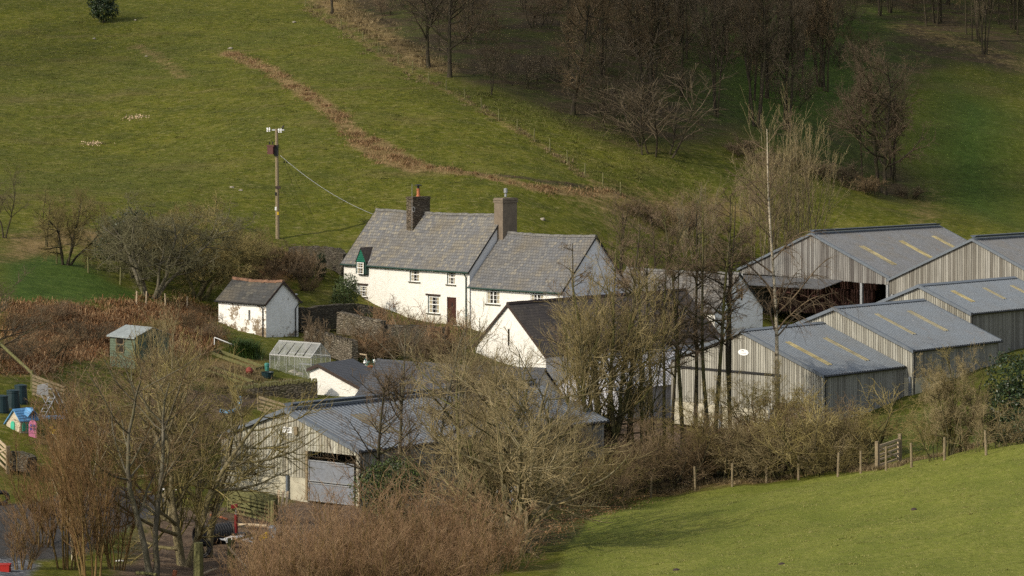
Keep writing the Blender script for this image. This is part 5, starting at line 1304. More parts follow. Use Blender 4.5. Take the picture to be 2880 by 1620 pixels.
for i, (x, yt, d, k, s, tw) in enumerate([(1640, 1260, 143, 'scrub', 2, 'olive'), (1700, 1190, 148, 'scrub', 3, 'brown'), (1800, 1180, 154, 'scrub', 1, 'purple'), (1880, 1150, 156, 'scrub', 4, 'brown'), (1975, 1120, 158, 'scrub', 2, 'olive'), (2070, 1130, 157, 'scrub', 3, 'brown'), (2120, 1110, 153, 'scrub', 1, 'tan'), (2210, 1110, 150, 'scrub', 2, 'brown'), (2300, 1110, 157, 'scrub', 4, 'brown'), (2330, 1190, 151, 'scrub', 3, 'olive'), (1600, 1180, 150, 'scrub', 1, 'brown'), (1520, 1150, 150, 'scrub', 4, 'brown'), (1390, 1180, 146, 'scrub', 2, 'brown'), (1250, 1190, 140, 'scrub', 3, 'brown')]):
    put(k, s, x, 0, yt, ['olive scrub at the corner of the near field', 'brown scrub at the foot of the olive sheaf tree', 'purplish scrub below the leftmost alder', 'brown scrub among the alder trunks', 'olive scrub before the pale-roofed shed', 'brown scrub below the oval plate', 'tan scrub just left of the birch trunk', 'brown scrub on the near side of the birch trunk', 'brown scrub at the corner of the nearest stepped barn', 'olive scrub just left of the wicket gate path', 'brown scrub between the sheaf tree and the wide bare tree', 'brown scrub behind the wide bare tree, nearer the barns', 'brown scrub behind the left arm of the wide bare tree', 'brown scrub at the end of the near barn'][i], d=fd(x) + (2.6, 5.0, 8.0)[i % 3] if x > 1620 else d, twig=tw, bark='dark', name='stream_bush', cat='bush', wide=1.25)
put('spread', 23, 1380, 1500, 1090, 'tan bare tree half hidden behind the red thicket, left of the widest tree', d=118, twig='tan', bark='moss', wide=1.1)
put('sheaf', 5, 1640, 1345, 860, 'slim tan tree left of the tallest sheaf of stems', d=149, twig='goldtan', bark='moss', wide=.8)
# upper left trees
put('sparse', 61, 12, 672, 492, 'thin dark leaning tree at the left edge of the hill field', twig='dark', bark='dark', wide=1.2)
put('sparse', 62, 130, 695, 530, 'dark two-stemmed tree above the mown green patch', twig='olive', bark='dark', wide=1.1)
put('hawthorn', 5, 185, 745, 530, 'several-stemmed dark tree at the corner of the mown green patch', twig='olive', bark='dark', wide=.8)
put('hawthorn', 2, 425, 836, 570, 'dense grey lichened hawthorn leaning above the bracken', twig='grey', bark='grey', wide=1.2)
put('hawthorn', 9, 380, 800, 590, 'grey hawthorn behind the dense lichened one', d=200, twig='grey', bark='grey', wide=1.1)
put('hawthorn', 7, 560, 840, 590, 'brown-olive hawthorn behind the stone outbuilding', d=199, twig='olive', bark='moss', wide=1.25)
put('hawthorn', 12, 640, 790, 620, 'low olive hawthorn touching the outbuilding roof', d=206, twig='olive', bark='moss', wide=1.2)
put('hawthorn', 4, 500, 780, 560, 'olive hawthorn between the lichened one and the utility pole', d=208, twig='olive', bark='moss', wide=1.3)
b = onground(330, 205); bush(b, [(0, 0, 1.5, 1.5, 1.7), (1.2, 0, 2.6, 1.2, 1.4), (-1, 0, .9, 1.1, 1.0), (1.9, .2, 1.1, 1.3, 1.1)], 5200, .10, 'holly', 'dark holly behind the grey hawthorns above the green patch', seed=9)
b = B(290, 66); bush(b, [(0, 0, 1.7, 1.3, 1.5), (-.9, .1, 2.7, 1.1, 1.1), (1.1, 0, 1.5, .9, .9), (.3, .1, 3.0, 1.2, 1.1), (-1.0, 0, 1.4, .7, .8)], 5000, .12, 'holly', 'dark lone holly bush near the top of the hill field', seed=12)
for i, (x, y, yt, k, tw, w) in enumerate([(60, 930, 850, 'scrub', 'brown', 1.8), (170, 900, 840, 'scrub', 'purple', 1.7), (240, 960, 880, 'scrub', 'dark', 1.8), (120, 1010, 920, 'scrub', 'brown', 2.0), (540, 930, 850, 'scrub', 'brown', 1.6), (600, 960, 900, 'scrub', 'purple', 1.4), (440, 940, 880, 'scrub', 'olive', 1.5), (20, 1020, 950, 'scrub', 'dark', 1.7)]):
    put(k, i % 4 + 1, x, y, yt, ['brown bramble scrub at the left edge of the bracken', 'purplish scrub in the upper bracken left of the shed', 'dark bramble heap just left of the green shed', 'brown scrub in the lower bracken above the slatted fence', 'brown scrub in the bracken below the outbuilding', 'purplish scrub at the low corner of the outbuilding', 'olive scrub in the bracken right of the green shed', 'dark scrub beside the sloping timber handrail'][i], twig=tw, bark='dark', name='bramble', cat='bush', wide=w)
# branches reaching in from beyond the left edge
put('spread', 71, -95, 1100, 760, 'dark spreading tree reaching in from the left edge above the compost bins', d=150, twig='dark', bark='dark', wide=1.6)
# by the house
b = onground(972, 204.5); bush(b, [(0, 0, 1.3, 1.05, 1.2), (.2, .1, 2.0, .8, .8), (-.3, 0, .7, .95, .8)], 6200, .06, 'bay', 'rounded bright green bush against the left end of the farmhouse', seed=3)
b = onground(903, 211); bush(b, [(0, 0, .9, .42, .9), (.02, 0, 1.5, .34, .6)], 3000, .05, 'cypress', 'narrow dark conical cypress in the farmhouse garden', name='cypress', seed=5)
b = onground(829, 210); bush(b, [(0, 0, 1.0, .3, .28)], 900, .045, 'grey', 'small round grey-green shrub on a stem behind the outbuilding', seed=6)
b = onground(1036, 196.5); bush(b, [(0, 0, .6, .8, .6), (.6, -.1, .8, .7, .6), (1.1, -.2, .5, .6, .5)], 2400, .06, 'ivy', 'brownish ivy mound over the terrace wall by the farmhouse window', seed=8)
for i, (x, d, yt, k, tw, w) in enumerate([(715, 213, 680, 'scrub_far', 'brown', 1.4), (775, 212, 680, 'scrub_far', 'purple', 1.3), (845, 212, 690, 'scrub_far', 'brown', 1.2), (735, 206, 725, 'scrub_far', 'brown', 1.3), (865, 207, 770, 'scrub_far', 'brown', 1.0), (1075, 192, 840, 'scrub_far', 'red', .8), (1130, 190, 870, 'scrub_far', 'red', .8), (1180, 188, 870, 'scrub_far', 'brown', .9), (1060, 184, 890, 'scrub_far', 'purple', .9), (985, 183, 910, 'scrub_far', 'brown', .8), (1255, 184, 850, 'scrub_far', 'red', .7), (890, 184, 880, 'scrub_far', 'purple', .5), (690, 211, 650, 'scrub_far', 'brown', 1.1), (745, 211, 665, 'scrub_far', 'olive', 1.0), (800, 210, 670, 'scrub_far', 'brown', 1.0), (855, 209, 700, 'scrub_far', 'purple', .9), (1105, 182.5, 925, 'scrub_far', 'brown', .9), (1165, 182, 930, 'scrub_far', 'purple', .9), (1225, 181.5, 920, 'scrub_far', 'brown', .9), (1045, 182, 925, 'scrub_far', 'red', .8)]):
    put(k, i % 4 + 1, x, 0, yt, ['brown leafless hedge shrub above the outbuilding roof', 'purplish hedge shrub behind the outbuilding', 'dark hedge shrub below the dry stone wall', 'brown shrub just right of the outbuilding ridge', 'brown shrub beside the garden cypress', 'reddish shrub under the farmhouse wall', 'low reddish shrub below the lower sash window', 'reddish shrub left of the brown front door', 'purplish shrub at the end of the coped garden wall', 'brown shrub in front of the coped garden wall', 'reddish twiggy shrub below the brown front door', 'purplish bush against the shaded outbuilding gable', 'tall brown shrub above the left end of the outbuilding ridge', 'tall olive shrub above the outbuilding ridge', 'tall brown shrub above the outbuilding gable peak', 'purplish shrub between the outbuilding gable and the cypress', 'brown shrub before the rough garden wall, under the lower sash window', 'purplish shrub before the rough garden wall, left of the door', 'brown shrub before the rough garden wall, under the door', 'reddish shrub at the left end of the rough garden wall'][i], d=d, twig=tw, bark='dark', name='garden_shrub', cat='bush', wide=w)
put('scrub_far', 2, 1780, 640, 560, 'brown scrub patch behind the slate range', d=244, twig='brown', bark='dark', name='thicket', cat='bush', wide=2.0)
put('scrub_far', 3, 1900, 640, 545, 'grey-brown scrub left of the golden whips', d=246, twig='brown', bark='dark', name='thicket', cat='bush', wide=1.8)
put('sparse', 66, 1740, 690, 560, 'small twiggy tree beside the wing gable', d=224, twig='purple', bark='dark', wide=1.1)
put('sparse', 67, 1850, 700, 560, 'small purplish tree behind the slate range ridge', d=228, twig='purple', bark='dark', wide=1.1)
# ---- the wood on the upper slope
put('wood_oak', 3, 1205, 190, -160, 'big dark tree with two heavy boles at the left edge of the wood', twig='dark', bark='dark', wide=.9)
put('wood_oak', 7, 1265, 218, -140, 'big dark tree with a long level limb at the left edge of the wood', twig='dark', bark='dark', wide=.9)
put('wood_oak', 5, 1610, 325, -60, 'large grey tree standing alone in front of the wood', twig='brown', bark='dark', wide=.85)
put('wood_tall', 4, 1600, 318, -30, 'tall slim tree close behind the lone grey tree', d=285, twig='brown', bark='dark', wide=.8)
put('wood_under', 3, 1840, 432, 200, 'crooked hawthorn leaning at the foot of the wood', twig='dark', bark='dark', wide=1.5)
put('wood_under', 4, 1770, 368, 130, 'slanting grey hawthorn at the edge of the wood', twig='dark', bark='dark', wide=1.5)
put('wood_fork', 2, 2012, 330, -140, 'dark pair of trunks rising from one foot in the wood', twig='dark', bark='dark', wide=.7)
put('wood_fork', 5, 2125, 356, -150, 'clump of dark trunks behind the golden whips', twig='dark', bark='dark', wide=.8)
put('wood_fork', 8, 2215, 372, -130, 'dark clump of leaning trunks right of the golden whips', twig='dark', bark='dark', wide=.7)
put('wood_tall', 6, 2425, 510, 120, 'dark-trunked tree behind the rounded one above the open barn', twig='purple', bark='dark', wide=.9)
put('wood_oak', 9, 2490, 548, 140, 'round-crowned dark tree standing above the open barn roof', twig='purple', bark='dark', wide=.85)
put('wood_oak', 3, 2470, 540, 150, 'dark many-branched tree crowding the round-crowned tree above the open barn', twig='purple', bark='dark', wide=.85)
put('wood_fork', 5, 2515, 530, 190, 'forked dark tree just right of the round-crowned tree', d=284, twig='dark', bark='dark', wide=.8)
for i, (x, y, yt) in enumerate([(2160, 470, 410), (2230, 485, 420), (2300, 500, 440), (2370, 515, 450), (2440, 545, 480), (2090, 440, 380), (2560, 560, 510)]):
    put('scrub_far', i % 4 + 1, x, y, yt, ['low dark scrub in the gully behind the golden whips', 'dark scrub in the gully right of the golden whips', 'brown scrub midway along the gully', 'brown scrub in the gully left of the round-crowned tree', 'dark scrub at the foot of the round-crowned tree', 'dark scrub at the foot of the trunk clump in the wood', 'pale brown scrub right of the round-crowned tree foot'][i], twig=['dark', 'brown', 'purple'][i % 3], bark='dark', name='gully_bush', cat='bush', wide=1.5)
put('wood_tall', 3, 2605, 75, -260, 'thick dark trunk at the top of the right-hand field', twig='dark', bark='dark')
put('wood_fork', 2, 2770, 155, -200, 'dark forked tree in the top right corner', twig='dark', bark='dark', wide=.7)
put('wood_oak', 7, 935, 40, -250, 'dark tree trunk on the bank at the top of the field', twig='dark', bark='dark', wide=.7)
put('sparse', 63, 1382, 268, 120, 'thin young tree between the two big boles and the lone grey tree', twig='dark', bark='dark', wide=.9)
rw = np.random.RandomState(5); kinds = [('wood_tall', 4), ('wood_tall', 6), ('wood_fork', 2), ('wood_fork', 5), ('wood_oak', 7), ('wood_fork', 8)]
PW = scatter_poly([(1020,-20),(1180,120),(1330,200),(1480,240),(1700,330),(1950,310),(2300,250),(2420,60),(2900,90),(2950,-120),(2000,-160),(1000,-160)], 78, 11)
for i, (x, y) in enumerate(PW):
    k, s = kinds[i % len(kinds)]
    tree(k, s, (x, y, gz(x, y)), rw.uniform(15, 20), 'dark leafless tree in the shaded wood on the upper slope', twig=['dark', 'brown', 'dark', 'purple'][i % 4], bark='dark', name='woodland_tree', group='trees massed in the wood', rz=rw.uniform(0, 6.28), wide=rw.uniform(.5, .8))
PW = np.concatenate([scatter_poly([(2330,-80),(2950,-80),(2950,150),(2720,120),(2450,40)], 24, 51), scatter_poly([(1850,330),(2150,370),(2330,330),(2330,60),(1900,60)], 20, 52)])
for i, (x, y) in enumerate(PW):
    k, s = kinds[i % 4]
    tree(k, s, (x, y, gz(x, y)), rw.uniform(14, 20), 'dark leafless tree in the shaded wood on the upper slope', twig=['dark', 'brown', 'purple'][i % 3], bark='dark', name='woodland_tree', group='trees massed in the wood', rz=rw.uniform(0, 6.28), wide=rw.uniform(.55, .85))
PW = scatter_poly([(1000,0),(1200,140),(1330,215),(1480,250),(1700,350),(1850,400),(2050,340),(2300,420),(2420,300),(2420,60),(2900,130),(2950,-60),(1000,-60)], 95, 12)
for i, (x, y) in enumerate(PW):
    tree('wood_under', i % 4 + 1, (x, y, gz(x, y)), rw.uniform(2.5, 5), 'low brown undergrowth bush beneath the trees of the wood', 'bush', ['dark', 'brown', 'purple'][i % 3], 'dark', 'undergrowth_bush', group='undergrowth in the wood', rz=rw.uniform(0, 6.28), wide=rw.uniform(1, 1.6))
# ---- ground cover nobody could count
MBR = m_blade('bracken_blade', [(.12, .055, .022), (.22, .108, .046), (.32, .185, .09), (.42, .29, .165)])
MDH = m_blade('tawny_grass_blade', [(.18, .105, .045), (.28, .17, .085), (.38, .26, .145)])
MNF = m_blade('pasture_blade', [(.10, .125, .02), (.17, .185, .038), (.24, .235, .07), (.33, .29, .13)])
MDG = m_blade('dead_grass_blade', [(.12, .085, .04), (.20, .15, .08), (.30, .235, .13)])
MGR = m_blade('grass_blade', [(.055, .07, .012), (.095, .11, .024), (.15, .15, .045), (.22, .19, .08)])
blades('bracken', 'red-brown dead bracken covering the bank above the green shed', np.concatenate([clumps(scatter_poly(BRACKEN, 20000, 1, .6), 420, .45, 1), scatter_poly(BRACKEN, 9000, 21, .8)]), MBR, .6, .02, 1, 1.8, 'bracken', curl=1.3)
blades('dead_grass', 'tawny dead grass filling the ditch across the hill field', np.concatenate([clumps(scatter_line(DITCH, 6000, 2, .5), 90, .45, 2), scatter_line(DITCH, 1500, 22, .8), clumps(scatter_line([(1000,375),(1090,440),(1170,472)], 2200, 3, .9), 40, .4, 3)]), MDH, .36, .018, 2, 1.0)
blades('dead_grass', 'pale dead grass along the foot of the upper fence and wood edge', np.concatenate([clumps(scatter_line(FENCE_UP, 3000, 4, .5), 110, .3, 4), clumps(scatter_poly([(850,0),(960,70),(1130,175),(1230,215),(1300,200),(1100,90),(980,0)], 8000, 5, 1), 130, .6, 5)]), MDG, .42, .02, 3, 1.0)
blades('rough_grass', 'rough tufted grass between the upper fence and the wood', clumps(scatter_poly([(1240,240),(1450,275),(1620,330),(1900,430),(2050,560),(1900,600),(1745,550),(1500,398)], 22000, 6, 1.0), 700, .4, 6), MGR, .22, .018, 4, 1.3)
blades('rough_grass', 'short rough grass over the sunlit hill field above the house', clumps(scatter_poly([(0,60),(500,20),(850,30),(1150,200),(1740,552),(1700,640),(1000,640),(500,600),(0,580)], 120000, 7, 2.0), 6500, .4, 7), MGR, .15, .02, 5, 1.6)
blades('dead_grass', 'rank pale grass along the near fence line', clumps(scatter_line([(1830,1392),(2000,1365),(2190,1350),(2380,1315),(2560,1300),(2720,1262),(2880,1225)], 8000, 8, .4), 160, .22, 8), MDG, .3, .012, 6, 1.2)
blades('dead_grass', 'dead stalks in the vegetable garden and on its retaining wall', clumps(scatter_poly([(560,1040),(700,1030),(760,1065),(880,1075),(860,1100),(640,1115),(560,1090)], 6000, 9, .4), 120, .35, 9), MDG, .38, .012, 7, 1.3)
blades('leaf_litter', 'rust-red fallen leaves under the trees at the left end of the near field', scatter_poly([(1540,1440),(1700,1405),(1830,1392),(1790,1425),(1640,1470),(1500,1540)], 4000, 10, .5), MBR, .12, .03, 8, 2.5, 'leaves')
_nf = [(1560,1640),(1600,1530),(1670,1460),(1830,1406),(2100,1372),(2490,1324),(2880,1248),(2960,1240),(2960,1640)]
blades('pasture', 'short sunlit pasture grass of the near field', np.concatenate([clumps(scatter_poly(_nf, 90000, 41), 7000, .22, 41), scatter_poly(_nf, 60000, 42)]), MNF, .06, .011, 9, 1.8)
blades('pasture', 'lusher tufts scattered over the near field', clumps(scatter_poly(_nf, 7000, 43), 150, .18, 43), MNF, .1, .012, 10, 1.4)
# ------------------------------------------------------------------ fences, gates, walls
def post_fence(name, label, bases, h, r, mat, wires=(.35, .62, .9), wmat=None, sq=False, seed=1):
    q = random.Random(seed); b0 = bases[0]; root = thing(name, label, 'fence', b0); tops = []
    for i, b in enumerate(bases):
        mb = MB(); lean = Vector((q.uniform(-.06, .06), q.uniform(-.04, .04), 0)); hh = h * q.uniform(.93, 1.08); t = b + lean + UP * hh; tops.append((b, t))
        mb.tube([b - UP * .3, b + lean * .5 + UP * hh * .5, t], [r * 1.08, r, r * .94], 7); mb.build('post', mat, root)
    for f in wires:
        mb = MB()
        for (a, ta), (b, tb) in zip(tops, tops[1:]):
            p, s = a.lerp(ta, f), b.lerp(tb, f); mb.tube([p, p.lerp(s, .5) - UP * .03, s], .0028, 3, False)
        mb.build('wire', M['black'], root)
    return root
up = [ground(*p) for p in FENCE_UP]
post_fence('wire_fence', 'old post and wire fence running down the hill field beside the wood', up, 1.2, .06, M['wood_moss'])
nf = [(1830,1402),(1956,1381),(2059,1369),(2156,1360),(2246,1350),(2356,1342),(2421,1333)]
post_fence('wire_fence', 'post and wire fence along the near field, left of the wooden gate', [ground(*p) for p in nf], 1.22, .062, M['wood'], (.25, .45, .65, .9), seed=2)
nf2 = [(2564,1316),(2656,1297),(2774,1282),(2905,1258)]
post_fence('wire_fence', 'post and wire fence along the near field, right of the wooden gate', [ground(*p) for p in nf2], 1.2, .062, M['wood'], (.25, .45, .65, .9), seed=3)
lf = [(160,742),(249,768),(338,802),(400,838)]
post_fence('wire_fence', 'netting fence along the top of the mown green patch', [ground(*p) for p in lf], 1.2, .07, M['wood_moss'], (.2, .4, .6, .8, .95), seed=4)
lf = [(384,862),(410,862),(466,868),(526,872)]
post_fence('wire_fence', 'short stake fence in the bracken below the lichened hawthorn', [ground(*p) for p in lf], 1.0, .05, M['wood_pale'], (.8,), seed=5)
for (x, y, x2, y2, h) in ((2400, 1315, 2426, 1335, .9), (1880, 1392, 1838, 1395, 1.0)):
    pass
def wood_gate(name, label, a, b, h, rails, mat, post_h=1.45, diag=1, posts=(1, 1), lift=.12, pmat=None, th=.07, group=None):
    d = b - a; d.z = 0; L = d.length; d /= L; root = thing(name, label, 'gate', a, 0, group)
    P = lambda s, z: a.lerp(b, s / L) + UP * z
    for i, (e, on) in enumerate(((-.14, posts[0]), (L + .12, posts[1]))):
        if on:
            mb = MB(); q = a + (b - a) * (e / L); mb.bar(q - UP * .3, q + UP * post_h, .17, .16, d); mb.build('gate_post', pmat or mat, root)
    n = d.cross(UP) * (th * .5)
    mb = MB()
    for s in (.05, L - .05): mb.bar(P(s, lift), P(s, h), .09, th, d)
    mb.build('frame', mat, root)
    for k in range(rails):
        z = lift + .05 + (h - lift - .1) * (k / (rails - 1)) ** .9; mb = MB(); mb.bar(P(.1, z), P(L - .1, z), th * .6, .10 if k < rails - 1 else .14); mb.build('rail', mat, root)
    if diag:
        mb = MB(); s0, s1 = (.1, L - .1) if diag > 0 else (L - .1, .1)
        mb.bar(P(s0, h - .1) + n * 1.2, P(s1, lift + .08) + n * 1.2, .08, .03, n); mb.build('brace', mat, root)
    return root
g = wood_gate('field_gate', 'small pale wooden wicket gate in the near field fence', ground(2470, 1319), ground(2528, 1300), 1.2, 5, M['wood_pale'], 1.45, 1, pmat=M['wood'], th=.09)
mb = MB(); q_ = ground(2492, 1325); mb.tube([q_ - UP * .3, q_ + UP * 1.2], .06, 7); o = mb.build('slam_post', M['wood'], None); tag(o, 'lone round post standing just in front of the wicket gate', 'post')
g2a, g2b = onground(724, 159), onground(822, 158)
wood_gate('field_gate', 'weathered five-bar gate leaning below the mossy retaining wall', g2a, g2b, .95, 4, M['wood'], 1.35, -1, (0, 1))
g3a, g3b = onground(640, 128), onground(760, 126.5)
for i in range(3):
    off = Vector((.05 * i, .28 * i, 0)); wood_gate('hurdle', ['nearest of the mossy wooden hurdles stacked below the pale barn', 'middle one of the mossy hurdles stacked below the pale barn', 'rearmost hurdle of the stack against the pale barn'][i], g3a + off, g3b + off + Vector((.1 * i, 0, .08 * i)), 1.05, 6, M['wood_moss'], 1.2, [1, -1, 1][i], (0, 0), .05, group='hurdles stacked below the barn')
for i, x in enumerate((775, 788, 800)):
    b = onground(x, 128); mb = MB(); mb.bar(b, b + Vector((.12, .5, 1.35)), .12, .04); o = mb.build('leaning_board', M['wood_pale'], None); tag(o, ['leftmost plank leaning beside the hurdle stack', 'middle plank leaning beside the hurdle stack', 'rightmost plank leaning beside the grey sheeted gate'][i], 'plank', 'planks leaning by the hurdles')
def mossy_post(x, d, h, r, label, mat='wood_moss'):
    b = onground(x, d); mb = MB(); mb.tube([b - UP * .4, b + UP * h * .6, b + UP * h], [r * 1.1, r, r * .9], 9); o = mb.build('gate_post', M[mat], None); tag(o, label, 'post')
mossy_post(768, 124, 1.35, .13, 'thick mossy gate post right of the hurdle stack')
mossy_post(645, 112.5, 1.45, .085, 'green mossy square post in front of the white sheet')
mossy_post(657, 113.5, 1.3, .07, 'thinner mossy post just behind the green one at the bottom')
mossy_post(558, 109, 1.5, .20, 'stout mossy cut trunk standing at the bottom left of centre')
mb = MB(); a_, b_ = onground(650, 113), onground(725, 115); mb.bar(a_ + UP * 1.25, b_ + UP * 1.2, .05, .1); o = mb.build('rail', M['wood_moss'], None); o.name = 'fence_rail'; tag(o, 'mossy rail running from the post behind the red thicket', 'rail')
mb = MB(); a_ = onground(642, 112.2); mb.tube([a_ + UP * 1.1, a_ + Vector((.5, -.1, .55)), a_ + Vector((.95, -.2, .15)), a_ + Vector((1.3, -.3, -.2))], [.05, .045, .04, .03], 6); o = mb.build('broken_rail', M['wood_pale'], None); tag(o, 'bent broken rail hanging from the mossy post', 'rail')
# left edge gate, rail and slatted fence
wood_gate('field_gate', 'pale slatted gate cut by the left edge below the playhouse', onground(-20, 131), onground(20, 129), 1.25, 5, M['wood_pale'], 1.35, -1, (0, 1), pmat=M['wood'])
mb = MB(); a_, b_ = onground(-15, 150), onground(90, 147); a_.z += 1.9; b_.z += 1.0
mb.tube([a_, b_], .085, 7); mb.tube([onground(90, 147) - UP * .3, b_ + UP * .15], .08, 7); o = mb.build('handrail', M['wood_moss'], None); tag(o, 'sloping round timber handrail above the compost bins', 'rail')
def slat_fence():
    a, b = onground(92, 146), onground(182, 145.5); root = thing('slatted_fence', 'grey slatted wooden fence behind the folded frame', 'fence', a)
    for s in (0, .5, 1):
        mb = MB(); p = a.lerp(b, s); mb.bar(p - UP * .3, p + UP * 1.15, .1, .1); mb.build('post', M['wood_moss'], root)
    for k in range(6):
        mb = MB(); z = .12 + k * .19; mb.bar(a + UP * z + Vector((0, -.07, 0)), b + UP * z + Vector((0, -.07, 0)), .03, .13); mb.build('rail', M['wood'], root)
slat_fence()

def stone_wall(label, pts, th, mat, cope=None, upright=False, seed=1, name='stone_wall'):
    """pts: (x, ytop, ybase, distance) along the wall"""
    q = random.Random(seed); T = [at(x, yt, d) for x, yt, yb, d in pts]; Bz = [at(x, yb, d).z for x, yt, yb, d in pts]
    root = thing(name, label, 'wall', (T[0].x, T[0].y, Bz[0])); mb = MB(); cb = MB(); run = []
    for i in range(len(T) - 1):
        L = (T[i + 1] - T[i]).length; k = max(2, int(L / .32))
        for j in range(k + (i == len(T) - 2)): run.append((T[i].lerp(T[i + 1], j / k), Bz[i] + (Bz[i + 1] - Bz[i]) * j / k))
    d = (T[-1] - T[0]); d.z = 0; d.normalize(); n = d.cross(UP)
    if n.y > 0: n = -n
    tops = [p + UP * q.uniform(-.05, .05) for p, z in run]; out = [n * q.uniform(-.03, .03) for _ in run]
    for i in range(len(run) - 1):
        a, b = tops[i], tops[i + 1]; za, zb = run[i][1] - .5, run[i + 1][1] - .5; oa, ob = out[i], out[i + 1]
        fa, fb = a + oa, b + ob; ba, bb = a - n * th, b - n * th
        la, lb = Vector((fa.x, fa.y, za)) + n * .08, Vector((fb.x, fb.y, zb)) + n * .08
        mb.face([la, lb, fb, fa]); mb.face([fa, fb, bb, ba]); mb.face([Vector((bb.x, bb.y, zb)), Vector((ba.x, ba.y, za)), ba, bb])
        if i == 0: mb.face([la, fa, ba, Vector((ba.x, ba.y, za))])
        if i == len(run) - 2: mb.face([fb, lb, Vector((bb.x, bb.y, zb)), bb])
    mb.build('masonry', M[mat], root)
    if cope:
        cb = MB()
        for i in range(len(run) - 1):
            a, b = tops[i], tops[i + 1]; c = (a + b) / 2 - n * th / 2; L = (b - a).length
            if upright:
                for t in (.25, .75):
                    c2 = a.lerp(b, t) - n * th / 2; hh = q.uniform(.16, .3); tl = q.uniform(-.3, .3)
                    cb.box(c2 + UP * hh * .4, L * .38, th * q.uniform(.8, 1.1), hh, d, n, (UP + d * tl).normalized())
            else: cb.box(c + UP * .045, L * .97, th + .14, .09, (b - a).normalized(), n)
        cb.build('coping', M[cope], root)
    return root
stone_wall('dry stone wall along the foot of the hill field behind the garden', [(812, 694, 722, 217), (880, 692, 722, 216), (945, 698, 745, 214), (965, 715, 760, 212)], .5, 'stone', seed=1)
stone_wall('dark terrace wall running from the outbuilding towards the farmhouse', [(846, 868, 915, 193), (905, 861, 908, 194), (955, 856, 905, 195), (1000, 854, 905, 196), (1085, 868, 915, 196.5)], .6, 'stone', seed=2)
stone_wall('pale garden wall with a flat sloping coping below the terrace', [(948, 880, 918, 190), (1010, 894, 926, 188.5), (1072, 908, 940, 187)], .45, 'stone_pale', 'stone_pale', seed=3)
stone_wall('rough garden wall below the brown front door', [(1080, 912, 965, 187.5), (1180, 917, 975, 186), (1255, 920, 985, 185)], .45, 'stone', seed=4)
stone_wall('low wall with upright cope stones beside the greenhouse', [(858, 930, 960, 186), (925, 949, 980, 183), (990, 969, 1005, 180)], .45, 'stone_pale', 'stone_pale', True, seed=5)
stone_wall('mossy retaining wall meeting the white end of the slate range', [(640, 1100, 1140, 167.5), (713, 1091, 1138, 167.5), (800, 1082, 1138, 167.8), (893, 1073, 1140, 168)], .6, 'stone', 'wood_moss', True, seed=6)
stone_wall('low broken stone wall below the playhouse at the left edge', [(20, 1268, 1292, 130), (50, 1272, 1294, 129), (80, 1284, 1300, 128)], .45, 'stone', seed=7)
# garden post, rail and ornaments
mb = MB(); a_ = onground(995, 181); mb.bar(a_ - UP * .2, a_ + UP * 1.0, .16, .1); o = mb.build('gate_post', M['wood'], None); tag(o, 'grey timber post at the end of the low coped wall', 'post')
mb = MB(); a_, b_ = onground(1004, 180.5), onground(1030, 180); mb.bar(a_ - UP * .2, a_ + UP * .95, .1, .1); mb.bar(a_ + UP * .85, b_ + UP * .8, .05, .08); mb.bar(b_ - UP * .2, b_ + UP * .85, .08, .08); o = mb.build('rail_fence', M['wood_pale'], None); tag(o, 'short pale post and rail beside the turquoise planter', 'fence')
a_ = onground(1028, 178.5); mb = MB(); mb.lathe(a_ + UP * .55, [(.16, 0), (.15, .05), (.02, .32)], 4); mb.tube([a_, a_ + UP * .56], .03, 5); o = mb.build('marker', M['white_paint'], None); o.name = 'white_marker'; tag(o, 'small white pyramid marker by the short garden rail', 'marker')
M['teal'] = plain('turquoise_glaze', (.05, .20, .17), .45, 0, .5, 14); M['dullred'] = plain('faded_red_rubber', (.22, .05, .035), .7, 0, .3, 5); M['yellow'] = plain('yellow_plastic', (.55, .36, .02), .5); M['red'] = plain('red_paint', (.36, .02, .014), .5); M['blue'] = plain('sky_blue_plastic', (.11, .28, .50), .6, 0, .25, 5)
M['pink'] = plain('pink_plastic', (.42, .13, .23), .6, 0, .2); M['mint'] = plain('mint_plastic', (.06, .42, .27), .5); M['cream'] = plain('cream_plastic', (.50, .43, .32), .6, 0, .2, 6)
M['purple'] = plain('purple_tarpaulin', (.07, .06, .26), .5, 0, .4, 4); M['bluepipe'] = plain('pale_blue_pipe', (.22, .42, .62), .4, 0, .2, 3); M['bin'] = plain('dark_teal_bin', (.012, .03, .035), .45)
M['netting'] = plain('dark_netting', (.035, .036, .04), .7, 0, .5, 18); M['cloth'] = plain('crumpled_white_sheet', (.72, .71, .68), .8, 0, .12, 4); M['feed'] = plain('pale_feed', (.50, .38, .24), .9, 0, .3, 8); M['rock'] = plain('lichened_rock', (.27, .24, .19), .95, 0, .35, 6)
a_ = onground(1040, 176.5) + UP * .5; root = thing('planter', 'terracotta bowl planted with turquoise and green ornaments above the slate range', 'planter', a_)
mb = MB(); mb.tube([a_ - UP * .9, a_], .05, 6); mb.lathe(a_, [(.16, -.05), (.33, .12), (.36, .2), (.3, .2)], 12); mb.build('bowl', M['terracotta'], root, True)
q = random.Random(4); mb = MB()
for i in range(16):
    c = a_ + Vector((q.uniform(-.3, .3), q.uniform(-.2, .2), .2 + q.uniform(0, .42))); mb.box(c, q.uniform(.05, .12), .05, q.uniform(.08, .2), (q.uniform(.5, 1), q.uniform(-.5, .5), q.uniform(-.4, .4)))
mb.build('ornament', M['teal'], root)
mb = MB(); mb.lathe(a_ + Vector((.3, 0, .42)), [(.02, -.1), (.09, 0), (.08, .12), (.03, .2)], 8); mb.build('white_flower', M['white_paint'], root)
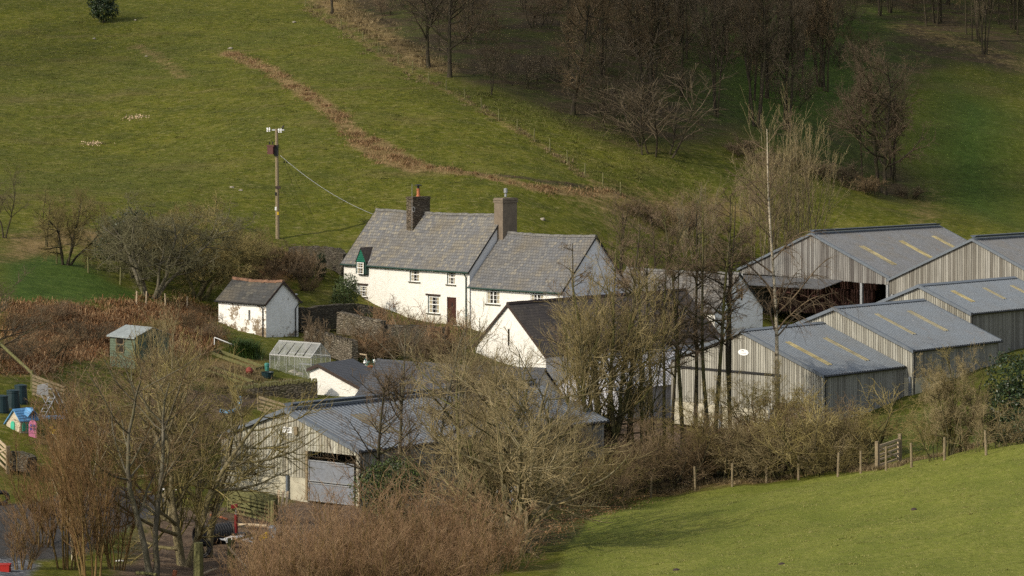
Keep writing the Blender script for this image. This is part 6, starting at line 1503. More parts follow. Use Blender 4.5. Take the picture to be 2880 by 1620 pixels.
# ------------------------------------------------------------------ utility pole
def pole():
    b = ground(781, 673); top = at(778, 362, b.y); root = thing('utility_pole', 'wooden utility pole with a maroon transformer and white insulators', 'pole', b)
    mb = MB(); mb.tube([b - UP * .5, b.lerp(top, .5), top], [.17, .15, .125], 10); mb.build('pole', M['wood'], root, True)
    mb = MB(); c = top - UP * .1; ax = Vector((.93, -.36, 0)); mb.bar(c - ax * .42, c + ax * .7, .1, .12); mb.build('crossarm', M['steel'], root)
    for s, zz in ((-.85, .12), (-.65, .14), (.22, .05), (.42, .06)):
        mb = MB(); p = c + ax * s + UP * (zz - .05); mb.lathe(p, [(.02, -.25), (.07, -.22), (.04, -.16), (.08, -.1), (.04, -.03), (.08, .02), (.03, .12)], 8); mb.build('insulator', M['white_paint'], root, True)
    mb = MB(); mb.bar(c - ax * .95 - UP * .1, c - ax * .42 - UP * .02, .04); mb.build('side_arm', M['black'], root)
    mb = MB(); mb.bar(c + ax * .5 + UP * .1, c + ax * .65 + UP * .36, .1); mb.build('fuse', M['black'], root)
    t = at(764, 423, b.y - .1); mb = MB(); mb.box(t + Vector((-.02, 0, 0)), .52, .5, .62, ax, Vector((.36, .93, 0))); mb.box(t + UP * .38, .66, .58, .14, ax, Vector((.36, .93, 0)))
    M['tx'] = plain('maroon_tank', (.085, .028, .022), .5); tr = mb.build('transformer', M['tx'], root)
    mb = MB(); mb.box(at(777, 423, b.y), .36, .36, .9); mb.build('bracket', M['black'], root)
    for s in (-.2, .1):
        m2 = MB(); m2.lathe(t + ax * s + UP * .5, [(.05, 0), (.07, .06), (.04, .1), (.06, .16), (.02, .24)], 7); m2.build('bushing', M['black'], tr)
    for y, m_, h in ((527, 'barge', .22), (545, 'black', .26), (584, 'white_paint', .14), (589, 'white_paint', .14), (600, 'yellow', .26)):
        mb = MB(); p = at(781 + (-5 if h < .2 or m_ == 'black' else 1), y, b.y); mb.box(p, .40 if y == 527 else .14, .36, h); mb.build('collar' if y == 527 else 'plate', M[m_], root)
    for (x, y) in ((867, 645), (897, 646)):
        mb = MB(); e = ground(x, y); mb.tube([top - UP * 1.0, e], .012, 4); mb.build('stay_wire', M['black'], root)
        m2 = MB(); m2.box((top - UP * 1.0).lerp(e, .24), .1, .1, .16); m2.build('stay_insulator', M['black'], root)
    a = at(788, 437, b.y - .05); e = h1.pt(h1.L, h1.h, h1.R.z + h1.rise * .88); mb = MB(); pts = []
    for i in range(17):
        s = i / 16; pts.append(a.lerp(e, s) - UP * .9 * 4 * s * (1 - s) * .55)
    mb.tube(pts, .017, 5); o = mb.build('service_cable', M['steel'], None); tag(o, 'pale sagging cable from the utility pole to the farmhouse roof', 'cable')
pole()
# ------------------------------------------------------------------ greenhouse
def m_greenglass(name, op, c):
    n = N(name, .15, .5); t = n.n('BsdfTransparent'); m = n.n('MixShader'); f = n.ramp(n.noise(n.obj(), 1.6, 4), [(.3, op * .7), (.7, min(1, op * 1.4))])
    n.put(m.inputs[0], f); n.t.links.new(t.outputs[0], m.inputs[1]); n.t.links.new(n.b.outputs[0], m.inputs[2]); n.col(c)
    n.t.links.new(m.outputs[0], n.t.nodes['Material Output'].inputs['Surface']); return n.m
M['gh_roof'] = m_greenglass('dusty_roof_glass', .36, (.45, .46, .45)); M['gh_wall'] = m_greenglass('greenhouse_glass', .16, (.42, .45, .40))
M['alu'] = plain('aluminium_bar', (.42, .42, .41), .4, .2, .05)
def greenhouse():
    h = house_px(at(875, 1006, 175.5), 759, 902, 966.5, 2.33, unit(-.78, .625), unit(.625, .78)); root = thing('greenhouse', 'aluminium greenhouse with dusty glass roof in the vegetable garden', 'greenhouse', h.pt(h.L / 2, h.h, h.base))
    W = h.h * 2; zr = h.R.z + h.rise; e = h.R.z; B = h.base - .05; nb = 5
    fr = MB()
    for a in (0, h.L):
        for bb in (0, W): fr.bar(h.pt(a, bb, B - .3), h.pt(a, bb, e), .05)
        fr.bar(h.pt(a, 0, e), h.pt(a, h.h, zr), .05); fr.bar(h.pt(a, W, e), h.pt(a, h.h, zr), .05)
        for k in (.25, .5, .75):
            fr.bar(h.pt(a, W * k, B), h.pt(a, W * k, e + h.rise * (1 - abs(k - .5) * 2)), .028)
        fr.bar(h.pt(a, 0, B + .02), h.pt(a, W, B + .02), .06); fr.bar(h.pt(a, .04, e - .02), h.pt(a, W - .04, e - .02), .028)
    for bb, z in ((0, e + .005), (W, e + .005), (h.h, zr + .005)): fr.bar(h.pt(-.02, bb, z), h.pt(h.L + .02, bb, z), .075)
    for bb in (0, W): fr.bar(h.pt(.03, bb, B + .03), h.pt(h.L - .03, bb, B + .03), .07)
    fr.build('frame', M['alu'], root)
    for k in range(1, nb):
        a = h.L * k / nb
        for b0, b1 in ((0, h.h), (W, h.h)):
            g_ = MB(); g_.bar(h.pt(a, b0, e + .06), h.pt(a, b1, zr - .03), .035); g_.build('roof_bar', M['black'] if b0 == 0 else M['alu'], root)
            g_ = MB(); g_.bar(h.pt(a, b0, B + .08), h.pt(a, b0, e - .04), .028); g_.build('wall_bar', M['alu'], root)
    for s, (a0, a1) in enumerate(((.2, 1.1), (h.L - .2, h.L - .9))):
        g_ = MB(); g_.bar(h.pt(a0, .04, B + .1), h.pt(a1, .04, e - .05), .03); g_.build('brace', M['alu'], root)
    g_ = MB()
    g_.face([h.pt(0, 0, e), h.pt(h.L, 0, e), h.pt(h.L, h.h, zr), h.pt(0, h.h, zr)]); g_.face([h.pt(0, W, e), h.pt(h.L, W, e), h.pt(h.L, h.h, zr), h.pt(0, h.h, zr)]); g_.build('roof_glass', M['gh_roof'], root)
    g_ = MB()
    for bb in (0, W): g_.face([h.pt(0, bb, B), h.pt(h.L, bb, B), h.pt(h.L, bb, e), h.pt(0, bb, e)])
    for a in (0, h.L): g_.face([h.pt(a, 0, B), h.pt(a, W, B), h.pt(a, W, e), h.pt(a, h.h, zr), h.pt(a, 0, e)])
    g_.build('wall_glass', M['gh_wall'], root)
    s = MB(); s.box(h.pt(h.L * .45, W - .5, B + .8), 1.1, .4, .05, h.u, h.v)
    for a in (.3, .6): s.bar(h.pt(h.L * a, W - .5, B), h.pt(h.L * a, W - .5, B + .78), .05)
    o = s.build('shelf', M['steel'], None); tag(o, 'metal shelf standing inside the greenhouse', 'shelf')
    for i, (a, bb, r) in enumerate(((.62, .7, .42), (.42, .6, .32))):
        me_c = h.pt(h.L * a, bb, B); m2 = MB(); m2.lathe(me_c, [(r, 0), (r * 1.05, r * .35), (r * .8, r * .8), (r * .3, r * 1.05)], 9); o = m2.build('sack', M['rock'], None, True); tag(o, ['larger pale sack slumped inside the greenhouse', 'smaller pale sack inside the greenhouse, right of the other'][i], 'sack')
    return h
gh = greenhouse()
# ------------------------------------------------------------------ garden shed
M['shed_green'] = plain('grey_green_shiplap', (.095, .125, .085), .7, 0, .15, 4); M['felt'] = plain('pale_roofing_felt', (.235, .262, .265), .85, 0, .2, 3)
def shed():
    h = house_px(at(378, 951, 160), 301, 431, 921.5, 4.75, unit(-.706, .708), unit(.708, .706)); root = thing('garden_shed', 'grey-green shiplap garden shed with a pale felt roof', 'shed', h.pt(h.L / 2, h.h, h.base))
    r = MB(); zr = h.R.z + h.rise; W = h.h * 2
    for b0 in (0, W): r.slab(h.pt(0, b0, h.R.z), h.pt(h.L, b0, h.R.z), h.pt(h.L, h.h, zr), h.pt(0, h.h, zr), UP * .03)
    r.slab(h.pt(-.01, 0, h.R.z + .03), h.pt(h.L + .01, 0, h.R.z + .03), h.pt(h.L + .01, -.02, h.R.z - .06), h.pt(-.01, -.02, h.R.z - .06), -h.v * .02)
    r.build('roof', M['felt'], root)
    i_ = .12; w = MB(); n_ = 12; z0, z1 = h.base - .3, h.R.z + .02
    k = h.rise / h.h
    for j in range(n_):
        za, zb = z0 + (z1 - z0) * j / n_, z0 + (z1 - z0) * (j + 1) / n_
        w.slab(h.pt(i_, i_, za), h.pt(h.L - i_, i_, za), h.pt(h.L - i_, i_ + .02, zb), h.pt(i_, i_ + .02, zb), h.v * .02)
        w.slab(h.pt(i_, i_ + .03, za), h.pt(i_, W - i_, za), h.pt(i_ + .02, W - i_, zb), h.pt(i_ + .02, i_ + .03, zb), h.u * .02)
    w.face([h.pt(i_ + .01, i_, z1), h.pt(i_ + .01, W - i_, z1), h.pt(i_ + .01, h.h, zr - .03)]); w.face([h.pt(h.L - i_, i_, z0), h.pt(h.L - i_, W - i_, z0), h.pt(h.L - i_, W - i_, z1), h.pt(h.L - i_, h.h, zr - .03), h.pt(h.L - i_, i_, z1)])
    w.face([h.pt(i_, W - i_, z0), h.pt(h.L - i_, W - i_, z0), h.pt(h.L - i_, W - i_, z1), h.pt(i_, W - i_, z1)]); w.build('wall', M['shed_green'], root)
    a1, a0 = reach(h.pt(0, i_, 0), h.u, 328), reach(h.pt(0, i_, 0), h.u, 349)
    for y0, y1 in ((950, 968), (973, 991)):
        zt_, zb_ = zat(h.pt(a0, 0, 0), y0), zat(h.pt(a0, 0, 0), y1); m2 = MB(); m2.slab(h.pt(a0, i_ - .02, zb_), h.pt(a1, i_ - .02, zb_), h.pt(a1, i_ - .02, zt_), h.pt(a0, i_ - .02, zt_), h.v * .01); wd = m2.build('window', M['glass'], root)
        m2 = MB()
        for a in (a0, a1): m2.bar(h.pt(a, i_ - .03, zb_), h.pt(a, i_ - .03, zt_), .05, .03, h.v)
        m2.bar(h.pt(a0, i_ - .03, zb_ - .03), h.pt(a1, i_ - .03, zb_ - .03), .03, .05); m2.build('frame', M['wood'], wd)
    m2 = MB(); b0, b1 = h.h - .35, h.h + .35; m2.slab(h.pt(i_ - .03, b0, z0 + .3), h.pt(i_ - .03, b1, z0 + .3), h.pt(i_ - .03, b1, z1), h.pt(i_ - .03, b0, z1), -h.u * .02); m2.build('door', M['green_paint'], root)
shed()
# ------------------------------------------------------------------ children's things
def playhouse():
    b = barn_from_px(at(57, 1182, 137.5), 41, 1154, 18, 86, 3.2); root = thing('playhouse', 'cream plastic playhouse with a sky-blue roof and pink arched door', 'playhouse', b.pt(b.w() / 2, b.len / 2, b.base)); W = b.w(); k = b.rise / b.wr; B = b.base - .1
    mb = MB(); g = [b.pt(0, 0, B), b.pt(W, 0, B), b.pt(W, 0, b.lz), b.pt(b.wr, 0, b.R.z + b.rise), b.pt(0, 0, b.R.z)]; g2 = [p + b.v * b.len * .75 for p in g]
    mb.face(g); mb.face(g2[::-1]); mb.face([g[4], g[0], g2[0], g2[4]]); mb.face([g[1], g[2], g2[2], g2[1]])
    for z in np.arange(B + .12, b.R.z, .12):
        mb.bar(b.pt(.02, -.004, z), b.pt(W - .02, -.004, z), .012); mb.bar(b.pt(-.004, .02, z), b.pt(-.004, b.len * .73, z), .012)
    mb.build('wall', M['cream'], root)
    r = MB(); ov = .1; zr = b.R.z + b.rise
    for a0, z0 in ((-ov, b.R.z - k * ov), (W + ov, b.lz - k * ov)):
        r.slab(b.pt(a0, -ov, z0), b.pt(a0, b.len + ov, z0), b.pt(b.wr, b.len + ov, zr + .02), b.pt(b.wr, -ov, zr + .02), UP * .06)
        for t in (.2, .4, .6, .8):
            p, s = b.pt(a0, -ov, z0).lerp(b.pt(b.wr, -ov, zr + .02), t) + UP * .065, b.pt(a0, b.len + ov, z0).lerp(b.pt(b.wr, b.len + ov, zr + .02), t) + UP * .065; r.bar(p, s, .03, .02)
    # little cross gable over the doorway side
    c = b.len * .72; zc = b.R.z + b.rise * .75
    for s_ in (-1, 1): r.slab(b.pt(-.14, c, zc + .1), b.pt(b.wr, c, zr + .05), b.pt(b.wr, c + s_ * .3, zr - .12), b.pt(-.14, c + s_ * .34, zc - .22), UP * .05)
    r.build('roof', M['blue'], root)
    def arch(P, a0, a1, z0, z1, nrm, mat, nm):
        am, rr = (a0 + a1) / 2, abs(a1 - a0) / 2; pts = [P(a0, z0), P(a1, z0)] + [P(am + (a1 - am) * math.cos(t), z1 - rr + rr * math.sin(t)) for t in np.linspace(0, math.pi, 9)]
        m2 = MB(); m2.prism(pts, [p + nrm * .03 for p in pts]); return m2.build(nm, M[mat], root)
    arch(lambda a, z: b.pt(a, -.01, z), W * .36, W * .66, B + .42, B + .86, -b.v, 'mint', 'shutter')
    for s0, s1 in ((.12, .3), (.42, .58)): arch(lambda a, z: b.pt(-.01, a, z), b.len * s0, b.len * s1, B + .38, B + .8, -b.u, 'mint', 'shutter')
    dp = at(92, 1175, 137.3); dr = unit(.8, -.3); d = arch(lambda a, z: Vector((dp.x, dp.y, 0)) + dr * a + UP * z, -.22, .24, B, B + .98, Vector((-.3, -.8, 0)).normalized(), 'pink', 'door')
    for i, (a, z) in enumerate(((-.08, .52), (.1, .52), (-.08, .7), (.1, .7))):
        m2 = MB(); m2.box(Vector((dp.x, dp.y, B + z)) + dr * a + Vector((-.3, -.8, 0)).normalized() * .036, .1, .012, .11, dr, Vector((-.3, -.8, 0)).normalized()); m2.build('pane', M['purple'], d)
playhouse()
for i, (x, d, h_, r_) in enumerate(((4, 141, .82, .42), (36, 142.5, .9, .40), (58, 144, .92, .40))):
    b = onground(x, d); root = thing('compost_bin', ['leftmost dark compost bin, cut by the left edge', 'middle dark teal compost bin above the playhouse', 'right dark compost bin, farthest from the left edge'][i], 'compost bin', b, group='compost bins above the playhouse')
    mb = MB(); mb.lathe(b, [(r_, -.1), (r_ * 1.0, .05), (r_ * .98, .08), (r_ * .8, h_ - .12), (r_ * .84, h_ - .1), (r_ * .82, h_ - .02)], 16); mb.build('body', M['bin'], root, True)
    mb = MB(); mb.lathe(b + UP * (h_ - .02), [(r_ * .86, 0), (r_ * .86, .04), (r_ * .3, .09), (.02, .09)], 16); mb.build('lid', M['bin'], root, True)
def climbing_frame():
    a = onground(150, 143.5); root = thing('tubular_frame', 'folded grey tubular frame leaning on the slatted fence', 'climbing frame', a)
    for s in (0, 1):
        mb = MB(); o_ = Vector((-.35 + s * .28, -.1 * s, 0)); pts = [a + o_ + Vector((.9, -.3, .05)), a + o_ + Vector((.3, 0, 1.15))] + [a + o_ + Vector((.3 - .33 + .33 * math.cos(t), 0, 1.15 + .2 * math.sin(t))) for t in np.linspace(.2, math.pi - .2, 6)] + [a + o_ + Vector((-.36, 0, 1.15)), a + o_ + Vector((.24, -.3, .05))]
        mb.tube(pts, .022, 5); mb.build('tube', M['steel'], root)
    b = onground(112, 141.5); root = thing('ladder', 'narrow blue-grey ladder lying up against the slatted fence', 'ladder', b)
    d = Vector((.45, 1.2, 1.1))
    for s in (-.16, .16):
        mb = MB(); mb.bar(b + Vector((s, 0, 0)), b + Vector((s, 0, 0)) + d, .05, .05); mb.build('stile', M['steel'], root)
    for k in range(7):
        mb = MB(); p = b + d * ((k + .5) / 7); mb.bar(p - Vector((.14, 0, 0)), p + Vector((.14, 0, 0)), .035); mb.build('rung', M['steel'], root)
    c = onground(150, 142.5); mb = MB(); mb.box(c + UP * .12, 1.4, .5, .14); o = mb.build('pad', M['blue'], None); o.name = 'blue_pad'; tag(o, 'flat blue pad on the grass below the slatted fence', 'pad')
    mb = MB(); q = random.Random(2); c = onground(118, 145) + UP * .7
    mb.slab(c + Vector((-.3, 0, -.3)), c + Vector((.35, 0, -.35)), c + Vector((.3, .05, .3)), c + Vector((-.25, .05, .2)), Vector((0, .04, 0))); M['dullcloth'] = plain('dull_grey_sheet', (.26, .26, .26), .8, 0, .3, 4); o = mb.build('sheeting', M['dullcloth'], None); tag(o, 'grey-white crumpled sheet hung on the slatted fence', 'sheet')
climbing_frame()
c = onground(152, 138.5); root = thing('ride_on_toy', 'small yellow ride-on toy among the orange osiers', 'toy', c)
mb = MB(); mb.box(c + UP * .28, .5, .26, .24, (1, 0, .1)); mb.box(c + Vector((-.12, 0, .45)), .14, .3, .2); mb.build('body', M['yellow'], root)
for sx in (-.18, .18):
    for sy in (-.15, .15):
        mb = MB(); p = c + Vector((sx, sy, .1)); mb.tube([p - Vector((0, .03, 0)), p + Vector((0, .03, 0))], .1, 10); mb.build('wheel', M['black'], root)
def sheet_mesh(name, label, cat, c, sx, sy, h, mat, seed, rz=0.0):
    rng = np.random.RandomState(seed); n = 18; U, Vv = np.meshgrid(np.linspace(-1, 1, n), np.linspace(-1, 1, n)); r = 1 + .25 * np.sin(3 * np.arctan2(Vv, U) + seed)
    z = np.zeros_like(U)
    for k in range(7):
        a, b2, ph = rng.uniform(-5, 5), rng.uniform(-5, 5), rng.uniform(0, 6); z += np.abs(np.sin(a * U + b2 * Vv + ph)) / (1.2 + .3 * k)
    z = z / z.max() * h * np.clip(1.25 - (U ** 2 + Vv ** 2) * .6, 0, 1); x, y = U * sx * r, Vv * sy * r; cr, sr = math.cos(rz), math.sin(rz)
    V = np.stack([(x * cr - y * sr).ravel(), (x * sr + y * cr).ravel(), z.ravel()], 1); i = (np.arange(n - 1)[:, None] * n + np.arange(n - 1)).ravel()
    o = link(name, np_mesh(name, V, np.stack([i, i + 1, i + n + 1, i + n], 1), mat, smooth=True), loc=c); tag(o, label, cat); return o
sheet_mesh('tarpaulin', 'strip of blue-purple tarpaulin lying beyond the orange osiers', 'tarpaulin', onground(268, 142) + UP * .05, .75, .3, .3, M['purple'], 2, -.4)
sheet_mesh('white_sheet', 'crumpled white sheet in front of the red log splitter', 'sheet', onground(668, 118) + UP * .25, .62, .35, .35, M['cloth'], 5, .1)
sheet_mesh('white_scrap', 'long scrap of white plastic lying behind the left foreground trees', 'sheet', onground(468, 132) + UP * .03, .45, .2, .15, M['cloth'], 8, .1)
sheet_mesh('white_scrap', 'tiny white scrap on the ground by the forked grey tree', 'sheet', onground(338, 113) + UP * .02, .16, .1, .06, M['cloth'], 9, .1)
for i, (x, d) in enumerate(((1398, 140), (1425, 140.5))):
    b = onground(x, d); mb = MB(); mb.lathe(b, [(.5, 0), (.56, .15), (.56, .85), (.48, 1.0), (.05, 1.02)], 14); o = mb.build('wrapped_bale', M['white_paint'], None, True); tag(o, ['left white-wrapped bale glimpsed through the wide bare tree', 'right white-wrapped bale glimpsed through the wide bare tree'][i], 'bale')
# blue pipe
mb = MB(); a_ = [onground(x, d) + UP * .12 for x, d in ((618, 157), (640, 157), (660, 157.5), (672, 158.5), (676, 160))]; a_[-1] += UP * .3; mb.tube(a_, .12, 9); o = mb.build('blue_pipe', M['bluepipe'], None, True); tag(o, 'curved length of pale blue pipe on the grass above the near barn', 'pipe')
# white low rail by the vegetable beds, vent pipe, white dome, tubs
mb = MB(); a_, b_ = onground(603, 181), onground(662, 181); mb.tube([a_ + UP * .55, b_ + UP * .45], .035, 6); mb.tube([a_, a_ + UP * .55], .03, 5); mb.tube([b_, b_ + UP * .45], .03, 5); o = mb.build('white_rail', M['white_paint'], None); tag(o, 'low white tubular rail left of the green rush clump', 'rail')
a_ = onground(833, 198); mb = MB(); mb.tube([a_ - UP * .2, a_ + UP * 1.9], .04, 7); mb.lathe(a_ + UP * 1.85, [(.03, 0), (.12, .08), (.12, .14), (.02, .18)], 8); o = mb.build('vent_pipe', M['steel'], None); tag(o, 'thin grey vent pipe with a cap beside the outbuilding', 'pipe')
a_ = onground(961, 205.5); mb = MB(); mb.lathe(a_, [(.24, -.05), (.22, .08), (.12, .18), (.02, .21)], 10); o = mb.build('white_cloche', M['white_paint'], None, True); tag(o, 'small white dome on the grass above the terrace wall', 'cloche')
a_ = onground(752, 174.5); mb = MB(); mb.lathe(a_, [(.34, -.05), (.4, .3), (.43, .34), (.38, .34), (.3, .1)], 14); o = mb.build('tub', M['bin'], None, True); tag(o, 'dark green tub at the corner of the greenhouse', 'tub')
a_ = onground(751, 176.5); mb = MB(); mb.lathe(a_, [(.13, 0), (.15, .25), (.17, .35), (.17, .45), (.13, .5), (.03, .52)], 14); o = mb.build('water_butt', M['teal'], None, True); tag(o, 'small turquoise butt standing against the greenhouse', 'water butt')
a_ = onground(701, 174.5); mb = MB(); mb.lathe(a_ + UP * .22, [(.02, -.25), (.17, -.18), (.24, 0), (.17, .18), (.02, .25)], 14); o = mb.build('ball', M['dullred'], None, True); tag(o, 'dull red ball among the vegetable beds', 'ball')
def bed(x0, x1, d, label):
    a, b = onground(x0, d), onground(x1, d - 1.5); mb = MB(); n = Vector((.4, 1.4, 0))
    for p, q in ((a, b), (b, b + n), (b + n, a + n), (a + n, a)): mb.bar(p + UP * .05, q + UP * .05, .04, .2)
    o = mb.build('raised_bed', M['wood_moss'], None); tag(o, label, 'raised bed')
bed(575, 690, 172, 'timber-edged vegetable bed in front of the red ball'); bed(595, 720, 178, 'timber-edged vegetable bed below the green rush clump')
b = onground(693, 180.5); o = blades('rush_clump', 'spiky dark green rush clump by the outbuilding', np.array([[b.x, b.y]]) + np.random.RandomState(3).normal(0, .38, (1500, 2)), LF['rush'], 1.25, .02, 3, .75, 'plant'); del o['kind']
b = onground(985, 186.5); o = blades('green_clump', 'bright green leafy clump below the terrace wall', np.array([[b.x, b.y]]) + np.random.RandomState(4).normal(0, .3, (900, 2)), LF['bay'], .5, .04, 4, 1.0, 'plant'); del o['kind']
# ------------------------------------------------------------------ wood-cutting corner
def splitter():
    b = onground(664, 121); root = thing('log_splitter', 'red upright log splitter on a black base behind the white sheet', 'log splitter', b)
    mb = MB(); mb.box(b + UP * .16, 1.3, .5, .14); mb.box(b + Vector((-.35, 0, .42)), .3, .35, .4); mb.build('base', M['black'], root)
    mb = MB(); M['dred'] = plain('dark_red_paint', (.16, .014, .014), .5); mb.tube([b + UP * .2, b + UP * 1.05], .08, 10); mb.build('ram', M['dred'], root, True)
    mb = MB(); mb.tube([b + UP * 1.05, b + UP * 1.36], .035, 7); mb.build('rod', M['steel'], root, True)
    mb = MB(); mb.box(b + Vector((-.08, 0, 1.42)), .3, .18, .16, (1, 0, .15)); mb.build('head', M['dred'], root)
    mb = MB(); mb.bar(b + Vector((.1, 0, .5)), b + Vector((.55, -.1, .62)), .05); mb.build('handle', M['black'], root)
    for s in (-.55, .55):
        mb = MB(); p = b + Vector((s, -.3, .15)); mb.tube([p, p + Vector((0, .08, 0))], .17, 12); mb.build('wheel', M['black'], root)
    c = onground(711, 120.5); root = thing('sawhorse', 'small brown timber sawhorse right of the red splitter', 'sawhorse', c)
    for s in (-.2, .2):
        for t in (-.2, .2):
            mb = MB(); mb.bar(c + Vector((s, t, 0)), c + Vector((s * .9, t * .3, .55)), .06); mb.build('leg', M['barge'], root)
    mb = MB(); mb.box(c + UP * .56, .55, .22, .08); mb.build('top', M['barge'], root)
    e = onground(757, 120); root = thing('engine', 'yellow and silver petrol machine beside the mossy gate post', 'machine', e)
    mb = MB(); mb.box(e + Vector((-.22, 0, .3)), .5, .4, .22, (.8, 0, .45), (0, 1, 0), (-.45, 0, .8)); mb.build('hood', M['yellow'], root)
    mb = MB(); mb.box(e + Vector((.12, 0, .45)), .4, .36, .4); mb.lathe(e + Vector((.1, 0, .62)), [(.16, 0), (.2, .06), (.14, .14)], 10); mb.build('engine_block', M['steel'], root)
    mb = MB(); mb.box(e + Vector((.42, 0, .32)), .3, .3, .3); mb.build('fuel_tank', M['black'], root)
splitter()
def roll():
    a = onground(600, 119) + UP * .42; d = Vector((.82, .5, .02)).normalized(); root = thing('netting_roll', 'big dark roll of wire netting left of the white sheet', 'roll', a - UP * .42)
    x = d.cross(UP).normalized(); 
    mb = MB(); pts = []
    for i in range(120):
        t = i / 119 * 6.28 * 5; r = .16 + .30 * i / 119; pts.append(a - d * .8 + x * r * math.cos(t) + UP * r * math.sin(t))
    for p, q in zip(pts, pts[1:]): mb.slab(p, q, q + d * 1.6, p + d * 1.6, UP * .004)
    for s in np.linspace(0, 1.6, 14):
        ring = [a - d * (.8 - s) + x * .47 * math.cos(t) + UP * .47 * math.sin(t) for t in np.linspace(0, 6.28, 25)]; mb.tube(ring, .012, 4, False)
    mb.build('netting', M['netting'], root)
    b = onground(572, 115.5) + UP * .4; mb = MB(); pts = [b + Vector((.34 * math.cos(t) * (1 - i / 200), .1 * math.sin(t * .5), .4 * math.sin(t) * (1 - i / 200))) for i, t in enumerate(np.linspace(0, 6.28 * 4, 90))]; mb.tube(pts, .03, 5); o = mb.build('wire_coil', M['netting'], None); tag(o, 'loose grey coil standing in front of the netting roll', 'coil')
roll()
def pole_log(x0, x1, d0, d1, r, label, mat='wood_pale', up=.12):
    a, b = onground(x0, d0) + UP * up, onground(x1, d1) + UP * (up + .05); mb = MB(); mb.tube([a, a.lerp(b, .5) + UP * .02, b], [r, r * .92, r * .8], 8); o = mb.build('log', M[mat], None, True); tag(o, label, 'log')
pole_log(668, 750, 124.5, 124, .075, 'long peeled pole lying below the hurdle stack')
pole_log(592, 640, 126, 125.5, .06, 'orange-brown cut pole left of the red splitter', 'terracotta')
pole_log(568, 610, 111, 112.5, .06, 'pale branch length leaning by the stout mossy trunk')
pole_log(384, 440, 109, 108, .07, 'mossy log on the bare earth under the forked grey tree', 'wood_moss')
a_ = onground(491, 109.5); mb = MB(); mb.tube([a_ + UP * .12 - Vector((.03, 0, .1)), a_ + UP * .14 + Vector((.03, 0, .18))], .09, 12); o = mb.build('drain_pipe', M['terracotta'], None); tag(o, 'short terracotta pipe lying between the two mossy trunks', 'pipe')
a_ = onground(6, 106.5); root = thing('crate', 'bright red plastic crate cut by the lower left edge', 'crate', a_); mb = MB()
for c, sx, sy in (((0, -.2), .62, .03), ((0, .2), .62, .03), ((-.3, 0), .03, .4), ((.3, 0), .03, .4)): mb.box(a_ + Vector((c[0], c[1], .15)), sx, sy, .28)
mb.box(a_ + UP * .03, .6, .4, .03); mb.build('body', M['red'], root)
mb = MB(); mb.box(a_ + UP * .3, .66, .46, .03); mb.build('rim', M['red'], root)
a_ = onground(4, 120.5); mb = MB(); ring = [a_ + UP * .32 + Vector((.26 * math.cos(t), .12 * math.cos(t), .26 * math.sin(t))) for t in np.linspace(0, 6.28, 22)]; mb.tube(ring, .1, 8, False); o = mb.build('tyre', M['black'], None, True); tag(o, 'black tyre standing at the left edge of the asphalt track', 'tyre')
# ------------------------------------------------------------------ stones and feed on the hill field
def rock(x, y, w, label, seed):
    b = ground(x, y); rng = np.random.RandomState(seed); n = 60; u = norm(rng.normal(0, 1, (n, 3))); r = 1 + .35 * rng.normal(0, .5, (n, 1)); V = u * r * np.array([w, w * .7, w * .5])
    import bmesh
    bm = bmesh.new()
    for v in V: bm.verts.new(v)
    bmesh.ops.convex_hull(bm, input=bm.verts)
    for v in [v for v in bm.verts if not v.link_faces]: bm.verts.remove(v)
    me = bpy.data.meshes.new('rock'); bm.to_mesh(me); bm.free(); me.materials.append(M['rock'])
    o = link('rock', me, loc=b + UP * w * .15, rz=seed); tag(o, label, 'rock')
for i, (x, y, w, l) in enumerate(((648, 139, .26, 'pale flat stone at the top of the brown ditch'), (266, 110, .22, 'small pale stone left of the faint bare strip on the hill'), (381, 58, .2, 'small pale stone right of the lone holly bush'), (411, 160, .16, 'tiny white stone beside the bare strip high on the hill'), (828, 65, .24, 'pale stone by the rough bank at the top of the field'), (1527, 620, .3, 'brown stone in the field behind the cottage wing'), (652, 531, .2, 'left one of two white stones left of the utility pole'), (677, 538, .18, 'right one of two white stones left of the utility pole'))): rock(x, y, w, l, i + 3)
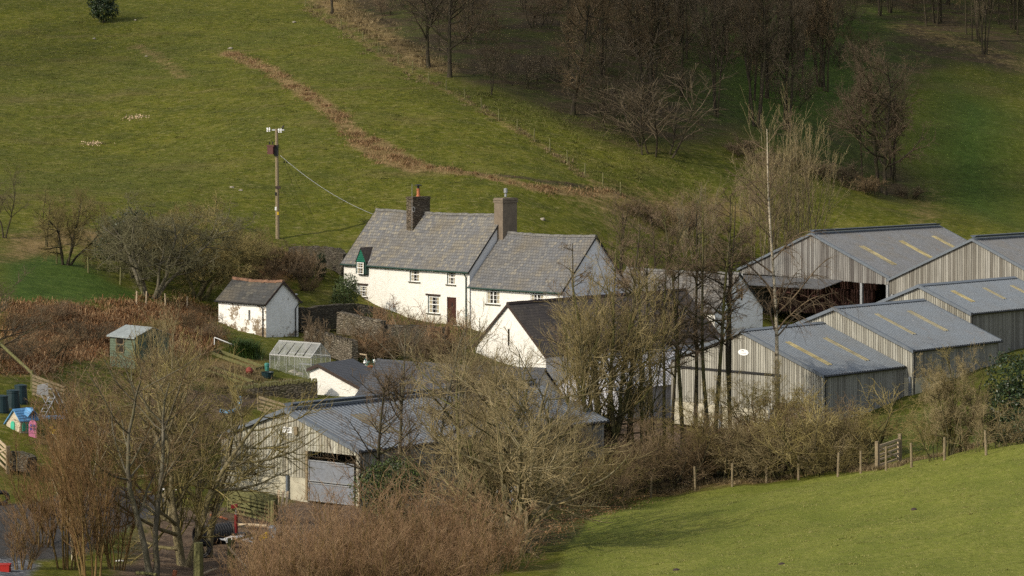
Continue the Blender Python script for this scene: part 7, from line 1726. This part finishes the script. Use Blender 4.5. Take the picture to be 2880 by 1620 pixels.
def feed(x, y, sx, sy, label, seed):
    b = ground(x, y); rng = np.random.RandomState(seed); n = 130; P = rng.normal(0, 1, (n, 2)) * np.array([sx, sy]) + np.array([b.x, b.y]); z = hz(P[:, 0], P[:, 1]) + .03
    c = np.concatenate([P, z[:, None]], 1); u = norm(rng.normal(0, 1, (n, 3))); v = norm(np.cross(u, rng.normal(0, 1, (n, 3)))); s = rng.uniform(.04, .1, (n, 1))
    V = np.stack([c - u * s, c - v * s, c + u * s, c + v * s], 1).reshape(-1, 3) + np.array([0, 0, .03]); o = link('scattered_feed', np_mesh('feed', V, np.arange(n * 4).reshape(-1, 4), M['feed'])); tag(o, label, 'feed', kind='stuff')
feed(376, 333, .75, .5, 'long pale patch of scattered feed on the hill field', 1); feed(262, 408, .5, .45, 'short pale patch of scattered feed on the hill field, nearer the trees', 2)

# ------------------------------------------------------------------ unseen cloud puffs, added up the sun line to shade wood and hill corner
def shade_cloud():
    n = N('unseen_shade_cloud', 1, 0); t = n.n('BsdfTransparent'); m = n.n('MixShader'); m.inputs[0].default_value = .15; n.col((.8, .8, .8))
    n.t.links.new(t.outputs[0], m.inputs[1]); n.t.links.new(n.b.outputs[0], m.inputs[2]); n.t.links.new(m.outputs[0], n.t.nodes['Material Output'].inputs['Surface'])
    import bmesh
    rng = np.random.RandomState(9); bm = bmesh.new(); bmesh.ops.create_icosphere(bm, subdivisions=2, radius=1); sv = np.array([v.co for v in bm.verts]); sf = np.array([[v.index for v in f.verts] for f in bm.faces]); bm.free()
    G = np.concatenate([scatter_poly([(1330,60),(1520,200),(1750,300),(2050,360),(2300,470),(2520,500),(2580,330),(2700,200),(2950,190),(2950,-150),(1250,-150)], 64, 31), scatter_poly([(-250,-150),(420,-150),(330,60),(150,200),(-250,380)], 12, 32)])
    Vs, Ts = [], []
    for i, (x, y) in enumerate(G):
        c = np.array([x, y, gz(x, y)]) + np.array(sun_dir) * rng.uniform(250, 310); s = rng.uniform(9, 20) if i < 64 else rng.uniform(8, 14)
        Ts.append(sf + len(sv) * i); Vs.append(c + sv * (1 + .2 * np.sin(sv[:, [1]] * 5 + i)) * np.array([s, s, s * .5]))
    o = link('shade_cloud', np_mesh('shade_cloud', np.concatenate(Vs), None, n.m, T=np.concatenate(Ts), smooth=True)); tag(o, kind='structure')
shade_cloud()

for i, (x, y) in enumerate(((2199, 1588), (2571, 1434), (1902, 1606))):
    b = ground(x, y); mb = MB(); mb.lathe(b, [(.14, -.02), (.12, .04), (.05, .07), (.01, .08)], 9); o = mb.build('clod', M['barge'], None, True); tag(o, 'small dark brown clod lying on the near field', 'clod', 'brown clods on the near field')
